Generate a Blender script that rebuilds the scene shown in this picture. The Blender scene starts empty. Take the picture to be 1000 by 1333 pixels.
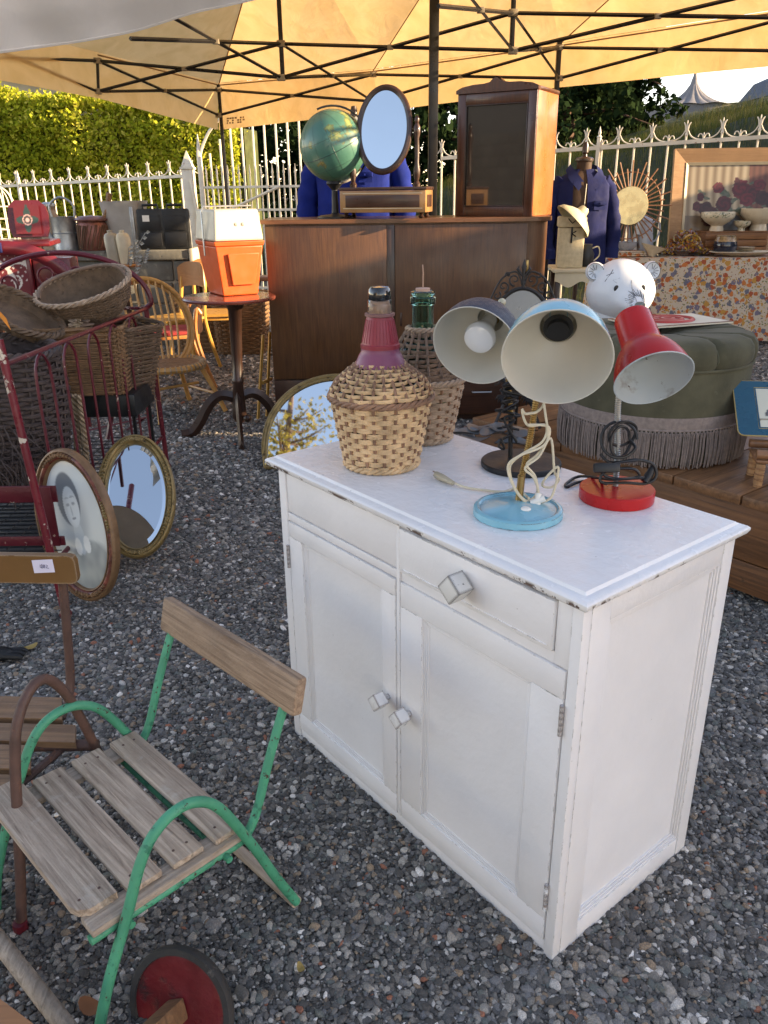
import bpy, bmesh, math, random
import numpy as np
from mathutils import Vector, Matrix, noise as mnoise
R = math.radians
rnd = random.Random(7)
scn = bpy.context.scene
col = scn.collection

# ------------------------------------------------------------------ camera
CF, CP, CR, CH = 1040.0, R(21.836), R(-0.6755), 1.391
cp, sp, cr, sr = math.cos(CP), math.sin(CP), math.cos(CR), math.sin(CR)
FW = Vector((0, cp, -sp)); _r = Vector((1, 0, 0)); _u = Vector((0, sp, cp))
RX = cr*_r + sr*_u; UP = -sr*_r + cr*_u
O = Vector((0, 0, CH))
cam = bpy.data.cameras.new('camera')
cam.sensor_fit = 'VERTICAL'; cam.sensor_height = 36; cam.lens = CF/1333*36
cam.clip_start = .05; cam.clip_end = 2000
co = bpy.data.objects.new('camera', cam); col.objects.link(co); scn.camera = co
mw = Matrix.Identity(4)
for i in range(3):
    mw[i][0] = RX[i]; mw[i][1] = UP[i]; mw[i][2] = -FW[i]; mw[i][3] = O[i]
co.matrix_world = mw
def ray(px, py): return FW + RX*((px-500)/CF) - UP*((py-666.5)/CF)
def gz(px, py, z=0.0):
    d = ray(px, py); return O + d*((z-CH)/d.z)
def at(px, py, Y):
    d = ray(px, py); return O + d*(Y/d.y)
def pl(px, py, P0, n):
    d = ray(px, py); return O + d*((Vector(P0)-O).dot(n)/d.dot(n))

# ------------------------------------------------------------------ light
SUN_EL, SUN_A = R(15), R(8)       # elevation; azimuth from +X towards the viewer
S = Vector((math.cos(SUN_EL)*math.cos(SUN_A), -math.cos(SUN_EL)*math.sin(SUN_A), math.sin(SUN_EL)))
w = bpy.data.worlds.new('World'); scn.world = w; w.use_nodes = True
nt = w.node_tree; nt.nodes.clear()
sky = nt.nodes.new('ShaderNodeTexSky'); sky.sky_type = 'NISHITA'; sky.sun_disc = False
sky.sun_elevation = SUN_EL; sky.sun_rotation = math.atan2(S.x, S.y)
sky.air_density = .75; sky.dust_density = .2; sky.ozone_density = 1.0
bg = nt.nodes.new('ShaderNodeBackground'); bg.inputs[1].default_value = 0.15
wo = nt.nodes.new('ShaderNodeOutputWorld')
tint = nt.nodes.new('ShaderNodeMix'); tint.data_type = 'RGBA'; tint.blend_type = 'MULTIPLY'; tint.inputs[0].default_value = 1
tint.inputs[7].default_value = (1.36, 1.0, .80, 1); nt.links.new(sky.outputs[0], tint.inputs[6])
nt.links.new(tint.outputs[2], bg.inputs[0]); nt.links.new(bg.outputs[0], wo.inputs[0])
sl = bpy.data.lights.new('sun', 'SUN'); sl.energy = 5.0; sl.angle = R(.5); sl.color = (1, .74, .46)
so = bpy.data.objects.new('sun', sl); col.objects.link(so)
so.rotation_euler = (-S).to_track_quat('-Z', 'Y').to_euler(); so.location = S*30
scn.view_settings.view_transform = 'Standard'; scn.view_settings.look = 'None'
scn.view_settings.exposure = 1.95; scn.view_settings.gamma = 1
scn.cycles.max_bounces = 8; scn.cycles.transparent_max_bounces = 12
scn.cycles.use_denoising = True

# ------------------------------------------------------------------ materials
MATS = {}
def N(nt, t, **k):
    n = nt.nodes.new(t)
    for a, b in k.items():
        if a.startswith('i_'): n.inputs[int(a[2:])].default_value = b
        else: setattr(n, a, b)
    return n
def c4(c): return (c[0], c[1], c[2], 1)
def mat(name, c, rough=.5, metal=0, var=.18, vs=7, bump=0, bs=90, chips=(), edge=None, grain=None, coat=0, trans=0, ior=1.45, rv=.12, zband=None, sheen=0, spec=.5, subs=0):
    if name in MATS: return MATS[name]
    m = bpy.data.materials.new(name); m.use_nodes = True; nt = m.node_tree; L = nt.links.new
    b = nt.nodes['Principled BSDF']; tc = N(nt, 'ShaderNodeTexCoord'); P = tc.outputs['Object']
    def noise(scale, detail=4, vec=None, dist=0, rough=.55):
        n = N(nt, 'ShaderNodeTexNoise'); n.inputs['Scale'].default_value = scale; n.inputs['Detail'].default_value = detail
        n.inputs['Distortion'].default_value = dist; n.inputs['Roughness'].default_value = rough
        L(vec or P, n.inputs['Vector']); return n.outputs['Fac']
    def rng(f, a, b_, c=0., d=1.):
        r = N(nt, 'ShaderNodeMapRange'); r.inputs[1].default_value = a; r.inputs[2].default_value = b_
        r.inputs[3].default_value = c; r.inputs[4].default_value = d; L(f, r.inputs[0]); return r.outputs[0]
    def mix(f, a, b_):
        x = N(nt, 'ShaderNodeMix', data_type='RGBA')
        if isinstance(f, float): x.inputs[0].default_value = f
        else: L(f, x.inputs[0])
        for s, v in ((6, a), (7, b_)):
            if isinstance(v, tuple): x.inputs[s].default_value = c4(v)
            else: L(v, x.inputs[s])
        return x.outputs[2]
    lo = tuple(max(0, v*(1-var)) for v in c); hi = tuple(min(1, v*(1+var)) for v in c)
    hb = None
    if grain:
        ax, gs, dark, amt = grain
        mp = N(nt, 'ShaderNodeMapping'); s = [1, 1, 1]; s['XYZ'.index(ax)] = .05; mp.inputs['Scale'].default_value = s
        L(P, mp.inputs['Vector'])
        g1 = noise(gs, 6, mp.outputs[0], 1.2, .62); g2 = noise(gs*.18, 3, mp.outputs[0], 2.5)
        wv = N(nt, 'ShaderNodeTexWave'); wv.wave_type = 'RINGS'; wv.inputs['Scale'].default_value = gs*.22
        wv.inputs['Distortion'].default_value = 9; wv.inputs['Detail'].default_value = 3; wv.inputs['Detail Scale'].default_value = 1.2
        L(mp.outputs[0], wv.inputs['Vector'])
        base = mix(rng(noise(vs), .3, .7), lo, hi)
        k1 = N(nt, 'ShaderNodeMath', operation='MULTIPLY'); L(rng(g1, .42, .68), k1.inputs[0]); k1.inputs[1].default_value = amt
        base = mix(k1.outputs[0], base, dark)
        k2 = N(nt, 'ShaderNodeMath', operation='MULTIPLY'); L(wv.outputs['Fac'], k2.inputs[0]); k2.inputs[1].default_value = amt*.35
        base = mix(k2.outputs[0], base, dark)
        base = mix(rng(g2, .45, .75, 0, .5), base, tuple(v*.75 for v in c))
        hb = g1
    else:
        base = mix(rng(noise(vs, 5), .3, .7), lo, hi)
    rr = rng(noise(vs*1.7+3, 4), .3, .7, max(0, rough-rv), min(1, rough+rv))
    cm = None
    for (cc, sc, th, sf) in chips:
        f = rng(noise(sc, 6, rough=.65), th, th+sf)
        base = mix(f, base, cc); cm = f
    if edge:
        ec, er, ea = edge
        bv = N(nt, 'ShaderNodeBevel', samples=4); bv.inputs[0].default_value = er
        ge = N(nt, 'ShaderNodeNewGeometry'); dt = N(nt, 'ShaderNodeVectorMath', operation='DOT_PRODUCT')
        L(bv.outputs[0], dt.inputs[0]); L(ge.outputs['Normal'], dt.inputs[1])
        e = rng(dt.outputs['Value'], .997, .95); nz = rng(noise(38, 5, rough=.7), .62-ea*.25, .68-ea*.25)
        mu = N(nt, 'ShaderNodeMath', operation='MULTIPLY'); L(e, mu.inputs[0]); L(nz, mu.inputs[1])
        base = mix(mu.outputs[0], base, ec)
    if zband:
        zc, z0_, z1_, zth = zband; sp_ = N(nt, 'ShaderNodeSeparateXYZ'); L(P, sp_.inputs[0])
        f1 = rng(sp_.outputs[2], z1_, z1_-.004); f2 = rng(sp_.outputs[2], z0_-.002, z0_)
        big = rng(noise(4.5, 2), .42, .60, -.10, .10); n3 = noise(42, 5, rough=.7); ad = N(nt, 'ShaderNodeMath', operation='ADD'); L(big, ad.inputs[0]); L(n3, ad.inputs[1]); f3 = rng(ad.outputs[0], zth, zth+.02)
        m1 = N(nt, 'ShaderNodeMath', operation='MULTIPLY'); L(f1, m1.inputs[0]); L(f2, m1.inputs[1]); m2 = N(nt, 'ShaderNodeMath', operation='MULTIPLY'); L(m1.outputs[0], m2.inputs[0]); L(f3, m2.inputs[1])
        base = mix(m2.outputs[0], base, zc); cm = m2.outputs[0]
    L(base, b.inputs['Base Color']); L(rr, b.inputs['Roughness'])
    b.inputs['Metallic'].default_value = metal; b.inputs['Coat Weight'].default_value = coat
    b.inputs['Coat Roughness'].default_value = .12
    b.inputs['Transmission Weight'].default_value = trans; b.inputs['IOR'].default_value = ior
    b.inputs['Sheen Weight'].default_value = sheen; b.inputs['Specular IOR Level'].default_value = spec
    if bump:
        bn = N(nt, 'ShaderNodeBump'); bn.inputs['Strength'].default_value = min(1, bump); bn.inputs['Distance'].default_value = .004
        h = noise(bs, 5)
        if hb:
            ad = N(nt, 'ShaderNodeMath', operation='ADD'); L(h, ad.inputs[0]); L(hb, ad.inputs[1]); h = ad.outputs[0]
        if cm:
            sb = N(nt, 'ShaderNodeMath', operation='SUBTRACT'); L(h, sb.inputs[0]); L(cm, sb.inputs[1]); h = sb.outputs[0]
        L(h, bn.inputs['Height']); L(bn.outputs[0], b.inputs['Normal'])
    m['b'] = 1; MATS[name] = m; return m

DK = (.09, .06, .04)
WHITE = mat('chalky white paint', (.78, .765, .76), .46, var=.04, vs=5, bump=.35, bs=45, chips=(((.45, .43, .41), 70, .735, .015), ((.20, .17, .15), 52, .745, .012)), edge=((.30, .27, .24), .0022, .42), rv=.16)
WHITE2 = mat('chipped white paint', (.80, .79, .785), .27, var=.06, vs=4, bump=.5, bs=40, chips=(((.38, .36, .34), 60, .725, .015), ((.14, .11, .09), 19, .72, .01)), edge=((.17, .13, .11), .007, 1.1), rv=.07)
OAK = mat('brown oak veneer', (.110, .047, .016), .45, var=.25, vs=2, bump=.12, bs=150, grain=('Z', 90, (.055, .022, .008), .85), coat=.08)
OAKX = mat('brown oak edge', (.15, .060, .022), .34, var=.2, vs=2, bump=.12, bs=150, grain=('X', 60, (.05, .02, .01), .7), coat=.25)
MAHOG = mat('sun brightened reddish mahogany', (.40, .145, .042), .35, var=.2, vs=3, bump=.1, grain=('Z', 70, (.22, .07, .02), .6), coat=.3)  # brightened so the right side of the display case looks sunlit
DARKW = mat('dark stained wood', (.045, .020, .012), .38, var=.25, bump=.1, grain=('Z', 60, (.015, .008, .005), .6), coat=.2)
DARKX = mat('dark stained board', (.060, .024, .013), .38, var=.25, bump=.1, grain=('X', 60, (.02, .01, .006), .6), coat=.2)
PLANK = mat('worn pine plank', (.24, .115, .048), .5, var=.25, vs=3, bump=.3, bs=60, grain=('Y', 45, (.085, .04, .018), .9), chips=(((.06, .035, .02), 6, .66, .06),))
PLANKX = mat('worn pine board', (.19, .085, .034), .5, var=.25, vs=3, bump=.3, bs=60, grain=('X', 45, (.065, .03, .014), .9), chips=(((.05, .03, .018), 6, .66, .06),))
GREYW = mat('weathered grey wood', (.50, .405, .31), .8, var=.22, vs=6, bump=.7, bs=120, grain=('X', 75, (.19, .14, .10), .95), chips=(((.50, .45, .38), 9, .60, .15), ((.12, .095, .075), 30, .70, .04)))
GREYWY = mat('weathered grey rail', (.46, .38, .30), .8, var=.22, vs=6, bump=.7, bs=120, grain=('Y', 75, (.20, .16, .12), .85), chips=(((.12, .095, .075), 30, .70, .04),))
GREENP = mat('worn green paint', (.065, .29, .165), .5, var=.22, vs=12, bump=.35, bs=70, chips=(((.03, .17, .10), 40, .58, .06), ((.10, .40, .25), 12, .62, .08), ((.05, .03, .02), 70, .62, .02)))
RUSTP = mat('rusty brown steel', (.095, .052, .040), .55, var=.3, vs=15, bump=.4, bs=90, chips=(((.17, .075, .04), 30, .6, .08),))
REDP = mat('flaking dark red paint', (.095, .008, .016), .4, var=.2, vs=10, bump=.4, bs=70, chips=(((.5, .42, .33), 34, .655, .015),))
REDP2 = mat('flaking bright red paint', (.15, .010, .020), .35, var=.2, vs=10, bump=.5, bs=50, chips=(((.58, .50, .40), 16, .60, .02),))
REDSEAT = mat('lacquered red wood', (.115, .010, .016), .35, var=.12, bump=.1, coat=.2)
MUSTARD = mat('mustard brown painted board', (.16, .085, .028), .4, var=.12, vs=5, bump=.15, chips=(((.35, .25, .14), 50, .67, .02),), edge=((.30, .22, .14), .005, .9))
SLATB = mat('varnished slat wood', (.26, .15, .075), .5, var=.2, bump=.3, grain=('X', 60, (.10, .055, .03), .8))
def wick(name, c, d): return mat(name, c, .62, var=.30, vs=22, bump=.5, bs=220, chips=((d, 60, .58, .12),))
W_NAT = wick('natural split willow', (.60, .42, .235), (.42, .27, .14))
W_NATD = wick('aged willow braid', (.27, .155, .095), (.14, .08, .05))
W_GRY = wick('greyed split willow', (.36, .265, .185), (.22, .155, .11))
W_GRYD = wick('dark greyed willow', (.17, .115, .08), (.08, .055, .04))
W_BRN = wick('brown buff willow', (.20, .115, .055), (.09, .05, .025))
W_DRK = wick('dark brown willow', (.125, .082, .05), (.06, .038, .022))
W_BLK = wick('blackened willow', (.075, .056, .050), (.03, .022, .020))
RATT = mat('honey rattan', (.50, .27, .075), .4, var=.2, vs=14, bump=.2, chips=(((.26, .12, .04), 25, .62, .08),), coat=.2)
ROPE = wick('straw rope', (.33, .245, .15), (.18, .13, .08))
BLUEE = mat('sky blue enamel', (.20, .44, .54), .22, var=.05, vs=6, bump=.06, coat=.4, chips=(((.05, .035, .03), 42, .715, .01),), edge=((.10, .07, .05), .003, .55))
NAVYE = mat('navy crackle enamel', (.028, .036, .062), .42, var=.2, vs=60, bump=.5, bs=420)
REDE = mat('glossy red enamel', (.42, .016, .016), .3, var=.08, vs=6, bump=.04, coat=.05, spec=.3, chips=(((.2, .15, .13), 60, .73, .01),))
CREAMI = mat('cream enamel lining', (.56, .54, .47), .4, var=.06, vs=6)
GREYI = mat('pale grey lining', (.50, .54, .55), .4, var=.08, vs=6)
GREYS = mat('rust spotted lining', (.46, .50, .51), .4, var=.08, vs=6, chips=(((.30, .29, .28), 14, .56, .08), ((.10, .07, .055), 75, .665, .015)))
BLACKM = mat('matt black metal', (.012, .013, .015), .5, var=.2, bump=.1, bs=200)
BLACKP = mat('black rubber cord', (.012, .012, .013), .42, var=.2)
CREAMC = mat('ivory plastic cord', (.60, .54, .40), .4, var=.08)
WHITEPL = mat('white plastic', (.75, .74, .70), .35, var=.04)
BRASS = mat('aged brass', (.34, .24, .10), .38, 1, var=.2, vs=40, rv=.12)
STEEL = mat('dull steel', (.42, .42, .40), .35, .9, var=.15)
ZINC = mat('galvanised zinc', (.36, .37, .37), .42, .75, var=.22, vs=14, bump=.15)
GOLDF = mat('antique gilt moulding', (.24, .17, .065), .42, .35, var=.3, vs=18, bump=.6, bs=70, chips=(((.07, .05, .03), 32, .58, .1),))
BRONZF = mat('bronzed plaster moulding', (.20, .115, .055), .42, .2, var=.3, vs=18, bump=.6, bs=70, chips=(((.42, .33, .22), 60, .70, .02),))
TORT = mat('red tortoiseshell lacquer', (.15, .045, .03), .28, 0, var=.5, vs=25, coat=.4, chips=(((.33, .10, .06), 22, .58, .08), ((.03, .02, .015), 30, .6, .06)))
MIRROR = mat('silvered mirror', (.66, .74, .79), .02, 1, var=.01, rv=.005)
MIRRORW = mat('foxed mirror', (.22, .23, .24), .3, .4, var=.06, vs=20, rv=.03, chips=(((.15, .14, .13), 50, .70, .05),))
GLASSD = mat('dark cabinet glass', (.030, .024, .020), .04, 0, var=.1, rv=.01, spec=.9, coat=.6)
GLASSG = mat('green bottle glass', (.42, .68, .55), .04, 0, var=.05, trans=1, rv=.02)
GLASSC = mat('clear bulb glass', (.80, .82, .82), .12, 0, var=.03, rv=.05, coat=.6)
GLASSCL = mat('clear cap plastic', (.9, .92, .92), .04, 0, var=.01, trans=1, ior=1.3, rv=.02)
PINKP = mat('faded maroon plastic', (.26, .035, .05), .42, var=.12, vs=20, bump=.2)
PURPP = mat('faded violet plastic', (.22, .065, .12), .4, var=.1)
CORK = mat('cork', (.42, .27, .19), .8, var=.2, bump=.4)
VELV = mat('olive green velvet', (.095, .088, .055), .9, spec=.15, var=.25, vs=9, bump=.25, bs=60, sheen=.08, chips=(((.12, .115, .075), 30, .63, .1),))
FRING = mat('mauve brown fringe', (.25, .20, .175), .85, var=.2, vs=60, bump=.3)
BEARW = mat('crazed white ceramic', (.66, .69, .72), .5, var=.06, bump=.1, coat=.05)
BLACKI = mat('black ink drawing', (.02, .02, .022), .5)
ORNG = mat('orange moulded plastic', (.60, .095, .018), .42, var=.06, bump=.1)
ORNG2 = mat('deep orange moulded panel', (.66, .11, .025), .42, var=.06)
CREAMP = mat('cream moulded plastic', (.50, .46, .36), .42, var=.06, bump=.08)
TEALG = None
NAVYC = mat('navy cotton drill', (.012, .016, .07), .9, var=.2, bump=.4, bs=40, spec=.2)
NAVYC2 = mat('navy cotton pocket', (.014, .02, .085), .9, var=.2, bump=.3, bs=40, spec=.2)
ROYAL = mat('royal blue cotton', (.009, .020, .17), .9, var=.2, bump=.4, bs=40, spec=.2)
FORM = mat('brown mannequin linen', (.055, .03, .018), .8, var=.2, bump=.2)
BLKMT = mat('black plastic case', (.012, .013, .014), .45, var=.2, bump=.2)
STONE = mat('weathered grey stone', (.15, .145, .125), .9, var=.3, vs=5, bump=.9, bs=30, chips=(((.27, .26, .22), 10, .6, .1), ((.06, .06, .045), 8, .62, .08)))
STONEB = [mat('honey limestone '+n, c, .9, var=.2, vs=4, bump=.7, bs=25) for n, c in (('a', (.40, .31, .20)), ('b', (.33, .26, .17)), ('c', (.46, .37, .25)))]
MORTAR = mat('lime mortar', (.36, .31, .24), .95, var=.2, bump=.5)
FENCEW = mat('old white iron paint', (.66, .60, .48), .5, var=.12, vs=5, bump=.3, bs=50, chips=(((.28, .11, .05), 22, .66, .03),))
SLATEB = mat('blue slate roofing', (.05, .06, .08), .6, var=.2)
STEELB = mat('black coated steel', (.018, .017, .017), .35, var=.2, spec=.4)
JOINT = mat('grey nylon bracket', (.27, .23, .17), .5, var=.15)
YWOOD = mat('yellow varnished beech', (.55, .31, .065), .35, var=.15, bump=.1, grain=('Z', 50, (.36, .18, .04), .5), coat=.3)
OWOOD = mat('orange varnished plywood', (.44, .19, .055), .35, var=.15, bump=.1, grain=('X', 50, (.28, .10, .03), .6), coat=.3)
REDCL = mat('red seat cloth', (.30, .03, .03), .8, var=.15, bump=.2)
CREAMT = mat('cream speckled leatherette', (.55, .47, .30), .6, var=.15, vs=30, bump=.4, bs=160, chips=(((.28, .20, .10), 120, .62, .05),))
ENCR = mat('cream enamel', (.50, .47, .33), .3, var=.08, coat=.3, edge=((.08, .06, .05), .004, .5))
ENGR = mat('grey enamel', (.34, .35, .38), .3, var=.12, coat=.3, chips=(((.06, .05, .05), 24, .68, .03),))
TWIG = mat('brown bare twig', (.11, .06, .035), .8, var=.2)
SUNM = mat('amber mirror', (.42, .33, .17), .25, .6, var=.05)
POTC = mat('cream crockery', (.60, .52, .38), .3, var=.06, coat=.4)
POTP = mat('painted crockery band', (.56, .50, .36), .3, var=.05, coat=.4, chips=(((.10, .13, .07), 42, .56, .03), ((.32, .07, .05), 60, .62, .02)))
DPOT = mat('blue black glazed pot', (.015, .018, .035), .2, var=.3, coat=.6)
DRIP = mat('dripping ochre glaze', (.28, .19, .09), .25, var=.5, vs=30, coat=.6)
FRAMEO = mat('pale oak picture frame', (.38, .22, .10), .5, var=.12, bump=.2, grain=('X', 40, (.25, .14, .06), .6))
FRAMEI = mat('cream frame slip', (.55, .46, .30), .5, var=.08)
LOGW = mat('split firewood', (.20, .12, .07), .85, var=.35, vs=20, bump=.6)
RUBBER = mat('perished black rubber', (.035, .033, .031), .8, var=.3, bump=.6, bs=60, chips=(((.12, .11, .10), 26, .62, .08),))
WHEELR = mat('dull red wheel disc', (.13, .012, .016), .38, var=.3, vs=14, bump=.3, chips=(((.04, .02, .02), 14, .58, .12),))
IRONB = mat('blackened cast iron', (.016, .014, .014), .5, var=.3, bump=.4)
PEWT = mat('pewter grey leaves', (.20, .21, .22), .4, .5, var=.25, bump=.2)
MARQ = mat('shade darkened marquee canvas', (.17, .165, .17), .75, var=.05)  # white canvas darkened in colour, so sunlit cloth reads as shaded
TRAYB = mat('petrol blue lacquer', (.008, .07, .12), .28, var=.08, coat=.4)
PRICE = mat('lilac white paper', (.66, .64, .78), .7, var=.02)
INK = mat('blue ballpoint ink', (.05, .05, .16), .6)
CREAMPAP = mat('cream printed paper', (.62, .58, .46), .5, var=.04)
GOLDL = mat('gilt line', (.45, .33, .12), .4)
BAMB = mat('brown bamboo cane', (.25, .12, .055), .45, var=.25, vs=30, bump=.2, coat=.2)
LEAFY = mat('yellowed leaf', (.34, .24, .07), .7, var=.3)
LEAFB = mat('brown fallen leaf', (.26, .11, .045), .7, var=.3)
BULBE = mat('frosted white glass', (.74, .76, .77), .18, var=.03, coat=.6)

MOULDW = mat('white moulding paint', (.78, .765, .76), .46, var=.04, vs=5, bump=.25, bs=45, chips=(((.50, .48, .46), 50, .70, .03),))
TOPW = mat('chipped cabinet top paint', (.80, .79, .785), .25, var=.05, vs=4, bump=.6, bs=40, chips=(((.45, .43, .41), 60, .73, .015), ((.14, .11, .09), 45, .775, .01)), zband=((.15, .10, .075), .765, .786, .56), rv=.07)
def fabric(name, c, tr, fold=.5, stain=None, sc=3.0):
    m = bpy.data.materials.new(name); m.use_nodes = True; nt = m.node_tree; nt.nodes.clear(); L = nt.links.new
    tc = N(nt, 'ShaderNodeTexCoord'); n1 = N(nt, 'ShaderNodeTexNoise'); n1.inputs['Scale'].default_value = sc; n1.inputs['Detail'].default_value = 6
    n1.inputs['Distortion'].default_value = 1.0
    L(tc.outputs['Object'], n1.inputs['Vector'])
    cr_ = N(nt, 'ShaderNodeValToRGB'); cr_.color_ramp.elements[0].position = .34; cr_.color_ramp.elements[1].position = .62
    cr_.color_ramp.elements[0].color = c4(stain or tuple(v*.8 for v in c)); cr_.color_ramp.elements[1].color = c4(c)
    L(n1.outputs['Fac'], cr_.inputs[0])
    d = N(nt, 'ShaderNodeBsdfDiffuse'); t = N(nt, 'ShaderNodeBsdfTranslucent'); mx = N(nt, 'ShaderNodeMixShader'); mx.inputs[0].default_value = tr
    L(cr_.outputs[0], d.inputs[0]); L(cr_.outputs[0], t.inputs[0]); L(d.outputs[0], mx.inputs[1]); L(t.outputs[0], mx.inputs[2])
    n2 = N(nt, 'ShaderNodeTexNoise'); n2.inputs['Scale'].default_value = 5; n2.inputs['Detail'].default_value = 3; n2.inputs['Distortion'].default_value = 1.2
    L(tc.outputs['Object'], n2.inputs['Vector'])
    b = N(nt, 'ShaderNodeBump'); b.inputs['Strength'].default_value = fold; b.inputs['Distance'].default_value = .02
    L(n2.outputs['Fac'], b.inputs['Height']); L(b.outputs[0], d.inputs['Normal']); L(b.outputs[0], t.inputs['Normal'])
    o = N(nt, 'ShaderNodeOutputMaterial'); L(mx.outputs[0], o.inputs[0]); return m
CANV = fabric('tan orange canopy cloth', (.80, .54, .24), .54, .32, (.72, .47, .19), 4)
CANW = fabric('grey white awning cloth', (.60, .57, .53), .10, .3, (.52, .49, .45), 2.5)
BLACKGLOSS = BLACKM

def leafmat(name, ramp, tr=.35, ns=.8):
    m = bpy.data.materials.new(name); m.use_nodes = True; nt = m.node_tree; nt.nodes.clear(); L = nt.links.new
    at_ = N(nt, 'ShaderNodeAttribute', attribute_name='rv'); tc = N(nt, 'ShaderNodeTexCoord')
    n1 = N(nt, 'ShaderNodeTexNoise'); n1.inputs['Scale'].default_value = ns; L(tc.outputs['Object'], n1.inputs['Vector'])
    ad = N(nt, 'ShaderNodeMath', operation='ADD'); L(at_.outputs['Fac'], ad.inputs[0]); L(n1.outputs['Fac'], ad.inputs[1])
    su = N(nt, 'ShaderNodeMath', operation='MULTIPLY'); L(ad.outputs[0], su.inputs[0]); su.inputs[1].default_value = .5
    cr_ = N(nt, 'ShaderNodeValToRGB'); el = cr_.color_ramp.elements
    el[0].position = .2; el[1].position = .8; el[0].color = c4(ramp[0]); el[1].color = c4(ramp[-1])
    for k, c in enumerate(ramp[1:-1]): e = el.new(.2+.6*(k+1)/(len(ramp)-1)); e.color = c4(c)
    L(su.outputs[0], cr_.inputs[0])
    d = N(nt, 'ShaderNodeBsdfDiffuse'); t = N(nt, 'ShaderNodeBsdfTranslucent'); mx = N(nt, 'ShaderNodeMixShader'); mx.inputs[0].default_value = tr
    L(cr_.outputs[0], d.inputs[0]); L(cr_.outputs[0], t.inputs[0]); L(d.outputs[0], mx.inputs[1]); L(t.outputs[0], mx.inputs[2])
    o = N(nt, 'ShaderNodeOutputMaterial'); L(mx.outputs[0], o.inputs[0]); return m
HEDGE = leafmat('sunny hedge leaves', [(.16, .20, .015), (.30, .34, .022), (.44, .45, .035), (.62, .56, .10)], .32)
DKLEAF = leafmat('dark evergreen leaves', [(.010, .018, .008), (.018, .032, .012), (.03, .05, .018)], .15)
GRASS = leafmat('wild bank grass', [(.035, .055, .014), (.06, .09, .02), (.13, .12, .04), (.24, .20, .08)], .3)
BEADM = leafmat('mixed glass beads', [(.35, .16, .05), (.5, .35, .06), (.30, .08, .03), (.25, .22, .30), (.6, .5, .3)], .2, 30)

def printmat(name, rough=.3, coat=.5):
    m = bpy.data.materials.new(name); m.use_nodes = True; nt = m.node_tree
    a = N(nt, 'ShaderNodeAttribute', attribute_name='pc'); b = nt.nodes['Principled BSDF']
    nt.links.new(a.outputs['Color'], b.inputs['Base Color']); b.inputs['Roughness'].default_value = rough; b.inputs['Coat Weight'].default_value = coat
    b.inputs['Coat Roughness'].default_value = .03
    return m
PRINTG = printmat('glazed print', .55, .3); PRINTM = printmat('matt print', .6, 0)

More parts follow.
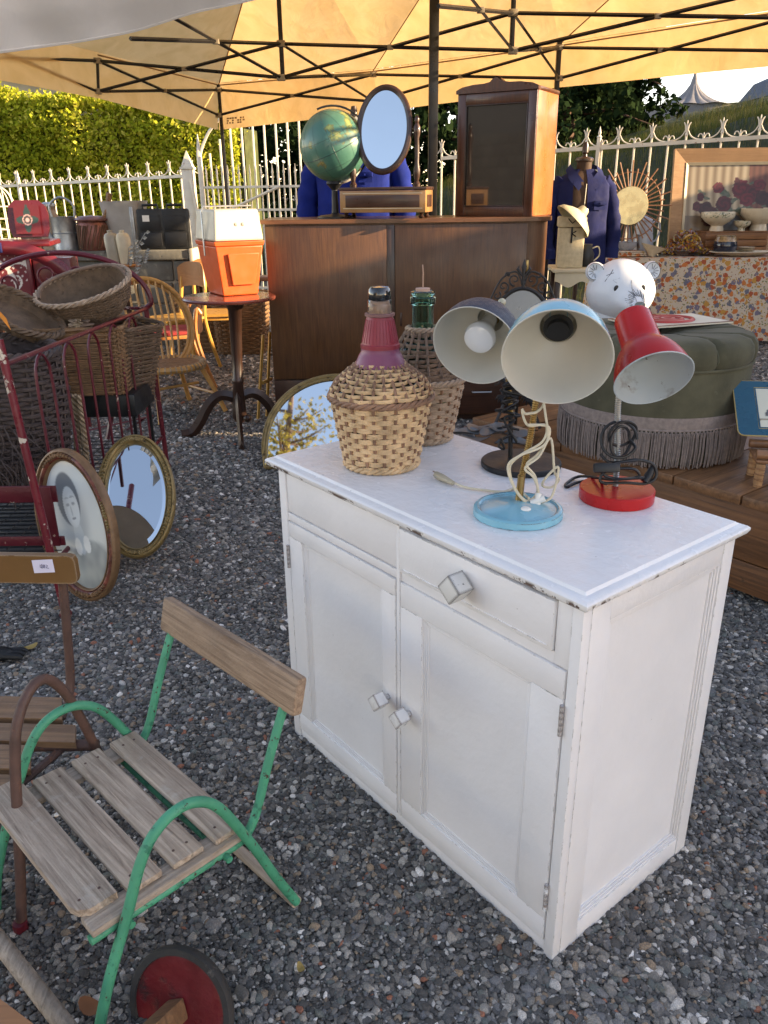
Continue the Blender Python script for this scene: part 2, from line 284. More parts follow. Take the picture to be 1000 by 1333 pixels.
# ------------------------------------------------------------------ mesh helpers
def frame(ax, up=Vector((0, 0, 1))):
    z = Vector(ax).normalized(); x = up.cross(z)
    if x.length < 1e-4: x = Vector((1, 0, 0))
    x.normalize(); y = z.cross(x)
    return Matrix((x, y, z)).transposed()
def T(loc, ax=None, roll=0):
    m = Matrix.Translation(Vector(loc))
    if ax is not None: m = m @ frame(ax).to_4x4() @ Matrix.Rotation(roll, 4, 'Z')
    return m
class MB:
    def __init__(s): s.v = []; s.f = []
    def add(s, vs, fs, M=None):
        o = len(s.v)
        s.v += [tuple(M @ Vector(v)) if M is not None else tuple(v) for v in vs]
        s.f += [tuple(i+o for i in f) for f in fs]
        return s
    def box(s, a, b, bev=0.0, M=None):
        x0, y0, z0 = a; x1, y1, z1 = b
        c = Vector(((x0+x1)/2, (y0+y1)/2, (z0+z1)/2)); h = Vector((abs(x1-x0)/2, abs(y1-y0)/2, abs(z1-z0)/2))
        bv = min(bev, min(h)*.95)
        if bv <= 0:
            vs = [c+Vector((i*h.x, j*h.y, k*h.z)) for i in (-1, 1) for j in (-1, 1) for k in (-1, 1)]
            return s.add(vs, [(0, 1, 3, 2), (4, 6, 7, 5), (0, 4, 5, 1), (2, 3, 7, 6), (0, 2, 6, 4), (1, 5, 7, 3)], M)
        bm = bmesh.new(); bmesh.ops.create_cube(bm, size=1)
        for v in bm.verts: v.co = Vector((v.co.x*2*h.x, v.co.y*2*h.y, v.co.z*2*h.z))+c
        bmesh.ops.bevel(bm, geom=list(bm.edges), offset=bv, segments=2, affect='EDGES', profile=.5)
        bm.verts.index_update(); s.add([v.co for v in bm.verts], [[v.index for v in f.verts] for f in bm.faces], M); bm.free(); return s
    def tube(s, pts, r, n=8, closed=False, M=None, ry=None, twist=0, capit=True, up=None):
        pts = [Vector(p) for p in pts]; m = len(pts)
        rs = r if isinstance(r, (list, tuple)) else [r]*m
        vs = []; nx = None
        for i, p in enumerate(pts):
            if closed: t = pts[(i+1) % m]-pts[i-1]
            else: t = pts[min(i+1, m-1)]-pts[max(i-1, 0)]
            if t.length < 1e-9: t = Vector((0, 0, 1))
            t.normalize()
            if up is not None: nx = Vector(up).cross(t)
            elif nx is None: nx = Vector((0, 0, 1)).cross(t) if abs(t.z) < .95 else Vector((1, 0, 0)).cross(t)
            nx = nx-t*nx.dot(t)
            if nx.length < 1e-6: nx = t.orthogonal()
            nx.normalize(); ny = t.cross(nx)
            k = (ry/rs[i]) if ry else 1
            for j in range(n):
                a = 2*math.pi*j/n+twist*i
                vs.append(p+nx*(math.cos(a)*rs[i])+ny*(math.sin(a)*rs[i]*k))
        fs = []
        for i in range(m if closed else m-1):
            a, b = i*n, ((i+1) % m)*n
            for j in range(n): fs.append((a+j, a+(j+1) % n, b+(j+1) % n, b+j))
        if not closed and capit: fs.append(tuple(range(n-1, -1, -1))); fs.append(tuple((m-1)*n+j for j in range(n)))
        return s.add(vs, fs, M)
    def lathe(s, prof, n=32, M=None, cap=True, wob=0, fy=1):
        vs = []; fs = []; m = len(prof)
        for (r, z) in prof:
            for j in range(n):
                a = 2*math.pi*j/n; vs.append((r*math.cos(a), r*fy*math.sin(a), z))
        for i in range(m-1):
            for j in range(n): fs.append((i*n+j, i*n+(j+1) % n, (i+1)*n+(j+1) % n, (i+1)*n+j))
        if cap:
            if prof[0][0] > 1e-5: fs.append(tuple(range(n-1, -1, -1)))
            if prof[-1][0] > 1e-5: fs.append(tuple((m-1)*n+j for j in range(n)))
        return s.add(vs, fs, M)
    def prism(s, poly, z0, z1, M=None):
        n = len(poly); vs = [(x, y, z0) for x, y in poly]+[(x, y, z1) for x, y in poly]
        fs = [tuple(range(n-1, -1, -1)), tuple(range(n, 2*n))]+[(i, (i+1) % n, n+(i+1) % n, n+i) for i in range(n)]
        return s.add(vs, fs, M)
    def sphere(s, c, r, n=16, M=None, sx=1, sy=1, sz=1):
        pr = [(math.sin(math.pi*i/(n//2)), -math.cos(math.pi*i/(n//2))) for i in range(n//2+1)]
        Q = Matrix.Translation(Vector(c)) @ Matrix.Diagonal((r*sx, r*sy, r*sz, 1))
        return s.lathe([(max(a, 1e-4), b) for a, b in pr], n, (M @ Q) if M is not None else Q)
    def loft(s, secs, n=24, M=None, fold=0, fn=7, cap=True, pw=1.0, seed=0):
        vs = []; fs = []; m = len(secs)
        for i, (cx, cy, z, rx, ry) in enumerate(secs):
            for j in range(n):
                a = 2*math.pi*j/n; k = 1+fold*math.sin(fn*a+seed+i*.5)
                ca, sa = math.cos(a), math.sin(a)
                vs.append((cx+rx*k*math.copysign(abs(ca)**pw, ca), cy+ry*k*math.copysign(abs(sa)**pw, sa), z))
        for i in range(m-1):
            for j in range(n): fs.append((i*n+j, i*n+(j+1) % n, (i+1)*n+(j+1) % n, (i+1)*n+j))
        if cap: fs.append(tuple(range(n-1, -1, -1))); fs.append(tuple((m-1)*n+j for j in range(n)))
        return s.add(vs, fs, M)
    def mesh(s, name):
        me = bpy.data.meshes.new(name); me.from_pydata(s.v, [], s.f); me.validate(); return me
    def build(s, name, m, parent=None, smooth=True, ang=38, label=None, kind=None):
        me = s.mesh(name); me.materials.append(m)
        if smooth:
            me.polygons.foreach_set('use_smooth', [True]*len(me.polygons)); me.set_sharp_from_angle(angle=R(ang))
        o = bpy.data.objects.new(name, me); col.objects.link(o)
        if parent: o.parent = parent
        if label: o['label'] = label
        if kind: o['kind'] = kind
        return o
def thing(name, label, cat, loc=(0, 0, 0), rz=0, group=None, rot=None):
    o = bpy.data.objects.new(name, None); col.objects.link(o); o.empty_display_size = .1
    o.location = loc; o.rotation_euler = rot if rot else (0, 0, rz)
    o['label'] = label; o['category'] = cat
    if group: o['group'] = group
    return o
def tag(o, label, cat, group=None):
    o['label'] = label; o['category'] = cat
    if group: o['group'] = group
    return o
def inst(src, parent, loc=(0, 0, 0), rot=(0, 0, 0), sc=(1, 1, 1), m=None):
    o = src.copy(); col.objects.link(o); o.parent = parent; o.location = loc; o.rotation_euler = rot; o.scale = sc
    return o
def copy_tree(o, parent=None):
    c = o.copy(); col.objects.link(c); c.parent = parent
    for ch in list(o.children): copy_tree(ch, c)
    return c
def spline(pts, k=6, closed=False):
    P = [Vector(p) for p in pts]; n = len(P); out = []
    for i in range(n if closed else n-1):
        if closed: a, b, c, d = P[i-1], P[i], P[(i+1) % n], P[(i+2) % n]
        else: a, b, c, d = P[max(i-1, 0)], P[i], P[i+1], P[min(i+2, n-1)]
        for j in range(k):
            t = j/k
            out.append(.5*((2*b)+(c-a)*t+(2*a-5*b+4*c-d)*t*t+(3*b-a-3*c+d)*t**3))
    if not closed: out.append(P[-1])
    return out
def leaves(name, pts, size, m, parent=None, flat=0, tall=1, seed=1, kind=None, nrm=None, jit=.4):
    r = np.random.RandomState(seed); n = len(pts); pts = np.asarray(pts, float)
    d = r.normal(size=(n, 3)); d /= np.linalg.norm(d, axis=1)[:, None]
    e = r.normal(size=(n, 3)); e -= d*(e*d).sum(1)[:, None]; e /= np.linalg.norm(e, axis=1)[:, None]
    if tall > 1:
        e = r.normal(size=(n, 3))*.22+np.array([0, 0, 1.]); e /= np.linalg.norm(e, axis=1)[:, None]
        d -= e*(e*d).sum(1)[:, None]; d /= np.linalg.norm(d, axis=1)[:, None]
    s = size*(1-jit+2*jit*r.rand(n))[:, None]
    A = pts-d*s*.5; C = pts+d*s*.5; B = pts-e*s*tall*.5; D = pts+e*s*tall*.5
    if tall > 1: V = np.stack([B-d*s*.1, B+d*s*.1, D], 1); k = 3
    else: V = np.stack([A, B*.6+pts*.4, C, D*.6+pts*.4], 1); k = 4
    me = bpy.data.meshes.new(name); me.vertices.add(n*k); me.vertices.foreach_set('co', V.reshape(-1))
    me.loops.add(n*k); me.loops.foreach_set('vertex_index', np.arange(n*k, dtype=np.int32))
    me.polygons.add(n); me.polygons.foreach_set('loop_start', np.arange(0, n*k, k, dtype=np.int32))
    me.update(calc_edges=True)
    a = me.attributes.new('rv', 'FLOAT', 'POINT'); a.data.foreach_set('value', np.repeat(r.rand(n), k).astype(np.float32))
    me.materials.append(m); o = bpy.data.objects.new(name, me); col.objects.link(o)
    if parent: o.parent = parent
    if kind: o['kind'] = kind
    return o
def printed(name, w_, h_, fn, m, parent=None, nx=70, ny=70, oval=False, M=None):
    vs = []; cs = []; fs = []
    if oval:
        idx = []
        for i in range(ny+1):
            r_ = i/ny
            for j in range(nx):
                a = 2*math.pi*j/nx; x = r_*math.cos(a); y = r_*math.sin(a); vs.append((x*w_/2, y*h_/2, 0)); cs.append(fn(x, y))
        for i in range(ny):
            for j in range(nx): fs.append((i*nx+j, i*nx+(j+1) % nx, (i+1)*nx+(j+1) % nx, (i+1)*nx+j))
    else:
        for i in range(ny+1):
            for j in range(nx+1):
                x = -1+2*j/nx; y = -1+2*i/ny; vs.append((x*w_/2, y*h_/2, 0)); cs.append(fn(x, y))
        for i in range(ny):
            for j in range(nx): a = i*(nx+1)+j; fs.append((a, a+1, a+nx+2, a+nx+1))
    if M is not None: vs = [tuple(M @ Vector(v)) for v in vs]
    me = bpy.data.meshes.new(name); me.from_pydata(vs, [], fs); a = me.attributes.new('pc', 'FLOAT_COLOR', 'POINT')
    a.data.foreach_set('color', [v for c in cs for v in (c[0], c[1], c[2], 1)])
    me.materials.append(m); o = bpy.data.objects.new(name, me); col.objects.link(o)
    if parent: o.parent = parent
    return o
def sst(a, b, x):
    t = max(0, min(1, (x-a)/(b-a))); return t*t*(3-2*t)
def lerp(a, b, t): return tuple(a[i]+(b[i]-a[i])*t for i in range(len(a)))
def nz(x, y, z=0): return mnoise.noise(Vector((x, y, z)))
# woven body: rows of split cane going in front of and behind upright stakes
def wicker(mb, prof, rows, ns, amp=.004, rh=.006, rt=.002, sides=5, xs=1, ys=1, pw=1.0, M=None, seed=0, arc=None, jit=.0012):
    """prof: list (t, r, z) polyline; xs,ys scale to ellipse; pw<1 squares the plan"""
    def pr(t):
        for (a, ra, za), (b, rb, zb) in zip(prof, prof[1:]):
            if t <= b: k = (t-a)/(b-a) if b > a else 0; return ra+(rb-ra)*k, za+(zb-za)*k
        return prof[-1][1], prof[-1][2]
    n = ns*4; rr = random.Random(seed)
    for i in range(rows):
        t = (i+.5)/rows; r_, z = pr(t); pts = []; ph = rr.random()*.2; dz = rr.uniform(-1, 1)*jit
        a0, a1 = arc if arc else (0, 2*math.pi)
        for j in range(n if not arc else n+1):
            a = a0+(a1-a0)*j/n; s_ = math.cos(2*math.pi*j/8.0+math.pi*(i % 2))
            q = r_+amp*s_+rr.uniform(-1, 1)*jit*.5
            ca, sa = math.cos(a), math.sin(a)
            pts.append((q*xs*math.copysign(abs(ca)**pw, ca), q*ys*math.copysign(abs(sa)**pw, sa), z+dz+jit*math.sin(a*3+i)*1.2))
        mb.tube(pts, rt, sides, closed=not arc, M=M, ry=rh, up=(0, 0, 1))
def stakes(mb, prof, ns, r=.0022, xs=1, ys=1, pw=1.0, M=None, n=4):
    for k in range(ns):
        a = 2*math.pi*k/ns; ca, sa = math.cos(a), math.sin(a)
        mb.tube([(q*xs*math.copysign(abs(ca)**pw, ca), q*ys*math.copysign(abs(sa)**pw, sa), z) for (_, q, z) in prof], r, n, M=M)
def braid(mb, rad, z, th, xs=1, ys=1, pw=1.0, M=None, turns=26, strands=3, r=.004, sides=5):
    for k in range(strands):
        pts = []; n = turns*6
        for j in range(n):
            a = 2*math.pi*j/n; b = turns*a*.5+2*math.pi*k/strands; q = rad+th*math.cos(b); ca, sa = math.cos(a), math.sin(a)
            pts.append((q*xs*math.copysign(abs(ca)**pw, ca), q*ys*math.copysign(abs(sa)**pw, sa), z+th*math.sin(b)))
        mb.tube(pts, r, sides, closed=True, M=M)

# ================================================================== SETTING
def gravelmat(stone):
    m = bpy.data.materials.new('crushed stone' if stone else 'grit bed'); m.use_nodes = True; nt = m.node_tree; L = nt.links.new
    b = nt.nodes['Principled BSDF']; b.inputs['Roughness'].default_value = .75
    cr_ = N(nt, 'ShaderNodeValToRGB'); cr_.color_ramp.interpolation = 'LINEAR' if not stone else 'CONSTANT'
    el = cr_.color_ramp.elements
    cols = [(0, (.072, .071, .069)), (.16, (.125, .122, .118)), (.32, (.092, .094, .096)), (.44, (.19, .184, .172)), (.57, (.165, .168, .175)), (.68, (.28, .27, .25)), (.78, (.125, .14, .135)), (.84, (.34, .33, .31)), (.89, (.27, .21, .15)), (.93, (.48, .47, .45)), (.978, (.74, .73, .71)), (.992, (.30, .13, .08))]
    el[0].position = 0; el[0].color = c4(cols[0][1]); el[1].position = cols[1][0]; el[1].color = c4(cols[1][1])
    for p, c in cols[2:]: e = el.new(p); e.color = c4(c)
    tc = N(nt, 'ShaderNodeTexCoord')
    if stone:
        oi = N(nt, 'ShaderNodeObjectInfo'); L(oi.outputs['Random'], cr_.inputs[0])
        n = N(nt, 'ShaderNodeTexNoise'); n.inputs['Scale'].default_value = 3.5; n.inputs['Detail'].default_value = 6; L(tc.outputs['Object'], n.inputs['Vector'])
        mr = N(nt, 'ShaderNodeMapRange'); mr.inputs[1].default_value = .3; mr.inputs[2].default_value = .7; mr.inputs[3].default_value = .6; mr.inputs[4].default_value = 1.35
        L(n.outputs['Fac'], mr.inputs[0]); vm = N(nt, 'ShaderNodeVectorMath', operation='SCALE'); L(cr_.outputs[0], vm.inputs[0]); L(mr.outputs[0], vm.inputs['Scale'])
        v2 = N(nt, 'ShaderNodeVectorMath', operation='MULTIPLY'); L(vm.outputs[0], v2.inputs[0]); v2.inputs[1].default_value = (1.03, .98, .92); L(v2.outputs[0], b.inputs['Base Color'])
    else:
        v = N(nt, 'ShaderNodeTexVoronoi'); v.inputs['Scale'].default_value = 95; L(tc.outputs['Object'], v.inputs['Vector'])
        L(v.outputs['Color'], cr_.inputs[0])
        n = N(nt, 'ShaderNodeTexNoise'); n.inputs['Scale'].default_value = .9; n.inputs['Detail'].default_value = 5; L(tc.outputs['Object'], n.inputs['Vector'])
        mr = N(nt, 'ShaderNodeMapRange'); mr.inputs[1].default_value = .35; mr.inputs[2].default_value = .65; mr.inputs[3].default_value = .55; mr.inputs[4].default_value = .9
        L(n.outputs['Fac'], mr.inputs[0]); vm = N(nt, 'ShaderNodeVectorMath', operation='SCALE'); L(cr_.outputs[0], vm.inputs[0]); L(mr.outputs[0], vm.inputs['Scale'])
        mx = N(nt, 'ShaderNodeMix', data_type='RGBA', blend_type='MULTIPLY'); mx.inputs[0].default_value = 1; L(vm.outputs[0], mx.inputs[6]); mx.inputs[7].default_value = (1, .93, .84, 1)
        L(mx.outputs[2], b.inputs['Base Color'])
        bn = N(nt, 'ShaderNodeBump'); bn.inputs['Distance'].default_value = .012; bn.inputs['Strength'].default_value = 1; L(v.outputs['Distance'], bn.inputs['Height']); bn.invert = True
        L(bn.outputs[0], b.inputs['Normal'])
    return m
GRV = gravelmat(True); BED = gravelmat(False)
mb = MB(); mb.add([(-400, -400, 0), (400, -400, 0), (400, 600, 0), (-400, 600, 0)], [(0, 1, 2, 3)])
g = mb.build('ground', BED, smooth=False, kind='structure')

def gravel():
    r = np.random.RandomState(3); P = []; Sz = []
    def zone(y0, y1, dens, s0, s1, k=1.0):
        w0 = .62*(y0+.9)+.5; w1 = .62*(y1+.9)+.5; A = (y1-y0)*(w0+w1); n = int(A*dens)
        y = y0+(y1-y0)*r.rand(n); x = (r.rand(n)*2-1)*(.62*(y+.9)+.5)
        s_ = s0*np.exp(r.normal(size=n)*.42); s_ = np.clip(s_, s0*.45, s1)
        P.append(np.stack([x, y, s_*(.15+.35*r.rand(n))], 1)); s_ = s_*(1+.22*np.array([nz(a*1.1, b*1.1, 4) for a, b in zip(x, y)])); Sz.append(s_)
    zone(.35, 1.5, 36000, .0033, .0095); zone(1.5, 3.2, 24000, .0039, .0095); zone(3.2, 5.2, 9000, .0058, .012); zone(5.2, 8.5, 3000, .0082, .016)
    zone(.35, 3.5, 40, .0085, .014)
    P = np.concatenate(P); Sz = np.concatenate(Sz).astype(np.float32)
    me = bpy.data.meshes.new('gravel'); me.vertices.add(len(P)); me.vertices.foreach_set('co', P.reshape(-1))
    a = me.attributes.new('sz', 'FLOAT', 'POINT'); a.data.foreach_set('value', Sz)
    o = bpy.data.objects.new('gravel', me); col.objects.link(o); o['kind'] = 'stuff'
    tr = bpy.data.node_groups.new('scatter', 'GeometryNodeTree')
    tr.interface.new_socket('Geometry', in_out='INPUT', socket_type='NodeSocketGeometry'); tr.interface.new_socket('Geometry', in_out='OUTPUT', socket_type='NodeSocketGeometry')
    L = tr.links.new; gi = tr.nodes.new('NodeGroupInput'); go = tr.nodes.new('NodeGroupOutput')
    jn = tr.nodes.new('GeometryNodeGeometryToInstance')
    for k in range(10):
        ic = tr.nodes.new('GeometryNodeMeshIcoSphere'); ic.inputs['Radius'].default_value = 1; ic.inputs['Subdivisions'].default_value = 3 if k < 3 else 2
        pos = tr.nodes.new('GeometryNodeInputPosition'); ad = tr.nodes.new('ShaderNodeVectorMath'); ad.inputs[1].default_value = (k*7.3, k*3.1, 0); L(pos.outputs[0], ad.inputs[0])
        nn = tr.nodes.new('ShaderNodeTexVoronoi'); nn.inputs['Scale'].default_value = .85; nn.feature = 'SMOOTH_F1' if k % 3 else 'F1'; L(ad.outputs[0], nn.inputs['Vector'])
        mr = tr.nodes.new('ShaderNodeMapRange'); mr.inputs[1].default_value = .2; mr.inputs[2].default_value = 1.1; mr.inputs[3].default_value = 1.30; mr.inputs[4].default_value = .55; L(nn.outputs['Distance'], mr.inputs[0])
        sc_ = tr.nodes.new('ShaderNodeVectorMath'); sc_.operation = 'SCALE'; L(pos.outputs[0], sc_.inputs[0]); L(mr.outputs[0], sc_.inputs['Scale'])
        mu = tr.nodes.new('ShaderNodeVectorMath'); mu.operation = 'MULTIPLY'; L(sc_.outputs[0], mu.inputs[0]); mu.inputs[1].default_value = (1.3, .92, .62)
        sp_ = tr.nodes.new('GeometryNodeSetPosition'); L(ic.outputs['Mesh'], sp_.inputs['Geometry']); L(mu.outputs[0], sp_.inputs['Position'])
        sm = tr.nodes.new('GeometryNodeSetMaterial'); sm.inputs['Material'].default_value = GRV; L(sp_.outputs[0], sm.inputs['Geometry'])
        ss = tr.nodes.new('GeometryNodeSetShadeSmooth'); ss.inputs['Shade Smooth'].default_value = bool(k % 4 == 0); L(sm.outputs[0], ss.inputs['Geometry'])
        L(ss.outputs[0], jn.inputs[0])
    ip = tr.nodes.new('GeometryNodeInstanceOnPoints'); ip.inputs['Pick Instance'].default_value = True
    L(gi.outputs[0], ip.inputs['Points']); L(jn.outputs[0], ip.inputs['Instance'])
    rv = tr.nodes.new('FunctionNodeRandomValue'); rv.data_type = 'FLOAT_VECTOR'; rv.inputs[0].default_value = (-.6, -.6, 0); rv.inputs[1].default_value = (.6, .6, 6.28)
    L(rv.outputs[0], ip.inputs['Rotation'])
    na = tr.nodes.new('GeometryNodeInputNamedAttribute'); na.data_type = 'FLOAT'; na.inputs['Name'].default_value = 'sz'; L(na.outputs[0], ip.inputs['Scale'])
    L(ip.outputs[0], go.inputs[0])
    md = o.modifiers.new('scatter', 'NODES'); md.node_group = tr
gravel()

# ---- hillside bank behind the right fence
def hillz(x, y):
    k = sst(9.3, 13.5, y+(x-3)*.28); base = 1.55+.24*(x-2)+.28*nz(x*.5, y*.5)
    return k*max(0, base)*sst(-2.2, 1.2, x)*1.0-.02
vs = []; fs = []; nx_, ny_ = 60, 50
for i in range(ny_+1):
    for j in range(nx_+1):
        x = -3+19*j/nx_; y = 8.4+24*i/ny_; vs.append((x, y, hillz(x, y)+.05*nz(x*2, y*2)*(hillz(x, y) > .1)))
for i in range(ny_):
    for j in range(nx_): a = i*(nx_+1)+j; fs.append((a, a+1, a+nx_+2, a+nx_+1))
mb = MB(); mb.add(vs, fs); mb.build('hill', mat('bank soil', (.035, .04, .02), .95, var=.4, bump=.5, bs=20), kind='structure')
r = np.random.RandomState(5); pts = []
for _ in range(52000):
    x = r.uniform(-.8, 10); y = r.uniform(9.4, 16); z = hillz(x, y)
    if z > .05: pts.append((x, y, z+.07))
leaves('wild_grass', pts, .028, GRASS, tall=8, seed=2, kind='stuff')
pts = []
for _ in range(700):
    x = r.uniform(2.0, 10); y = r.uniform(12.3, 15); z = hillz(x, y)
    for k in range(5): pts.append((x+.02*r.randn(), y+.02*r.randn(), z+.12+.05*k))
leaves('tall_seed_heads', pts, .018, GRASS, tall=3.5, seed=8, kind='stuff')

# ---- hedge at the left, low wall behind it
h0, h1 = Vector((-11.5, 15.2, 0)), Vector((-2.2, 13.3, 0)); hd = (h1-h0).normalized(); hn = Vector((hd.y, -hd.x, 0))
pts = []
HL = (h1-h0).length
for _ in range(64000):
    u = r.rand()*HL; v = r.rand()**.6; top = 3.50-.95*(u/HL)+.16*nz(u*.9, 3)+.10*nz(u*3, 1)
    z = v*top if r.rand() < .8 else top-r.rand()**2*.25
    bul = .22*nz(u*1.1, z*1.4, 2)+.10*nz(u*3.1, z*3.1, 5)
    dep = -bul+abs(r.normal())*.10+(.5*r.rand() if z > top*.9 else 0)
    p = h0+hd*u-hn*dep; p = h0+hd*u+hn*(-dep) ; pts.append((p.x, p.y, z+.05*r.randn()))
hroot = thing('hedge', 'tall clipped hedge glowing yellow green in the sun behind the left railings', 'hedge', (0, 0, 0))
leaves('foliage', pts, .075, HEDGE, hroot, seed=4)
mb = MB()
M_ = T(h0-hn*.75, None)
for k in range(12):
    u0 = HL*k/12; a = h0+hd*u0-hn*.45; b = h0+hd*(HL*(k+1)/12)-hn*.45; c = b-hn*.6; d = a-hn*.6
    t0 = 3.2-.95*(u0/HL); mb.add([(q.x, q.y, z) for z in (0, t0) for q in (a, b, c, d)], [(0, 3, 2, 1), (4, 5, 6, 7), (0, 1, 5, 4), (1, 2, 6, 5), (2, 3, 7, 6), (3, 0, 4, 7)])
mb.build('branches', mat('hedge twigs', (.05, .06, .015), .9, var=.4, bump=.8, bs=20), hroot, smooth=False)
wr = thing('garden_wall', 'tan rendered wall with slate coping rising behind the left hedge', 'wall', (0, 0, 0))
WM = mat('tan wall render', (.44, .36, .25), .9, var=.2, vs=1.5, bump=.5, bs=12)
a = at(60, 100, 18); b = at(330, 185, 16)
mb = MB(); d_ = Vector((.15, .5, 0))
A = Vector((-10.5, 17.6, 0)); B = Vector((-2.9, 15.4, 0)); za, zb = 4.0, 2.75
mb.add([tuple(A), tuple(B), tuple(B+d_), tuple(A+d_), (A.x, A.y, za), (B.x, B.y, zb), (B.x+d_.x, B.y+d_.y, zb), (A.x+d_.x, A.y+d_.y, za)], [(0, 3, 2, 1), (4, 5, 6, 7), (0, 1, 5, 4), (1, 2, 6, 5), (2, 3, 7, 6), (3, 0, 4, 7)])
mb.build('wall', WM, wr, smooth=False)
mb = MB(); e_ = Vector((-.04, -.12, 0)); f_ = d_-e_
mb.add([(q.x, q.y, z) for q, z in ((A+e_, za+.003), (B+e_, zb+.003), (B+f_, zb+.003), (A+f_, za+.003), (A+e_, za+.09), (B+e_, zb+.09), (B+f_, zb+.09), (A+f_, za+.09))], [(0, 3, 2, 1), (4, 5, 6, 7), (0, 1, 5, 4), (1, 2, 6, 5), (2, 3, 7, 6), (3, 0, 4, 7)])
mb.build('coping', SLATEB, wr, smooth=False)

# ---- dark evergreens behind the gate and bank
def evergreen(x, y, h, rad, label, seed, n=15000, low=.15):
    rr = np.random.RandomState(seed); z = low*h+(1-low)*h*rr.rand(n)**.9; t = (z-low*h)/((1-low)*h)
    env = rad*(1-t*.75)*(.75+.5*np.array([nz(a*2.2, seed, b) for a, b in zip(t*4, t*9)]))
    th = rr.rand(n)*6.283; env = env*(.8+.35*np.sin(th*5+t*17)+.1*np.sin(th*11))
    rr_ = env*(.55+.45*np.sqrt(rr.rand(n))); pts = np.stack([x+rr_*np.cos(th), y+rr_*np.sin(th), z-.12*rr_], 1)
    t_ = thing('conifer_tree', label, 'tree', (0, 0, 0))
    leaves('crown', pts, .17, DKLEAF, t_, seed=seed, tall=1)
    mb = MB(); mb.tube([(x, y, 0), (x+.05, y, h*.5), (x, y, h*.92)], [.22, .14, .03], 8); mb.build('trunk', TWIG, t_)
    mb = MB()
    for k in range(22):
        zz = low*h+(1-low)*h*k/22; a = k*2.4; q = rad*(1-k/22*.75)*.9
        mb.tube([(x, y, zz+.15), (x+q*.5*math.cos(a), y+q*.5*math.sin(a), zz+.2), (x+q*math.cos(a), y+q*math.sin(a), zz-.1)], [.05, .03, .008], 5)
    mb.build('limb', TWIG, t_)
evergreen(-1.0, 16.6, 6.5, 2.0, 'dark conifer standing directly behind the white gate, left of the blue jacket', 1)
evergreen(1.6, 17.2, 7.2, 2.3, 'dark conifer behind the oval dressing mirror', 2)
evergreen(3.7, 17.6, 7.6, 2.3, 'dark conifer behind the glazed display case', 3)
evergreen(5.0, 19.4, 7.5, 1.6, 'broad dark conifer overhanging the bank beside the marquee roof', 4, low=.3)
evergreen(-3.4, 19.0, 7.4, 1.9, 'dark conifer rising behind the end of the sunny hedge', 6)

# ---- thin autumn tree behind the viewer, seen in the mirrors
t_ = thing('autumn_tree', 'thin yellowing tree standing behind the viewer, seen only in the mirrors', 'tree', (0, 0, 0)); rr = random.Random(21); tx, ty = -1.6, -10.5
mb = MB(); mb.tube(spline([(tx, ty, 0), (tx+.1, ty, 3), (tx-.1, ty, 6), (tx+.1, ty, 10)], 5), [.22-.0105*i for i in range(16)], 8); mb.build('trunk', TWIG, t_); pts = []; mb = MB()
for k in range(34):
    z0_ = rr.uniform(3.5, 9.6); a_ = rr.uniform(0, 6.28); L_ = rr.uniform(1.2, 3.4)*(1-.06*z0_); p0_ = Vector((tx, ty, z0_)); e_ = p0_+Vector((L_*math.cos(a_), L_*math.sin(a_), L_*.5)); m_ = p0_.lerp(e_, .5)+Vector((0, 0, -.1)); q_ = spline([p0_, m_, e_], 4); mb.tube(q_, [.045-.0045*i for i in range(9)], 5)
    for p_ in q_[3:]:
        for _ in range(9): pts.append(tuple(p_+Vector((rr.gauss(0, .22), rr.gauss(0, .22), rr.gauss(0, .2)))))
mb.build('limb', TWIG, t_, kind='stuff'); leaves('crown', pts, .14, leafmat('autumn leaves', [(.10, .09, .02), (.25, .20, .04), (.42, .33, .08)], .4), t_, seed=31)

# ---- marquee and tent far behind the bank
pk = at(905, 100, 34); t_ = thing('marquee_tent', 'pale peaked marquee roof showing above the grassy bank', 'tent', (pk.x, pk.y, 0))
zt = pk.z; base = at(905, 141, 34).z; mb = MB(); prof = []; nseg = 16
rw_ = 2.3; vs = []; fs = []
for i in range(9):
    k = i/8; q = .08+rw_*(k**1.7); z = zt-(zt-base)*(1-(1-k)**2.0)
    for j in range(nseg*4):
        a = 2*math.pi*j/(nseg*4); s_ = 1-.05*(1-abs(math.cos(a*nseg/2)))*math.sin(k*3.1)
        vs.append((q*math.cos(a)*s_, q*math.sin(a)*s_, z-.06*k*(1-abs(math.cos(a*nseg/2)))))
m_ = nseg*4
for i in range(8):
    for j in range(m_): fs.append((i*m_+j, i*m_+(j+1) % m_, (i+1)*m_+(j+1) % m_, (i+1)*m_+j))
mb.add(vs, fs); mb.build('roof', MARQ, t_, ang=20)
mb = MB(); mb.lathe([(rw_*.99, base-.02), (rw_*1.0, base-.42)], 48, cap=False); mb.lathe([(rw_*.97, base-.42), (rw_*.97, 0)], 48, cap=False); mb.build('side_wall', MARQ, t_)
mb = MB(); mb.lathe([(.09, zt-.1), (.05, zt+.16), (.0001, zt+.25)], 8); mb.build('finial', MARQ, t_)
mb = MB()
for k in range(6): a = k*math.pi/3; mb.tube([(rw_*.9*math.cos(a), rw_*.9*math.sin(a), 0), (rw_*.9*math.cos(a), rw_*.9*math.sin(a), base)], .05, 6)
mb.tube([(0, 0, 0), (0, 0, zt)], .06, 6); mb.build('pole', STEEL, t_)
p = at(1052, 88, 30); t_ = thing('dark_tent', 'dark slate blue pitched roof at the far right edge above the bank', 'roof', (p.x, p.y, 0))
mb = MB(); a = 1.55; zb = at(1000, 128, 30).z
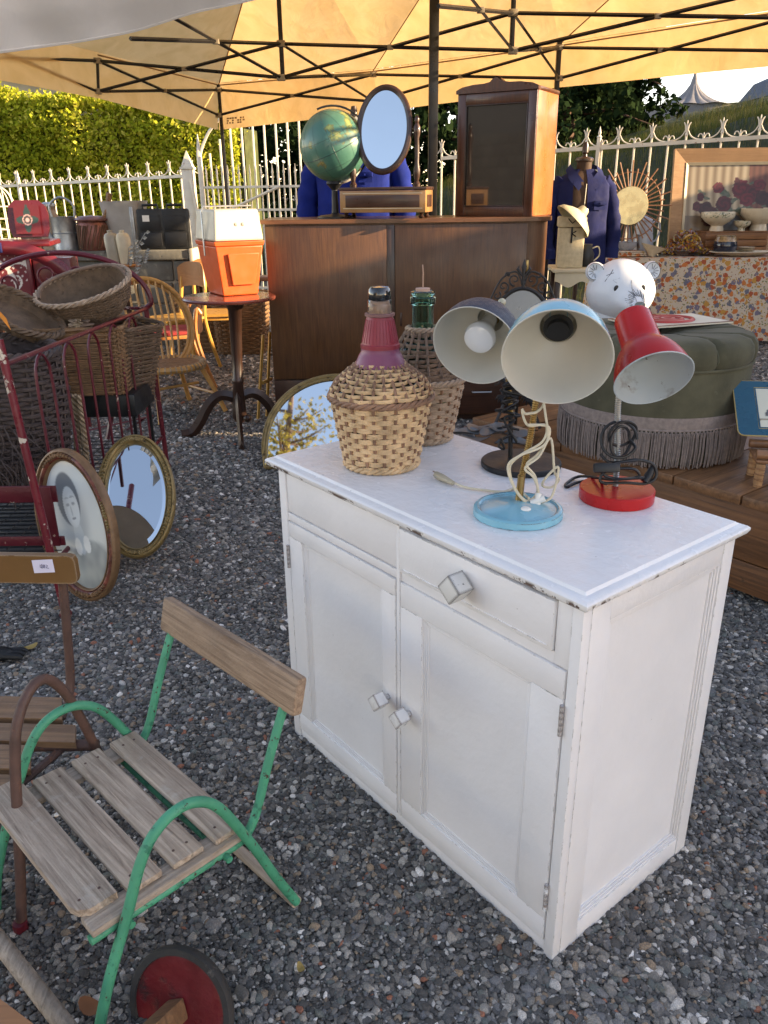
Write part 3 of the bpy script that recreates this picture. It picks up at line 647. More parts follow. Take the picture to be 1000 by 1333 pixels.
mb.add([(-a, -a, zb), (a, -a, zb), (a, a, zb), (-a, a, zb), (-.3, 0, p.z+.1), (.5, 0, p.z+.1), (-a*.78, -a*.8, zb+.55), (a*.78, -a*.8, zb+.55), (a*.78, a*.8, zb+.55), (-a*.78, a*.8, zb+.55)], [(0, 1, 7, 6), (1, 2, 8, 7), (2, 3, 9, 8), (3, 0, 6, 9), (6, 7, 5, 4), (7, 8, 5), (8, 9, 4, 5), (9, 6, 4)])
mb.build('roof', mat('dark blue tarpaulin', (.035, .045, .07), .6, var=.1), t_, smooth=False)
for sx in (-1, 1):
    for sy in (-1, 1): mb = MB(); mb.box((sx*a*.9-.04, sy*a*.9-.04, 0), (sx*a*.9+.04, sy*a*.9+.04, zb)); mb.build('leg', STEEL, t_)
# distant stone quarry-like wall of houses behind the camera, and an unseen barn added to shade the yard
def stonehouse(name, label, x0, y0, x1, y1, h, face, rh=1.1, gi=1.5):
    t_ = thing(name, label, 'building', (0, 0, 0)); mb = MB(); mb.box((x0, y0, 0), (x1, y1, h)); mb.build('wall', MORTAR, t_, smooth=False)
    mb = MB(); mb.box((x0-.3, y0-.3, h), (x1+.3, y1+.3, h+.12)); cx, cy = (x0+x1)/2, (y0+y1)/2
    mb.build('eaves', DARKW, t_, smooth=False)
    mb = MB(); z0 = h+.12
    if (x1-x0) > (y1-y0): r1, r2 = (x0+1.5, cy), (x1-1.5, cy)
    else: r1, r2 = (cx, y0+gi), (cx, y1-gi)
    mb.add([(x0-.3, y0-.3, z0), (x1+.3, y0-.3, z0), (x1+.3, y1+.3, z0), (x0-.3, y1+.3, z0), (r1[0], r1[1], z0+rh), (r2[0], r2[1], z0+rh)],
           [(0, 1, 5, 4), (1, 2, 5), (2, 3, 4, 5), (3, 0, 4)] if (x1-x0) > (y1-y0) else [(0, 1, 4), (1, 2, 5, 4), (2, 3, 5), (3, 0, 4, 5)])
    mb.build('roof', SLATEB, t_, smooth=False)
    # stone courses on the face that looks at the yard
    srcs = []
    for k in range(6):
        mb = MB(); w_ = rnd.uniform(.30, .52); mb.box((-w_/2, -.05, .01), (w_/2, .05, .27), .02); o = mb.build('stone', STONEB[k % 3], t_); srcs.append((o, w_))
    n = 0; L_ = (x1-x0) if face == 'n' else (y1-y0)
    first = [True]*6
    for row in range(int(h/.28)):
        u = .02+rnd.random()*.1
        while u < L_-.3 and n < 290:
            k = rnd.randrange(6); o, w_ = srcs[k]
            if u+w_ > L_: break
            if face == 'n': loc, rot = (x0+u+w_/2, y1+.02, row*.28), (0, 0, 0)
            else: loc, rot = (x0-.02, y0+u+w_/2, row*.28), (0, 0, R(90))
            if first[k]: first[k] = False; o.location = loc; o.rotation_euler = rot
            else: inst(o, t_, loc, rot)
            u += w_+.015; n += 1
    return t_
stonehouse('stone_house', 'honey limestone house standing behind the viewer to the left', -17, -9.5, -5.5, -6, 4.8, 'n')
stonehouse('shade_barn', 'unseen limestone barn added at the right to shade the yard', 8.2, -1.5, 12.0, 2.45, 3.6, 'w', 2.3, -.25)
# unseen trailer and van added beside the barn for low shade and a sun streak
t_ = thing('shade_trailer', 'unseen dark green box trailer added beside the barn to shade the ground', 'trailer', (8.9, 2.72, 0), -SUN_A)
mb = MB(); mb.box((-.9, 0, .35), (.9, .66, 3.25), .05); mb.build('body', mat('dark green trailer paint', (.02, .05, .035), .4), t_)
for sx in (-.92, .72): mb = MB(); mb.lathe([(.15, 0), (.28, .01), (.30, .05), (.30, .15), (.28, .2), (.15, .2)], 20, T((sx, .31, .30), (1, 0, 0))); mb.build('wheel', RUBBER, t_)
mb = MB(); mb.tube([(0, .6, .4), (0, -.5, .4)], .03, 6); mb.build('drawbar', STEEL, t_)
t_ = thing('shade_van', 'unseen dark green high sided van added right of the stalls to shade them', 'van', (8.9, 3.50, 0), -SUN_A); GV = mat('dark green van paint', (.02, .06, .04), .3, coat=.4)
mb = MB(); mb.box((-.95, 0, .4), (.95, 4.2, 2.85), .12); mb.build('body', GV, t_)
mb = MB(); mb.box((-.9, 3.62, .4), (.9, 4.9, 1.3), .15); mb.box((-.86, 3.62, 1.31), (.86, 4.3, 2.05), .2); mb.build('cab', GV, t_)
mb = MB(); mb.box((-.6, .0, 2.86), (.6, .5, 3.3), .05); mb.build('shade_box', BLKMT, t_)  # added on the unseen van to keep sun off the bear
mb = MB(); mb.add([(-.8, 4.32, 1.36), (.8, 4.32, 1.36), (.75, 4.32, 1.95), (-.75, 4.32, 1.95)], [(0, 1, 2, 3)]); mb.build('windscreen', GLASSD, t_)
for sx in (-.97, .77):
    for y in (.7, 3.9):
        mb = MB(); mb.lathe([(.2, 0), (.34, .01), (.36, .05), (.36, .16), (.34, .2), (.2, .2)], 24, T((sx, y, .36), (1, 0, 0))); mb.build('wheel', RUBBER, t_)

# ---- iron railings
def bar_a(zr, zf):   # tall bar with three-pronged crown and horns
    mb = MB(); mb.tube([(0, 0, 0), (0, 0, zf-.06)], .0115, 6)
    for s_ in (-1, 0, 1):
        mb.tube(spline([(0, 0, zf-.10), (s_*.012, 0, zf-.06), (s_*.018, 0, zf-.03), (s_*.036, 0, zf+.02*(1-abs(s_)))], 3), [.009]*4+[.008]*3+[.007]*2+[.003], 5)
    mb.lathe([(.013, zf-.13), (.018, zf-.12), (.013, zf-.105)], 8)
    for s_ in (-1, 1):
        mb.tube(spline([(s_*.012, 0, zf-.075), (s_*.045, 0, zf-.13), (s_*.10, 0, zr+.028), (s_*.165, 0, zr+.02)], 4), .0065, 5)
    return mb
def bar_b(zr, zf):
    mb = MB(); mb.tube([(0, 0, 0), (0, 0, zr+.055)], .0115, 6); mb.tube([(0, 0, zr+.05), (0, 0, zr+.085)], [.010, .002], 6)
    for s_ in (-1, 1):
        mb.tube(spline([(0, 0, zr+.028), (s_*.022, 0, zr+.066), (s_*.046, 0, zr+.066), (s_*.056, 0, zr+.040)], 3), .006, 5)
    return mb
def fence(label, p0, p1, z0, z1, n, zb=.12, post_at=()):
    """bars from p0 to p1; rail height z0 -> z1"""
    p0 = Vector(p0); p1 = Vector(p1); d = p1-p0; L_ = d.length; rz = math.atan2(d.y, d.x)
    t_ = thing('iron_fence', label, 'fence', p0, rz)
    sl_ = (z1-z0)/L_; mb = MB(); 
    for zz, hh in ((0, .019), (-1.28, .016)):
        mb.add([(0, -.018, z0+zz-hh), (L_, -.018, z1+zz-hh), (L_, .018, z1+zz-hh), (0, .018, z0+zz-hh), (0, -.018, z0+zz+hh), (L_, -.018, z1+zz+hh), (L_, .018, z1+zz+hh), (0, .018, z0+zz+hh)], [(0, 3, 2, 1), (4, 5, 6, 7), (0, 1, 5, 4), (1, 2, 6, 5), (2, 3, 7, 6), (3, 0, 4, 7)])
    mb.build('rail', FENCEW, t_, smooth=False)
    A_ = B_ = None
    for k in range(n+1):
        u = L_*k/n; dz = sl_*u
        if k % 2 == 0:
            if A_ is None: A_ = bar_a(z0, z0+.19).build('bar', FENCEW, t_); A_.location = (u, 0, dz)
            else: inst(A_, t_, (u, 0, dz))
        else:
            if B_ is None: B_ = bar_b(z0, z0+.19).build('bar', FENCEW, t_); B_.location = (u, 0, dz)
            else: inst(B_, t_, (u, 0, dz))
    for u in post_at:
        mb = MB(); mb.box((u-.02, -.03, 0), (u+.02, -.02, z0+sl_*u+.05)); mb.tube([(u, .0, 0), (u, 0, z0+sl_*u+.10)], .024, 8); mb.lathe([(.024, 0), (.03, .01), (.012, .03), (.018, .05), (.0001, .12)], 10, Matrix.Translation((u, 0, z0+sl_*u+.10))); mb.build('post', FENCEW, t_)
    return t_
pR0 = at(575, 206, 10.6); pR1 = at(1090, 172, 8.6)
fence('white iron railings with crown finials in front of the grassy bank, right of the gate', (pR0.x, pR0.y, 0), (pR1.x, pR1.y, 0), pR0.z, pR1.z, 24, post_at=(1.9,))
pL0 = at(-60, 246, 14.2); pL1 = at(250, 228.5, 11.7)
fence('white iron railings with crown finials in front of the sunlit hedge at left', (pL0.x, pL0.y, 0), (pL1.x, pL1.y, 0), pL0.z, pL1.z, 26, post_at=(1.62,))
# square gate post
p = at(255, 330, 11.6); t_ = thing('gate_post', 'square white post with pointed cap at the end of the left railings', 'post', (p.x, p.y, 0))
zt = at(255, 208, 11.6).z; mb = MB(); mb.box((-.075, -.075, 0), (.075, .075, zt-.12), .006); mb.build('shaft', FENCEW, t_)
mb = MB(); mb.box((-.09, -.09, zt-.118), (.09, .09, zt-.09), .004); mb.add([(-.075, -.075, zt-.088), (.075, -.075, zt-.088), (.075, .075, zt-.088), (-.075, .075, zt-.088), (0, 0, zt+.12)], [(0, 1, 4), (1, 2, 4), (2, 3, 4), (3, 0, 4)]); mb.build('cap', FENCEW, t_, smooth=False)
# tall gate
g0 = at(268, 300, 11.5); g1 = at(440, 300, 10.9)
d = Vector((g1.x-g0.x, g1.y-g0.y, 0)); L_ = d.length
t_ = thing('iron_gate', 'tall white iron gate with high bars and short spikes behind the cooler', 'gate', (g0.x, g0.y, 0), math.atan2(d.y, d.x))
zt = 2.75
mb = MB(); mb.tube([(0, 0, .1), (0, 0, at(268, 190, 11.5).z-.1), (0, 0, at(266, 180, 11.5).z+.05)], [.035, .035, .004], 8); mb.build('hinge_post', FENCEW, t_)
mb = MB(); zr = at(340, 243, 11.3).z
for z in (.2, zr, zr-.28): mb.box((0, -.012, z-.014), (L_, .012, z+.014))
mb.build('rail', FENCEW, t_, smooth=False)
mb = MB(); z1 = at(268, 200, 11.5).z; mb.tube(spline([(0, 0, z1-.05), (.08, 0, z1+.12), (.22, 0, z1+.3), (.5, 0, z1+.48), (.9, 0, z1+.56), (L_, 0, z1+.58)], 6), .018, 6); mb.build('top_arch', FENCEW, t_)
b0 = None
for k in range(1, 12):
    u = L_*k/12; 
    hh = z1-.05+.6*sst(0, .75, u)-.02
    if b0 is None: mb = MB(); mb.tube([(0, 0, 0), (0, 0, 1)], .014, 6); b0 = mb.build('bar', FENCEW, t_); b0.location = (u, 0, .1); b0.scale = (1, 1, hh-.1)
    else: inst(b0, t_, (u, 0, .1), sc=(1, 1, hh-.1))
mb = MB(); mb.tube([(0, 0, 0), (0, 0, zr+.06)], .009, 6); mb.tube([(0, 0, zr+.06), (0, 0, zr+.17)], [.014, .002], 6); s0 = mb.build('spike', FENCEW, t_); s0.location = (L_*.5/12, 0, .1)
for k in range(1, 12): inst(s0, t_, (L_*(k+.5)/12, 0, .1))
mb = MB(); mb.tube([(.45, -.03, zr-.26), (1.15, -.03, zr+.0)], .018, 6); mb.tube([(.02, -.03, .3), (-.14, -.03, zr+.1)], .02, 6); mb.build('brace', FENCEW, t_)
mb = MB(); mb.tube([(L_-.02, 0, .1), (L_-.02, 0, 2.9)], .035, 8); mb.build('meeting_post', FENCEW, t_)

# ================================================================== YELLOW GAZEBO
gz_t = thing('pop_up_gazebo', 'tan orange pop-up gazebo with black scissor frame over the market stalls', 'gazebo', (0, 0, 0))
Y0 = dict(L=9.3, N=8.6, Rr=7.7, Q=6.85)
def two(px, yt, yb, Y): return at(px, yt, Y), at(px, yb, Y)
nL = two(285, 117, 150, 9.3); nN = two(486, 97, 132, 8.6); nR = two(728, 62, 102, 7.7); nQ = two(1010, 27, 66, 6.85)
nA = two(127, 79, 119, 7.7); nC1 = two(366, 57, 101, 7.0); nC2 = two(668, 17, 66, 6.3); nC3 = two(1075, -30, 24, 5.5)
nF0 = (nA[0]+(nA[0]-nL[0]), nA[1]+(nA[1]-nL[1])); nF1 = (nC1[0]*2-nN[0], nC1[1]*2-nN[1]); nF2 = (nC2[0]*2-nR[0], nC2[1]*2-nR[1]); nF3 = (nC3[0]*2-nQ[0], nC3[1]*2-nQ[1])
def truss(a, b, rr=.0125):
    for p, q in ((a[0], b[1]), (a[1], b[0])):
        mb = MB(); mb.tube([p, q], rr, 4, up=(0, 0, 1), twist=0); mb.build('strut', STEELB, gz_t, smooth=False)
    c = ((a[0]+b[1])*.5+(a[1]+b[0])*.5)*.5; mb = MB(); mb.box((-.022, -.016, -.016), (.022, .016, .016), .003, T(c)); mb.build('pivot', JOINT, gz_t)
for a, b in ((nL, nN), (nN, nR), (nR, nQ), (nL, nA), (nA, nF0), (nA, nC1), (nC1, nC2), (nC2, nC3), (nN, nC1), (nR, nC2), (nC1, nF1), (nC2, nF2), (nQ, nC3), (nC3, nF3)): truss(a, b)
for nd in (nL, nN, nR, nQ, nA, nC1, nC2, nC3):
    for p in nd:
        mb = MB(); mb.box((-.032, -.025, -.022), (.032, .025, .022), .005, T(p)); mb.build('bracket', JOINT, gz_t)
mb = MB(); p, q = nA; mb.tube([p, q+Vector((.01, 0, .02))], .013, 6); mb.build('strap', BLACKM, gz_t)
for nm, nd, up_, rad in (('leg', nL, .05, .016), ('leg', nR, .05, .020)):
    mb = MB(); mb.box((-rad, -rad, 0), (rad, rad, nd[0].z+up_), .003, T((nd[0].x, nd[0].y, 0)))
    mb.box((-.05, -.05, 0), (.05, .05, .008), 0, T((nd[0].x, nd[0].y, 0))); mb.build('leg', STEELB, gz_t)
for nd in (nC1, nC2):
    mb = MB(); mb.box((-.016, -.016, nd[1].z-.01), (.016, .016, nd[0].z+.95), .003, T((nd[0].x, nd[0].y, 0))); mb.build('centre_post', STEELB, gz_t)
# stout black pole, standing just behind the sideboard
p = at(563, 240, 6.35); mb = MB(); t_ = thing('black_pole', 'stout black square pole rising behind the oval dressing mirror', 'pole', (p.x, p.y, 0))
mb.box((-.033, -.033, .01), (.033, .033, 3.3), .004); mb.build('shaft', STEELB, t_); mb = MB(); mb.box((-.09, -.09, 0), (.09, .09, .012)); mb.build('foot_plate', STEELB, t_)
# roof cloth
def cloth_tri(mb, a, b, c, n=14, amp=.03, sd=0):
    vs = []; idx = {}
    for i in range(n+1):
        for j in range(n+1-i):
            p = a+(b-a)*(i/n)+(c-a)*(j/n); k = n-i-j
            e = min(i, j, k)/n*3; dz = -amp*1.6*min(1, e)+(amp*.6*nz(p.x*3, p.y*3, sd)+amp*.3*nz(p.x*8, p.y*8, sd))*min(1, e*2)
            idx[i, j] = len(vs); vs.append((p.x, p.y, p.z+dz))
    fs = []
    for i in range(n):
        for j in range(n-i):
            fs.append((idx[i, j], idx[i+1, j], idx[i, j+1]))
            if i+j < n-1: fs.append((idx[i+1, j], idx[i+1, j+1], idx[i, j+1]))
    mb.add(vs, fs)
eL = at(285, 108, 9.33); eN = at(486, 90, 8.63); eR = at(728, 56, 7.73); eQ = at(1040, 8, 6.8)
eA = at(127, 68, 7.72); eF = eA+(eA-eL)
up = Vector((0, 0, .95)); cC1 = nC1[0]+up; cC2 = nC2[0]+up; cC3 = nC3[0]+up
fr = [nF1[0]+Vector((0, 0, .05)), nF2[0]+Vector((0, 0, .05)), nF3[0]+Vector((0, 0, .05))]
mb = MB()
for a, b, c in ((eL, eN, cC1), (eN, cC2, cC1), (eN, eR, cC2), (eR, eQ, cC3), (eR, cC3, cC2), (eL, cC1, eA), (eA, cC1, eF), (eF, cC1, fr[0]), (fr[0], cC1, cC2), (fr[0], cC2, fr[1]), (fr[1], cC2, cC3), (fr[1], cC3, fr[2])): cloth_tri(mb, a, b, c, sd=len(mb.v))
mb.build('canopy', CANV, gz_t)
def valance(mb, tops, bots, n=10, amp=.02):
    cols_ = []
    for (a, b), (c, d) in zip(zip(tops, bots), zip(tops[1:], bots[1:])):
        for k in range(n): t = k/n; cols_.append((a.lerp(c, t), b.lerp(d, t)))
    cols_.append((tops[-1], bots[-1])); vs = []; m = 5
    for i, (a, b) in enumerate(cols_):
        for j in range(m):
            p = a.lerp(b, j/(m-1)); p = p+Vector((0, amp*math.sin(i*.9)*j/(m-1)+amp*.8*nz(i*.7, j*.6), 0)); vs.append(p)
    mb.add(vs, [(i*m+j, i*m+j+1, (i+1)*m+j+1, (i+1)*m+j) for i in range(len(cols_)-1) for j in range(m-1)])
dl = Vector((0, .02, 0))
mb = MB()
valance(mb, [eL+dl, eN+dl, eR+dl, eQ+dl], [at(285, 169, 9.35), at(488, 147, 8.65), at(728, 114, 7.75), at(1045, 82, 6.82)])
valance(mb, [eF, eA, eL], [at(-90, 88, 6.1), at(128, 128, 7.7), at(284, 169, 9.35)])
mb.build('valance', CANV, gz_t)
mb = MB()
for a_, c_ in ((eL, cC1), (eN, cC2), (eR, cC3)):
    mb.tube([a_.lerp(c_, k/8)+Vector((0, 0, -.012)) for k in range(9)], .006, 4)
for a_, c_ in ((eL, eN), (eN, eR), (eR, eQ), (eL, eA)): mb.tube([a_+Vector((0, 0, -.02)), c_+Vector((0, 0, -.02))], .006, 4)
mb.build('seam', mat('brown seam tape', (.30, .17, .07), .8), gz_t, kind='stuff')
# washing label near the corner
a = at(295, 153, 9.28); b = at(319, 151, 9.22); c = at(319, 160, 9.22); d = at(295, 162, 9.28)
mb = MB()
for r_ in range(3):
    for k in range(7):
        if rnd.random() < .2: continue
        u0, u1 = (k+.08)/7, (k+.08+rnd.uniform(.5, .85))/7; v0, v1 = (r_+.12)/3, (r_+.82)/3
        f = lambda u, v: (a.lerp(b, u)).lerp(d.lerp(c, u), v)
        mb.add([f(u0, v0), f(u1, v0), f(u1, v1), f(u0, v1)], [(0, 1, 2, 3)])
mb.build('printed_label', mat('faint brown print', (.22, .13, .06), .8), gz_t, smooth=False)

# ---- white awning at top left, closer to the viewer
t_ = thing('white_awning', 'creased grey white awning edge sweeping across the upper left corner', 'awning', (0, 0, 0))
low = [at(-120, 84, 2.55), at(0, 69, 2.75), at(60, 61, 2.9), at(120, 52, 3.0), at(180, 40, 3.15), at(250, 18, 3.3), at(300, 7, 3.4), at(350, -6, 3.5), at(430, -40, 3.6)]
low = spline(low, 6); mb = MB(); vs = []; m = 16
for i, p in enumerate(low):
    for j in range(m):
        t = j/(m-1); q = p+Vector((-.10*t, -.85*t, .42*t+.05*math.sin(t*3)))
        q.z += (.030*math.sin(j*1.5+.05*i+.8*math.sin(i*.09))+.02*nz(i*.12, j*.6))*min(1, t*4); vs.append(q)
mb.add(vs, [(i*m+j, i*m+j+1, (i+1)*m+j+1, (i+1)*m+j) for i in range(len(low)-1) for j in range(m-1)])
mb.build('cloth', CANW, t_)
mb = MB(); mb.tube([p+Vector((0, 0, .004)) for p in low], .006, 6); mb.build('hem', CANW, t_)
mb = MB(); a = Vector((-2.4, 1.75, 0)); mb.tube([a, a+Vector((0, 0, 2.95))], .018, 8); mb.build('pole', STEEL, t_)

# ================================================================== WHITE CABINET
CX = Vector((.62114562, -.78369517, 0)); CY = Vector((.78369517, .62114562, 0)); TH = math.atan2(CX.y, CX.x)
FL = Vector((-.25506, 1.83365, 0)); CW, CD, HC = .9184, .4555, .80
cab = thing('white_cabinet', 'white painted two-door cabinet with chipped edges and cube knobs standing on the gravel', 'cabinet', FL, TH)
def cabpt(x, y, z=HC): return FL+CX*x+CY*y+Vector((0, 0, z))
b = lambda nm, a, c, bev=.002, m=WHITE, parent=cab: MB().box(a, c, bev).build(nm, m, parent)
zt = .770
b('stile', (0, 0, .0), (.030, .022, zt)); b('stile', (.896, 0, 0), (CW, .022, zt)); b('stile', (.4485, .0, .03), (.4595, .020, zt))
b('rail', (.0302, .002, .648), (.4483, .020, .668)); b('rail', (.0302, 0.004, 0.0), (.8958, .020, .030))
b('back_panel', (.01, CD-.012, .02), (CW-.01, CD, zt)); b('base_board', (.01, .025, .022), (CW-.024, CD-.014, .04)); b('shelf', (.01, .025, .3), (CW-.024, CD-.014, .315))
# left side panel
b('side_panel', (0, .0225, 0), (.018, CD-.0125, zt))
# right side: framed panel
b('side_stile', (CW-.022, .0225, 0), (CW, .073, zt)); b('side_stile', (CW-.022, .418, 0), (CW, CD, zt), .002)
b('side_rail', (CW-.021, .0735, .728), (CW-.001, .4175, zt)); b('side_rail', (CW-.021, .0735, .0), (CW-.001, .4175, .052))
b('side_panel', (CW-.018, .0735, .0525), (CW-.0125, .4175, .7275), 0)
def mould(x0, z0, x1, z1, y, sides='tb', axis='x', parent=cab, d=.0035, w_=.013):
    # stepped bead strips just inside a panel opening; axis: 'x' front face, 'y' right face
    out = []
    for k, (o_, pr_) in enumerate(((0, 0), (w_*.36, .0012), (w_*.72, .0024))):
        for s_ in sides:
            q = w_*.30
            if s_ == 't': a, c = (x0+o_, z1-o_-q), (x1-o_, z1-o_)
            if s_ == 'b': a, c = (x0+o_, z0+o_), (x1-o_, z0+o_+q)
            if s_ == 'l': a, c = (x0+o_, z0+o_+q+.0003), (x0+o_+q, z1-o_-q-.0003)
            if s_ == 'r': a, c = (x1-o_-q, z0+o_+q+.0003), (x1-o_, z1-o_-q-.0003)
            out.append((a, c, pr_))
    mb = MB()
    for a, c, p_ in out:
        if axis == 'x': mb.box((a[0], y-d+p_, a[1]), (c[0], y+.003, c[1]), .0009)
        else: mb.box((CW-.0135, a[0], a[1]), (CW-.0010-p_*2.2-.002, c[0], c[1]), .0009)
    return mb.build('moulding', MOULDW, parent)
mould(.0738, .0528, .4172, .7272, 0, 'tblr', 'y', w_=.016)
def door(x0, x1, z0, z1, px0, px1, pz0, pz1, hx, label):
    d = MB().box((x0, -.001, pz1), (x1, .018, z1), .0018)
    d.box((x0, -.001, z0), (x1, .018, pz0), .0018); d.box((x0, -.0012, pz0+.0002), (px0, .0178, pz1-.0002), .0015); d.box((px1, -.0012, pz0+.0002), (x1, .0178, pz1-.0002), .0015)
    o = d.build('door', WHITE, cab, label=label)
    MB().box((px0-.004, .008, pz0-.004), (px1+.004, .014, pz1+.004)).build('panel', WHITE, o)
    mould(px0, pz0, px1, pz1, .0065, 'tblr', 'x', o)
    for hz in (z0+.085, z1-.125):
        mb = MB()
        for k in range(5): mb.tube([(hx, -.0045, hz+k*.0125), (hx, -.0045, hz+.0115+k*.0125)], .0042, 8)
        mb.build('hinge', WHITE2, o)
    return o
dl_ = door(.0335, .4455, .034, .6455, .090, .400, .086, .606, .0310, 'left cabinet door')
dr_ = door(.4628, .8925, .034, .6455, .531, .822, .088, .590, .8945, 'right cabinet door')
# false drawer at left is plain board, right is a true drawer
b('frieze_panel', (.0305, .0035, .6705), (.448, .020, .7675))
dw = MB().box((.4625, -.004, .671), (.862, .018, .7665), .003).build('drawer', WHITE, cab)
MB().box((.475, -.0062, .679), (.852, -.0030, .6815), .0008).build('bead', WHITE, dw)
b('rail', (.864, .002, .648), (.8955, .020, zt-.001)); b('rail', (.4600, .004, .6465), (.8635, .019, .6700), .001)
def knob(x, z, parent, s=.030, tilt=45, m=WHITE2):
    M = Matrix.Translation((x, -.033, z)) @ Matrix.Rotation(R(tilt), 4, 'Y')
    mb = MB(); mb.box((-s/2, -s*.35, -s/2), (s/2, s*.55, s/2), .002, M); mb.tube([(x, -.02, z), (x, 0, z)], .007, 8); return mb.build('knob', m, parent)
knob(.655, .719, dw, .042, 40, mat('badly chipped knob paint', (.68, .67, .64), .35, var=.05, edge=((.06, .05, .045), .009, 1.6), chips=(((.07, .06, .05), 35, .66, .015),)))
knob(.420, .345, dl_, .032, 42); knob(.494, .341, dr_, .032, 38)
# moulded top
def slab(z, x0, x1, y0, y1): return [(x0, y0, z), (x1, y0, z), (x1, y1, z), (x0, y1, z)]
prof = [(-.002, .7705), (.003, .7715), (.009, .7765), (.0125, .7835), (.0125, .788), (.0085, .792), (.0045, .7935), (-.001, .7945), (-.004, .7952), (-.0085, .8)]
vs = []; fs = []
for o_, z in prof: vs += slab(z, -.0270-o_, CW+.001+o_, -.0+.0-o_, CD+.012+o_)
m = len(prof)
for i in range(m-1):
    for j in range(4): fs.append((i*4+j, i*4+(j+1) % 4, (i+1)*4+(j+1) % 4, (i+1)*4+j))
fs += [(3, 2, 1, 0), tuple((m-1)*4+j for j in range(4))]
mb = MB(); mb.add(vs, fs); mb.build('top', TOPW, cab, ang=30)

# ================================================================== DEMIJOHNS
def demijohn(p, label, nat=True):
    t_ = thing('demijohn', label, 'demijohn', p, .3)
    if nat:
        body = [(0, .083, .006), (.15, .089, .03), (1, .112, .156)]; dome = [(0, .116, .170), (.35, .102, .196), (.7, .074, .219), (1, .048, .238)]
        ns, rb, rd, A, Bm, C_, ampb = 28, 13, 9, W_NAT, W_NATD, W_NAT, .0034
        hb, hd_ = .0057, .0050
    else:
        body = [(0, .074, .006), (.15, .080, .03), (1, .104, .155)]; dome = [(0, .103, .165), (.4, .082, .195), (.75, .063, .235), (1, .038, .275)]
        ns, rb, rd, A, Bm, C_, ampb = 22, 14, 12, W_GRY, W_NATD, W_GRYD, .0038
        hb, hd_ = .0054, .0054
    mb = MB()
    for s_ in range(2): wicker(mb, body, rb*2, ns, ampb, hb*.52, .0022, 6, seed=s_+1, jit=.0011) if s_ == 0 else None
    # paired canes: regroup rows so two adjacent canes follow the same side
    mb = MB(); 
    for half in (0, 1):
        sub = MB(); dzz = (half-.5)*hb*1.0
        wicker(sub, [(t, q, z+dzz) for t, q, z in body], rb, ns, ampb, hb*.56, .0017, 6, seed=3, jit=.0010); mb.add(sub.v, sub.f)
    mb.build('woven_side', A, t_, kind='stuff')
    mb = MB(); stakes(mb, [(t, q-.001, z) for t, q, z in body], ns, .0042); mb.build('stake', Bm, t_, kind='stuff')
    mb = MB(); wicker(mb, dome, rd, ns if nat else 18, .0032, hd_*.92, .0019, 6, seed=9, jit=.0014); mb.build('woven_shoulder', C_, t_, kind='stuff')
    mb = MB(); stakes(mb, [(t, q, z+.002) for t, q, z in dome], ns if nat else 18, .0036); mb.build('stake', Bm if nat else W_GRYD, t_, kind='stuff')
    mb = MB(); braid(mb, body[-1][1]+.003, .163 if nat else .160, .0042, r=.0044, turns=26, sides=6); mb.build('braided_rim', W_NATD if nat else W_GRY, t_)
    mb = MB(); braid(mb, .083 if nat else .073, .008, .0045, r=.0045, turns=20, sides=6); mb.build('braided_foot', A if nat else W_GRY, t_)
    mb = MB(); mb.lathe([(r_-.009, z) for t, r_, z in body]+[(r_-.008, z) for t, r_, z in dome], 32); mb.build('glass_body', GLASSG if not nat else mat('dark glass body', (.03, .025, .015), .2), t_)
    return t_
p1 = gz(497, 604, HC); t_ = demijohn(p1+Vector((0, 0, .001)), 'natural wicker demijohn with faded maroon funnel collar, nearer of the two')
mb = MB(); mb.lathe([(.058, .232), (.054, .241), (.047, .256), (.043, .262), (.0425, .270), (.0435, .271)], 40); mb.build('collar_skirt', PURPP, t_)
mb = MB(); mb.lathe([(.0435, .2705), (.0435, .279), (.041, .2805), (.031, .330), (.0285, .3385)], 40, cap=False)
for k in range(30): a = k*math.pi/15; mb.tube([(.0405*math.cos(a), .0405*math.sin(a), .283), (.0305*math.cos(a), .0305*math.sin(a), .333)], .0009, 4)
mb.build('collar', PINKP, t_)
mb = MB(); mb.lathe([(.029, .3385), (.033, .340), (.033, .345), (.028, .3465), (.0275, .341)], 36); mb.build('collar_ring', mat('dull brown ring', (.20, .10, .09), .5), t_)
mb = MB(); mb.lathe([(.022, .335), (.0245, .347), (.0245, .362), (.021, .366), (.021, .371)], 28); mb.build('cork', CORK, t_)
mb = MB(); mb.lathe([(.0262, .347), (.0262, .372), (.0245, .3745), (.0245, .350)], 32, cap=False); mb.build('clear_cap', GLASSCL, t_)
mb = MB(); mb.lathe([(.0001, .3665), (.021, .3715), (.0245, .376), (.0252, .384), (.0242, .394), (.0195, .4005), (.0001, .402)], 32, cap=False); mb.build('stopper', mat('glossy black stopper', (.012, .014, .016), .12, var=.1, coat=1), t_)
p2 = Vector((.100, 1.985, HC)); t_ = demijohn(p2+Vector((0, 0, .001)), 'grey brown wicker demijohn with green glass neck, farther of the two', False)
mb = MB(); mb.lathe([(.033, .245), (.0285, .275), (.0265, .30), (.0262, .335), (.0305, .338), (.031, .352), (.027, .356), (.030, .358), (.030, .366), (.0235, .368), (.021, .36), (.02, .28)], 36); mb.build('glass_neck', GLASSG, t_)
mb = MB(); mb.lathe([(.017, .355), (.0175, .374), (.0001, .375)], 20); mb.build('cork', mat('pink stained cork', (.50, .33, .26), .8, bump=.3), t_)
mb = MB(); mb.tube([(.0, 0, .37), (.0005, 0, .41), (-.001, 0, .428)], .0016, 6); mb.build('dip_stick', CORK, t_)
mb = MB(); braid(mb, .037, .278, .004, r=.0035, turns=12); mb.build('braided_neck', W_GRY, t_)

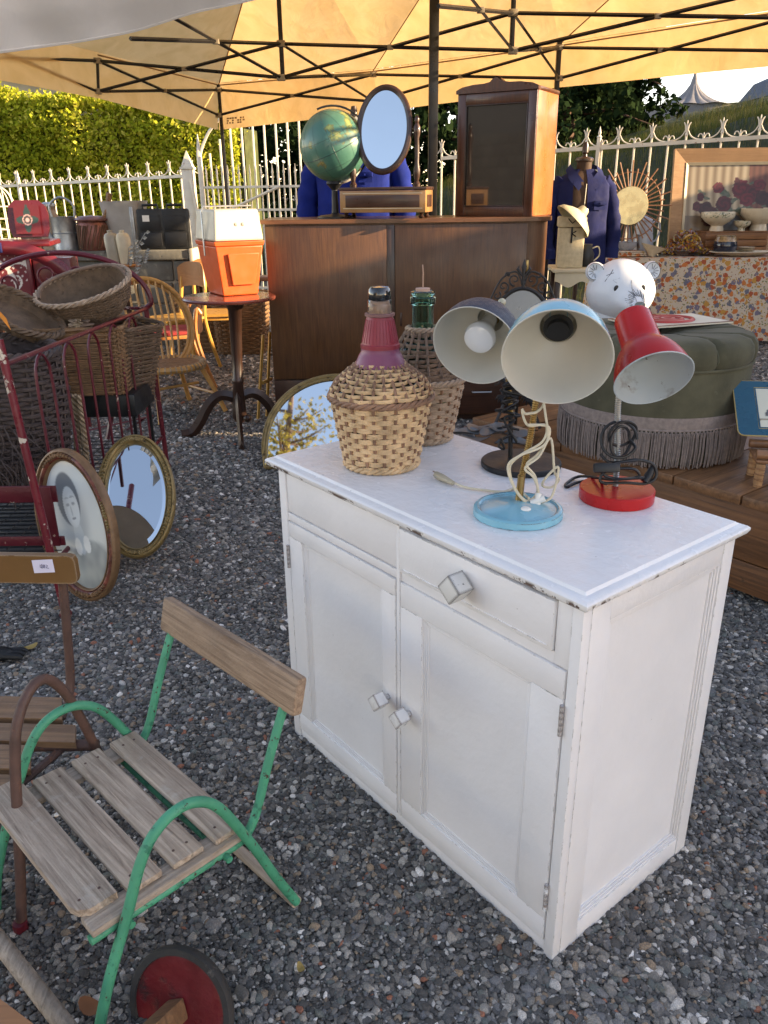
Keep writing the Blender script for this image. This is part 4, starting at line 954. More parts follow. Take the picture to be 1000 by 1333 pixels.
# ================================================================== DESK LAMPS
def flex(mb, pts, r, n=10, pitch=.0042):
    P = spline(pts, 40); d = 0; L_ = [0]
    for a, b_ in zip(P, P[1:]): L_.append(L_[-1]+(b_-a).length)
    N_ = int(L_[-1]/(pitch/3)); Q = []; rs = []; j = 0
    for i in range(N_+1):
        s_ = L_[-1]*i/N_
        while j < len(L_)-2 and L_[j+1] < s_: j += 1
        t = (s_-L_[j])/max(1e-9, L_[j+1]-L_[j]); Q.append(P[j].lerp(P[j+1], t)); rs.append(r*(.80 if i % 3 == 0 else 1))
    mb.tube(Q, rs, n)
def shade(parent, c, d, outer, lining_m, shell_m, th=.0012, n=48, lipm=None, zoff=0):
    """outer: [(r, distance behind rim)], opening points along d"""
    M = T(c, -Vector(d)); o = MB(); o.lathe(outer, n, M, cap=False); o.lathe([(outer[-1][0], outer[-1][1]), (.0001, outer[-1][1]+.002)], n, M, cap=False); s_ = o.build('shade', shell_m, parent)
    i = MB(); inn = [(max(r_-th, .0005), z+.0003) for r_, z in outer]; i.lathe(inn+[(.0003, inn[-1][1]-.003)], n, M, cap=False); i.build('lining', lining_m, s_)
    e = MB(); e.tube([M @ Vector((outer[0][0]*math.cos(k*2*math.pi/n)-0, outer[0][0]*math.sin(k*2*math.pi/n), 0)) for k in range(n)], .0013, 6, closed=True); e.build('rim', lipm or lining_m, s_)
    return s_, M
bell = lambda R_, D, rn, ne: [(R_, 0), (R_*.99, D*.12), (R_*.965, D*.28), (R_*.925, D*.44), (R_*.85, D*.60), (R_*.73, D*.75), (R_*.57, D*.88), (rn*1.12, D*.97), (rn, D), (rn*.98, D+ne*.6), (rn*.86, D+ne*.9), (rn*.5, D+ne)]
def cord(pts, r, m, parent, name='cord', k=7): mb = MB(); mb.tube(spline(pts, k), r, 8); return mb.build(name, m, parent)
Z = HC+.0008
# blue lamp
lb = gz(674, 669, HC); t_ = thing('blue_desk_lamp', 'sky blue enamel gooseneck desk lamp, front one of the three lamps', 'lamp', (lb.x, lb.y, Z))
mb = MB(); mb.lathe([(.0875, 0), (.0875, .004), (.0865, .0125), (.083, .0155), (.078, .0158), (.0745, .0125), (.050, .0175), (.020, .0225), (.0001, .0235)], 64); mb.build('base', BLUEE, t_)
mb = MB(); mb.sphere((.010, -.028, .0205), .010, 16, sz=.45); mb.build('switch', WHITEPL, t_)
P0 = Vector((.004, .018, .018)); Hc = at(725, 467, 1.36)-Vector((lb.x, lb.y, Z)); db = Vector((-.18, -.89, -.37)).normalized()
nk = Hc-db*.135
mb = MB(); mb.tube([P0, P0+Vector((.003, 0, .055))], .0075, 14); mb.build('stem_collar', BRASS, t_)
mb = MB(); flex(mb, [P0+Vector((.003, 0, .05)), P0+Vector((.016, .004, .13)), P0+Vector((.028, .012, .22)), nk+Vector((0, .02, -.04)), nk], .0070); mb.build('stem', BRASS, t_)
shade(t_, Hc, db, bell(.0935, .104, .034, .040), CREAMI, BLUEE)
mb = MB(); mb.lathe([(.027, 0), (.027, .002), (.020, .003), (.019, .012), (.0001, .012)], 28, T(Hc-db*.100, db)); mb.build('socket', BLACKM, t_)
def around(P0, P1, rad, turns, n, jit, sd):
    rr = random.Random(sd); out = []
    for i in range(n+1):
        t = i/n; a = t*turns*2*math.pi; q = rad*(1+jit*rr.uniform(-1, 1)); c = P0.lerp(P1, t)
        out.append(c+Vector((q*math.cos(a), q*math.sin(a), rr.uniform(-1, 1)*jit*.02)))
    return out
A0 = P0+Vector((.018, .006, .20)); A1 = P0+Vector((-.004, -.006, .02))
pts = [nk+Vector((.01, .01, -.02)), A0+Vector((.022, 0, .0)), A0+Vector((-.012, -.012, -.02)), A0+Vector((-.022, -.01, -.012)), A0+Vector((-.01, -.012, -.042)), A0+Vector((.026, -.005, -.045)), A0+Vector((.02, -.012, -.075)), A0+Vector((-.02, -.015, -.10)), A0+Vector((-.040, -.012, -.125)), A0+Vector((-.030, -.014, -.165)), A0+Vector((-.005, -.014, -.195)), A0+Vector((.016, -.012, -.18)), A0+Vector((.01, -.014, -.145)), A0+Vector((-.008, -.015, -.12)), A0+Vector((.012, -.013, -.10)), A0+Vector((.030, -.01, -.07)), A0+Vector((.022, -.012, -.02)), A0+Vector((.018, .004, .01))]
cord(pts, .0025, CREAMC, t_)
pts2 = [p+Vector((.005*math.sin(i*1.3), -.004, .004*math.cos(i*1.7)-.002)) for i, p in enumerate(pts[4:16])]+[A0+Vector((.05, .0, -.14)), A0+Vector((.062, .01, -.16)), A0+Vector((.05, .015, -.178)), A0+Vector((.03, .01, -.172)), A0+Vector((.036, .0, -.15)), A0+Vector((.056, -.005, -.13)), A0+Vector((.045, -.012, -.188)), A0+Vector((.018, -.016, -.198))]
cord(pts2, .0025, CREAMC, t_)
mb = MB(); mb.tube([A0+Vector((.004, -.018, -.199)), A0+Vector((.030, -.020, -.187))], .0072, 10); mb.tube([A0+Vector((.016, -.022, -.207)), A0+Vector((.018, -.016, -.178))], .0065, 8); mb.build('cord_switch', WHITEPL, t_)
loc = lambda px, py, z=.0045: gz(px, py, HC+z)-Vector((lb.x, lb.y, Z))
ptc = [A0+Vector((.0, -.014, -.19)), loc(672, 636), loc(655, 640), loc(630, 638), loc(605, 634), loc(588, 627, .008)]
cord(ptc, .0026, CREAMC, t_)
pq = loc(576, 622, .009); mb = MB(); mb.tube([loc(590, 629, .008), pq, loc(568, 618, .010)], [.005, .0085, .008], 10); mb.build('plug', mat('ivory plug', (.42, .38, .28), .4), t_)
mb = MB()
for k in (-1, 1): mb.tube([loc(570, 619+k*2, .010), loc(564, 616+k*2.5, .010)], .0016, 6)
mb.build('plug_pin', STEEL, t_)
# black lamp
lk = gz(678, 606, HC); t_ = thing('black_desk_lamp', 'navy crackle desk lamp with bulb on flat black disc base, rear left of the three', 'lamp', (lk.x, lk.y, Z))
mb = MB(); mb.lathe([(.091, 0), (.092, .003), (.0915, .010), (.089, .0125), (.0001, .0135)], 64); mb.build('base', BLACKM, t_)
off = Vector((lk.x, lk.y, Z)); hc = at(618, 451, 1.66)-off; dk = Vector((-.39, -.83, -.37)).normalized(); nk = hc-dk*.135
s0_ = Vector((-.022, .018, .01))
mb = MB(); mb.tube([s0_, s0_+Vector((-.004, 0, .10))], .0052, 12); mb.build('stem_rod', BLACKM, t_)
mb = MB(); flex(mb, [s0_+Vector((-.004, 0, .105)), s0_+Vector((-.010, .002, .16)), s0_+Vector((-.018, .006, .23)), nk+Vector((.02, .03, -.05)), nk], .0068); mb.build('stem', BRASS, t_)
shade(t_, hc, dk, bell(.0905, .108, .030, .040), CREAMI, NAVYE)
mb = MB(); M = T(hc-dk*.038, dk); mb.lathe([(.0150, -.070), (.0170, -.045), (.024, -.025), (.0320, -.008), (.0345, .003), (.031, .013), (.020, .020), (.0001, .022)], 36, M); bo = mb.build('bulb', BULBE, t_)
mb = MB()
for k in range(7):
    a = (k-3)*.22; mb.box((-.0022, -.0006, -.0004), (.0022, .0006, .0006), 0, M @ Matrix.Translation((.013*math.sin(a*1.2), -.012+.002*math.cos(a*9), .0185+.0012)))
mb.build('bulb_print', mat('grey bulb print', (.25, .25, .26), .6), bo, smooth=False)
mb = MB(); mb.sphere(nk-dk*.020+Vector((.012, .01, .012)), .0095, 14); mb.tube([nk+Vector((.0, .0, 0)), nk-dk*.020+Vector((.012, .01, .012))], .006, 8); mb.build('joint_knob', ENCR, t_)
rr = random.Random(5)
def tangle(c, n, sx, sy, sz, sd, k=6):
    rr = random.Random(sd); out = []; 
    for i in range(n):
        a = i*2.25+rr.uniform(-.4, .4); q = rr.uniform(.55, 1)
        out.append(c+Vector((sx*q*math.cos(a), sy*q*math.sin(a*1.3), sz*(i/(n-1)*2-1)+rr.uniform(-.3, .3)*sz*.4)))
    return out
c_ = s0_+Vector((-.010, -.006, .125))
cord([s0_+Vector((-.012, .006, .215)), s0_+Vector((-.018, -.006, .195))]+tangle(c_+Vector((0, 0, .03)), 16, .026, .018, -.052, 2)+[s0_+Vector((.01, -.01, .045)), s0_+Vector((.0, -.01, .06)), s0_+Vector((-.022, -.010, .05)), s0_+Vector((-.030, -.012, .035)), s0_+Vector((-.018, -.016, .03)), s0_+Vector((-.026, -.016, .055))], .0030, BLACKP, t_)
cord(tangle(c_, 18, .030, .02, .055, 6), .0030, BLACKP, t_)
# red lamp
lr = gz(802, 649, HC); t_ = thing('red_desk_lamp', 'glossy red desk lamp with cone shade and tangled black cord, right one of the three', 'lamp', (lr.x, lr.y, Z))
mb = MB(); mb.lathe([(.0745, 0), (.0752, .002), (.0752, .0225), (.0735, .0245), (.0001, .0255)], 64); mb.build('base', REDE, t_)
off = Vector((lr.x, lr.y, Z)); hr = at(851, 493, 1.45)-off; dr = Vector((.085, -.79, -.60)).normalized()
cone = [(.0720, 0), (.0712, .004), (.068, .020), (.061, .042), (.052, .060), (.0445, .070), (.0400, .075), (.0385, .079), (.0375, .090), (.0362, .146), (.0340, .1525), (.028, .1555)]
shade(t_, hr, dr, cone, GREYS, REDE)
mb = MB(); mb.lathe([(.026, 0), (.027, .002), (.016, .004), (.015, .02), (.0001, .02)], 24, T(hr-dr*.098, dr)); mb.build('socket', STEEL, t_)
nk = hr-dr*.085+Vector((-.01, .03, -.02)); s0_ = Vector((-.002, .006, .022))
mb = MB(); flex(mb, [s0_, s0_+Vector((-.003, 0, .07)), s0_+Vector((-.010, .004, .17)), nk+Vector((-.008, .01, -.05)), nk], .0065); mb.build('stem', STEEL, t_)
base = s0_
def ring(cx, cz, ra, rb, y, tilt=0, n=14, ph=0): return [base+Vector((cx+ra*math.cos(ph+2*math.pi*k/n), y+.012*math.sin(tilt+2*math.pi*k/n), cz+rb*math.sin(ph+2*math.pi*k/n))) for k in range(n)]
cord(ring(-.006, .105, .036, .034, -.012)+ring(-.002, .100, .022, .030, -.010, 1, 10)+ring(.002, .115, .030, .026, -.004, 2, 10), .0031, BLACKP, t_)
cord([base+Vector((-.04, -.01, .075)), base+Vector((-.02, -.02, .06)), base+Vector((.03, -.02, .065)), base+Vector((.065, -.02, .055)), base+Vector((.072, -.025, .03)), base+Vector((.05, -.03, .018)), base+Vector((.01, -.035, .022)), base+Vector((-.04, -.035, .024)), base+Vector((-.030, -.03, .046)), base+Vector((.02, -.03, .05)), base+Vector((.036, -.03, .034)), base+Vector((.0, -.03, .028)), base+Vector((-.035, -.03, .038)), base+Vector((-.02, -.03, .06)), base+Vector((.03, -.025, .066))], .0031, BLACKP, t_)
lo = lambda px, py, z=.004: gz(px, py, HC+z)-off
cord([base+Vector((-.03, -.035, .02)), lo(775, 625, .010), lo(752, 628, .006), lo(738, 634, .0035), lo(738, 629, .0035), lo(756, 620, .01), base+Vector((-.02, -.03, .028)), base+Vector((.03, -.03, .030)), base+Vector((.058, -.022, .028))], .0032, BLACKP, t_)
mb = MB(); mb.tube([base+Vector((.050, -.026, .020)), base+Vector((.060, -.020, .034)), base+Vector((.070, -.012, .052))], [.009, .0085, .005], 10); mb.build('plug', BLACKP, t_)
mb = MB(); M = T(base+Vector((-.030, -.028, .052)), (0, -1, .35)); mb.box((-.026, -.010, -.008), (.026, .010, .008), .004, M); mb.build('cord_switch', BLACKM, t_)

# ================================================================== GREEN CHAIR (local x = to its left side, y = back)
SC = .7071; GX = Vector((SC, -SC, 0)); GY = Vector((SC, SC, 0))
t_ = thing('green_chair', 'small green tubular armchair with weathered grey slats in the foreground', 'chair', (0, 0, 0), math.atan2(-SC, SC))
def arcs(pts, r, m=GREENP, nm='side_frame', k=7): mb = MB(); mb.tube(spline(pts, k), r, 12); return mb.build(nm, m, t_)
rt = .0098
arcs([(-1.018, .30, .0), (-1.018, .317, .074), (-1.018, .350, .165), (-1.018, .395, .265), (-1.018, .428, .345), (-1.018, .458, .390), (-1.018, .50, .413), (-1.018, .545, .408), (-1.018, .590, .365), (-1.018, .648, .245), (-1.018, .70, .118), (-1.018, .745, .018)], rt)
arcs([(-1.462, .30, .0), (-1.462, .317, .085), (-1.462, .352, .18), (-1.462, .400, .285), (-1.462, .430, .345), (-1.462, .462, .382), (-1.462, .505, .397), (-1.462, .55, .388), (-1.462, .592, .35), (-1.462, .648, .245), (-1.462, .70, .118), (-1.462, .745, .018)], rt)
for x in (-1.040, -1.440): arcs([(x, .335, .238), (x, .50, .238), (x, .62, .238), (x, .655, .246), (x, .683, .285), (x, .72, .382), (x, .764, .484)], .0092, nm='back_post')
for y in (.40, .60): arcs([(-1.462, y, .236), (-1.018, y, .236)], .007, nm='cross_tube')
arcs([(-1.465, .745, .017), (-1.016, .745, .017)], .0125, GREYW, 'foot_dowel')
for x in (-1.455, -1.025):
    mb = MB(); mb.box((x+.004 if x < -1.2 else x-.050, .338, .246), (x+.050 if x < -1.2 else x-.006, .652, .262), .003); mb.build('seat_rail', GREYWY, t_)
for k, (y0, y1, xa, xb) in enumerate(((.330, .402, -1.480, -1.063), (.418, .482, -1.452, -1.050), (.502, .566, -1.452, -1.046), (.588, .650, -1.450, -1.040))):
    M = Matrix.Rotation(R(rnd.uniform(-.8, .8)), 4, 'Z') if 0 else Matrix.Identity(4)
    mb = MB()
    if k == 0: mb.prism([(xa+.02, y0), (xb-.03, y0), (xb-.012, y0+.006), (xb, y0+.022), (xb, y1), (xa, y1), (xa, y0+.02)], .2625, .2775)
    else: mb.box((xa, y0, .2625), (xb, y1, .276), .003)
    s_ = mb.build('slat', GREYW, t_)
    mb = MB()
    for x in (xa+.03, xb-.03):
        for y in (y0+.018, y1-.018): mb.lathe([(.0028, 0), (.0028, .0006), (.0001, .001)], 8, Matrix.Translation((x, y, .2775 if k == 0 else .276)))
    mb.build('nail', RUSTP, s_)
M = T((0, .775, .515)) @ Matrix.Rotation(R(-14), 4, 'X'); mb = MB(); mb.box((-1.475, -.013, -.038), (-1.002, .013, .040), .007, M); mb.build('backrest', mat('brown weathered board', (.42, .30, .20), .75, var=.2, vs=6, bump=.7, bs=120, grain=('X', 80, (.17, .11, .07), .95), chips=(((.50, .42, .33), 9, .62, .12),)), t_)
# ================================================================== BROWN CHAIR at left edge
bf = Vector((-.750, 1.20, 0)); bx = Vector((.995, -.06, 0)).normalized(); by = Vector((-bx.y, bx.x, 0))
t_ = thing('brown_chair', 'rusty framed chair with mustard backrest and price sticker at the left edge', 'chair', bf, math.atan2(bx.y, bx.x))
BZ = bf; n2 = Vector((.93, -.37, 0)).normalized(); d2 = Vector((.37, .93, 0)).normalized()
def bl(v): return Vector((v.dot(bx), v.dot(by), v.z))
def bloc(px, py): return bl(pl(px, py, BZ, n2)-BZ)
arch = [Vector((0, 0, 0))]+[bloc(px, py) for px, py in ((27, 1150), (24, 1080), (20, 1000), (22, 945), (38, 900), (60, 884), (85, 902), (108, 940), (132, 985))]
e_ = arch[-1]; dd_ = bl(d2); arch += [e_+dd_*.05+Vector((0, 0, -.09)), e_+dd_*.10+Vector((0, 0, -e_.z+.012))]
arcs(arch, .0105, RUSTP, 'side_frame'); arcs([p-Vector((.44, .05, 0)) for p in arch], .0105, RUSTP, 'side_frame')
mb = MB(); mb.lathe([(.015, 0), (.015, .022), (.012, .024)], 12); mb.build('foot_cap', REDP, t_)
q = bloc(124, 962); zs = q.z
mb = MB(); mb.tube([q+Vector((-.46, -.03, -.016)), q+Vector((.004, 0, -.016))], .013, 10); mb.build('cross_tube', RUSTP, t_)
for px0, y0, y1, xr in ((0, 906, 934, 82), (0, 941, 964, 100), (0, 969, 1000, 40), (0, 1008, 1032, 14)):
    hz_ = zs+.004; A1 = bl(gz(0, y1, hz_)-BZ); B1 = bl(gz(0, y0, hz_)-BZ); xr1 = bl(gz(xr, y1, hz_)-BZ).x; xr0 = bl(gz(xr, y0, hz_)-BZ).x
    mb = MB(); mb.prism([(-.46, A1.y), (xr1, A1.y), (xr0, B1.y), (-.46, B1.y)], hz_-.016, hz_); mb.build('slat', SLATB, t_, smooth=False)
for sx in (-.42, -.075): mb = MB(); p1_ = q+Vector((sx, 0, -.025)); mb.tube([p1_, p1_-dd_*.29], .009, 6); mb.build('seat_rail', RUSTP, t_)
p0 = at(98, 722, 1.62)-BZ; ytop = p0.dot(by); xtop = p0.dot(bx); h1_ = (at(98, 722, 1.62)).z; h0_ = at(98, 758, 1.62).z
mb = MB(); rc = .014; poly = [(xtop-.46, h0_), (xtop-rc, h0_), (xtop-.004, h0_+.004), (xtop, h0_+rc), (xtop, h1_-rc), (xtop-.004, h1_-.004), (xtop-rc, h1_), (xtop-.46, h1_)]
mb.prism([(x, z) for x, z in poly], -.009, .009, Matrix.Translation((0, ytop, 0)) @ Matrix(((1, 0, 0, 0), (0, 0, -1, 0), (0, 1, 0, 0), (0, 0, 0, 1)))); br = mb.build('backrest', MUSTARD, t_)
xl = (at(84, 760, 1.64)-BZ).dot(bx)
for x in (xl, xl-.40): arcs([(x, ytop+.016, h0_+.03), (x-.010, ytop+.012, h0_-.12), (x-.022, ytop, .30), (x-.026, ytop-.06, zs-.02)], .0105, RUSTP, 'back_post')
# price sticker
mb = MB(); sx0 = (at(43, 730, 1.62)-BZ).dot(bx); sx1 = (at(71, 729, 1.62)-BZ).dot(bx); sz1 = at(57, 729.5, 1.61).z; sz0 = at(57, 747, 1.61).z; yy = ytop-.0098
mb.add([(sx0, yy, sz0-.001), (sx1, yy, sz0+.002), (sx1-.001, yy, sz1+.001), (sx0-.001, yy, sz1-.002)], [(0, 1, 2, 3)]); st = mb.build('price_sticker', PRICE, br, smooth=False)
mb = MB(); W_ = sx1-sx0; H_ = sz1-sz0
def stroke(pts, r=.0007): mb.tube([(sx0+W_*x, yy-.0006, sz0+H_*z) for x, z in pts], r, 4)
stroke([(.36, .62), (.34, .42), (.44, .38)]); stroke([(.44, .66), (.42, .34)]); stroke([(.50, .60), (.56, .62), (.56, .38), (.49, .40), (.50, .60)]); stroke([(.63, .62), (.70, .56), (.62, .38), (.74, .36)])
mb.build('pen_marks', INK, st)
# ================================================================== CART in the lower left corner
ctr = Vector((-.352, 1.03, .085)); ax = Vector((.62, -.60, .50)).normalized()
t_ = thing('wooden_cart', 'old wooden pull cart with dull red disc wheel in the lower left corner', 'cart', (-.45, .92, 0))
lc = lambda v: Vector(v)-Vector((-.45, .92, 0))
cw_ = at(236, 1310, 1.0); ax = (Vector((-.30, -.78, .35))).normalized()
M = T(lc(cw_), ax)
mb = MB(); mb.lathe([(.092, -.010), (.103, -.0095), (.106, -.004), (.106, .005), (.103, .0095), (.092, .010), (.090, .002), (.090, -.002)], 56, M); wh = mb.build('tyre', RUBBER, t_)
mb = MB(); mb.lathe([(.0001, -.006), (.055, -.005), (.085, -.007), (.0915, -.006), (.0915, .006), (.085, .007), (.055, .004), (.030, .006), (.0001, .007)], 56, M); mb.build('wheel', WHEELR, t_)
mb = MB(); mb.box((-.017, -.019, .008), (.017, .019, .22), .004, M @ Matrix.Rotation(R(25), 4, 'Z')); mb.build('axle', SLATB, t_)
mb = MB(); a_ = gz(-60, 1150, .05); b_ = gz(112, 1370, .05); mb.tube([lc(a_), lc(a_.lerp(b_, .5)), lc(b_)], .0165, 12); mb.build('pole', GREYWY, t_)
mb = MB(); a_ = gz(-20, 1285, .17); b_ = gz(60, 1345, .17); dd = (b_-a_).normalized(); nn = Vector((dd.y, -dd.x, 0))
q = [a_-dd*.1, b_+dd*.1, b_+dd*.1+nn*.12, a_-dd*.1+nn*.12]; mb.add([lc(p) for p in q]+[lc(p)-Vector((0, 0, .02)) for p in q], [(0, 1, 2, 3), (7, 6, 5, 4), (0, 4, 5, 1), (1, 5, 6, 2), (2, 6, 7, 3), (3, 7, 4, 0)]); mb.build('board', mat('orange brown board', (.36, .17, .07), .5, var=.2, grain=('X', 50, (.2, .09, .04), .7)), t_, smooth=False)
mb = MB(); mb.box((-.30, -.20, .0), (-.27, -.17, .15)); mb.box((-.12, -.24, 0), (-.09, -.21, .15)); mb.build('strut', SLATB, t_)

# ================================================================== OVAL PICTURE, MIRRORS
def ovalframe(t_, w_, h_, fw, m1, m2, depth=.028, beads=0, nseg=72):
    """frame in local XY plane, facing +Z; returns parts"""
    prof = [(-fw, 0), (-fw, depth*.75), (-fw*.90, depth), (-fw*.76, depth*1.05), (-fw*.66, depth*.78)]
    prof2 = [(-fw*.66, depth*.76), (-fw*.5, depth*.95), (-fw*.3, depth*.85), (-fw*.2, depth*.55)]
    prof3 = [(-fw*.2, depth*.55), (-fw*.15, depth*.78), (-fw*.06, depth*.72), (0, depth*.35), (0, 0)]
    out = []
    for pf, m, nm in ((prof, m1, 'frame'), (prof2, m2, 'frame_band'), (prof3, m1, 'inner_rim')):
        vs = []; fs = []; k = len(pf)
        for j in range(nseg):
            a = 2*math.pi*j/nseg
            for o_, z in pf: vs.append(((w_/2+fw+o_-0)*math.cos(a) if 0 else (w_/2-o_)*math.cos(a), (h_/2-o_)*math.sin(a), z))
        for j in range(nseg):
            for i in range(k-1): a = j*k+i; c = ((j+1) % nseg)*k+i; fs.append((a, c, c+1, a+1))
        mb = MB(); mb.add(vs, fs); out.append(mb.build(nm, m, t_, ang=60))
    mb = MB(); vs = [((w_/2+fw)*.99*math.cos(2*math.pi*j/nseg), (h_/2+fw)*.99*math.sin(2*math.pi*j/nseg), -.001) for j in range(nseg)]; mb.add(vs, [tuple(range(nseg))]); mb.build('backboard', mat('pale cardboard backing', (.34, .27, .19), .8), t_)
    return out
def ornament(parent, w_, h_, fw, a0, spread, z, m, n=5, s=.016, nm='ornament'):
    mb = MB()
    for k in range(-n, n+1):
        a = a0+spread*k/n; q = 1-abs(k)/(n+1); c = Vector(((w_/2+fw*.5)*math.cos(a), (h_/2+fw*.5)*math.sin(a), z))
        t = Vector((-(w_/2)*math.sin(a), (h_/2)*math.cos(a), 0)).normalized(); nn = Vector((t.y, -t.x, 0))
        for s_ in (-1, 0, 1):
            d = (t*(1 if k >= 0 else -1)*.9+nn*s_*.8).normalized(); L_ = s*(.55+.6*q)
            mb.tube([c-d*L_*.3, c+d*L_*.35+Vector((0, 0, .003)), c+d*L_], [.0015, .0042*(.6+.5*q), .001], 6)
    mb.sphere((((w_/2+fw*.5)*math.cos(a0)), (h_/2+fw*.5)*math.sin(a0), z), .008, 10, sz=.6); return mb.build(nm, m, parent)
def plane_basis(o, xdir, ydir):
    x = Vector(xdir).normalized(); y = (Vector(ydir)-x*Vector(ydir).dot(x)).normalized(); z = x.cross(y)
    m = Matrix((x, y, z)).transposed().to_4x4(); m.translation = Vector(o); return m
def place(t_, M): t_.matrix_world = M; return t_
# portrait: bottom rests on gravel, leans on the cot post
pb = gz(132, 790); pc = at(101, 688, 2.66)
ydir = Vector((-.055, .235, .56)); M = plane_basis(Vector((-1.102, 2.665, .288)), Vector((.94, -.34, .346)), (-.134, .186, .546))
t_ = thing('portrait_picture', 'oval framed pencil portrait of a woman leaning against the red cot', 'picture'); place(t_, M)
ow, oh, of = .262, .470, .046
ovalframe(t_, ow, oh, of, BRONZF, TORT)
for a in (90, -90): ornament(t_, ow, oh, of, R(a), .42, .026, BRONZF)
for a in (0, 180): ornament(t_, ow, oh, of, R(a), .20, .024, GOLDF, s=.013)
def portrait(x, y):
    x0_, y0_ = x, y; x, y = x/1.35+.0, y/1.3-.02
    c = lerp((.62, .66, .64), (.66, .66, .56), sst(.3, -.8, y))
    halo = math.exp(-((x+.02)**2/.20+(y-.10)**2/.32)); c = lerp(c, (.36, .39, .40), .75*sst(.35, .85, halo))
    body = sst(1.0, .78, ((x-.12)/.62)**2+((y+.62)/.42)**2); c = lerp(c, (.17, .19, .19), body*.9*(.75+.3*nz(x*6, y*6))) 
    hair = sst(1.05, .85, ((x+.06)/.30)**2+((y-.30)/.33)**2); c = lerp(c, (.13, .15, .17), hair)
    neck = sst(1.0, .8, ((x-.0)/.13)**2+((y+.17)/.22)**2); c = lerp(c, (.50, .54, .54), neck)
    face = sst(1.08, .92, ((x+.02)/.19)**2+((y-.20)/.245)**2); c = lerp(c, (.64, .68, .68), face)
    for ex in (-.10, .05):
        c = lerp(c, (.17, .19, .21), .7*sst(1.1, .5, ((x-ex)/.052)**2+((y-.235)/.020)**2)*face); c = lerp(c, (.25, .28, .30), .8*sst(1.1, .5, ((x-ex)/.07)**2+((y-.30-.02*(1-abs(x-ex)*8))/.012)**2)*face)
    c = lerp(c, (.38, .42, .43), .7*sst(1.1, .4, ((x+.035)/.022)**2+((y-.15)/.075)**2)*face); c = lerp(c, (.22, .24, .26), .85*sst(1.1, .5, ((x+.02)/.06)**2+((y-.062)/.016)**2)*face)
    c = lerp(c, (.42, .46, .47), .5*sst(.3, 1.0, ((x-.02)/.19)**2+((y-.16)/.24)**2)*face)
    for s_ in (-1, 1):
        col_ = sst(1.1, .9, ((x-.02-s_*.115)/.085)**2+((y+.27+.04*0)/.105)**2); c = lerp(c, (.74, .75, .70), col_)
    return c
printed('drawing', ow+.004, oh+.004, portrait, PRINTG, t_, 84, 60, True, Matrix.Translation((0, 0, .010)))
mb = MB(); mb.add([(-.115, .150, .0106), (-.098, .150, .0106), (-.094, .108, .0106), (-.116, .102, .0106)], [(0, 1, 2, 3)]); mb.build('paper_tag', PRICE, t_, smooth=False)
# gilt oval mirror behind it
M = plane_basis(Vector((-1.00, 3.03, .258)), Vector((.99, .10, .07)), (-.064, .33, .44))
t_ = thing('oval_mirror', 'gilt oval mirror leaning outdoors on the gravel beside the portrait', 'mirror'); place(t_, M)
ow, oh, of = .235, .440, .040
ovalframe(t_, ow, oh, of, GOLDF, GOLDF)
for a in (90, -90, 12, 192, 150, -30): ornament(t_, ow, oh, of, R(a), .32, .026, GOLDF)
mb = MB(); n = 64; vs = []; 
for q, z in ((1.0, .0105), (.90, .0135), (.0, .0135)): vs += [(ow/2*q*math.cos(2*math.pi*j/n), oh/2*q*math.sin(2*math.pi*j/n), z) for j in range(n)] if q else [(0, 0, z)]
mb.add(vs, [(j, (j+1) % n, n+(j+1) % n, n+j) for j in range(n)]+[(n+j, n+(j+1) % n, 2*n) for j in range(n)]); mb.build('mirror_glass', MIRROR, t_, ang=3)
# arched mirror standing behind the cabinet
A_ = gz(352, 612); M = plane_basis(Vector((-.245, 4.12, 0)), Vector((1, .03, 0)), (0, .20, .47))
t_ = thing('arched_mirror', 'gilt framed half round mirror propped on the gravel behind the wicker demijohn', 'mirror'); place(t_, M)
def archpts(w_, h_, n=40, base=0): 
    pts = [(-w_/2, base), (-w_/2, .10)]+[(-w_/2*math.cos(math.pi*k/n), .10+(h_-.10)*math.sin(math.pi*k/n)**.92) for k in range(1, n)]+[(w_/2, .10), (w_/2, base)]
    return pts
pts = archpts(.80, .50, base=.012)
for rr_, z, nm in ((.014, .012, 'frame'), (.008, .022, 'frame_bead')):
    mb = MB(); mb.tube([(x*(1 if nm == 'frame' else .965), max(.012, y*(1 if nm == 'frame' else .965)), z) for x, y in pts], rr_, 8, closed=True); mb.build(nm, GOLDF, t_)
mb = MB(); mb.add([(x, y, .012) for x, y in pts], [tuple(range(len(pts)-1, -1, -1))]); mb.build('mirror_glass', MIRROR, t_, smooth=False)
mb = MB(); mb.prism([(x, y) for x, y in pts], .0, .009); mb.build('backboard', DARKW, t_, smooth=False)

# ================================================================== SIDEBOARD AND WHAT STANDS ON IT
WY = 5.0; wl = at(341, 288, WY); wr_ = at(728, 283, WY); WZ = round(at(500, 285.5, 5.0).z, 3); X0, X1 = wl.x+.012, wr_.x-.03; WD = .52
t_ = thing('oak_sideboard', 'large dark oak sideboard with two wide doors and rounded right end', 'sideboard', (X0, WY, 0), math.atan2(.02, 1))
WW = X1-X0
def rounded(x0, x1, y0, y1, r_, n=8): return [(x0, y0)]+[(x1-r_+r_*math.sin(math.pi/2*k/n), y0+r_-r_*math.cos(math.pi/2*k/n)) for k in range(n+1)]+[(x1, y1), (x0, y1)]
mb = MB(); mb.prism(rounded(0, WW, 0.02, WD, .13), .045, WZ-.021); mb.build('carcass', OAK, t_, ang=50)
mb = MB(); mb.prism(rounded(-.02, WW+.02, -.018, WD+.01, .15), WZ-.020, WZ+.004); mb.build('top', OAKX, t_, ang=50)
xs_ = WW*.424
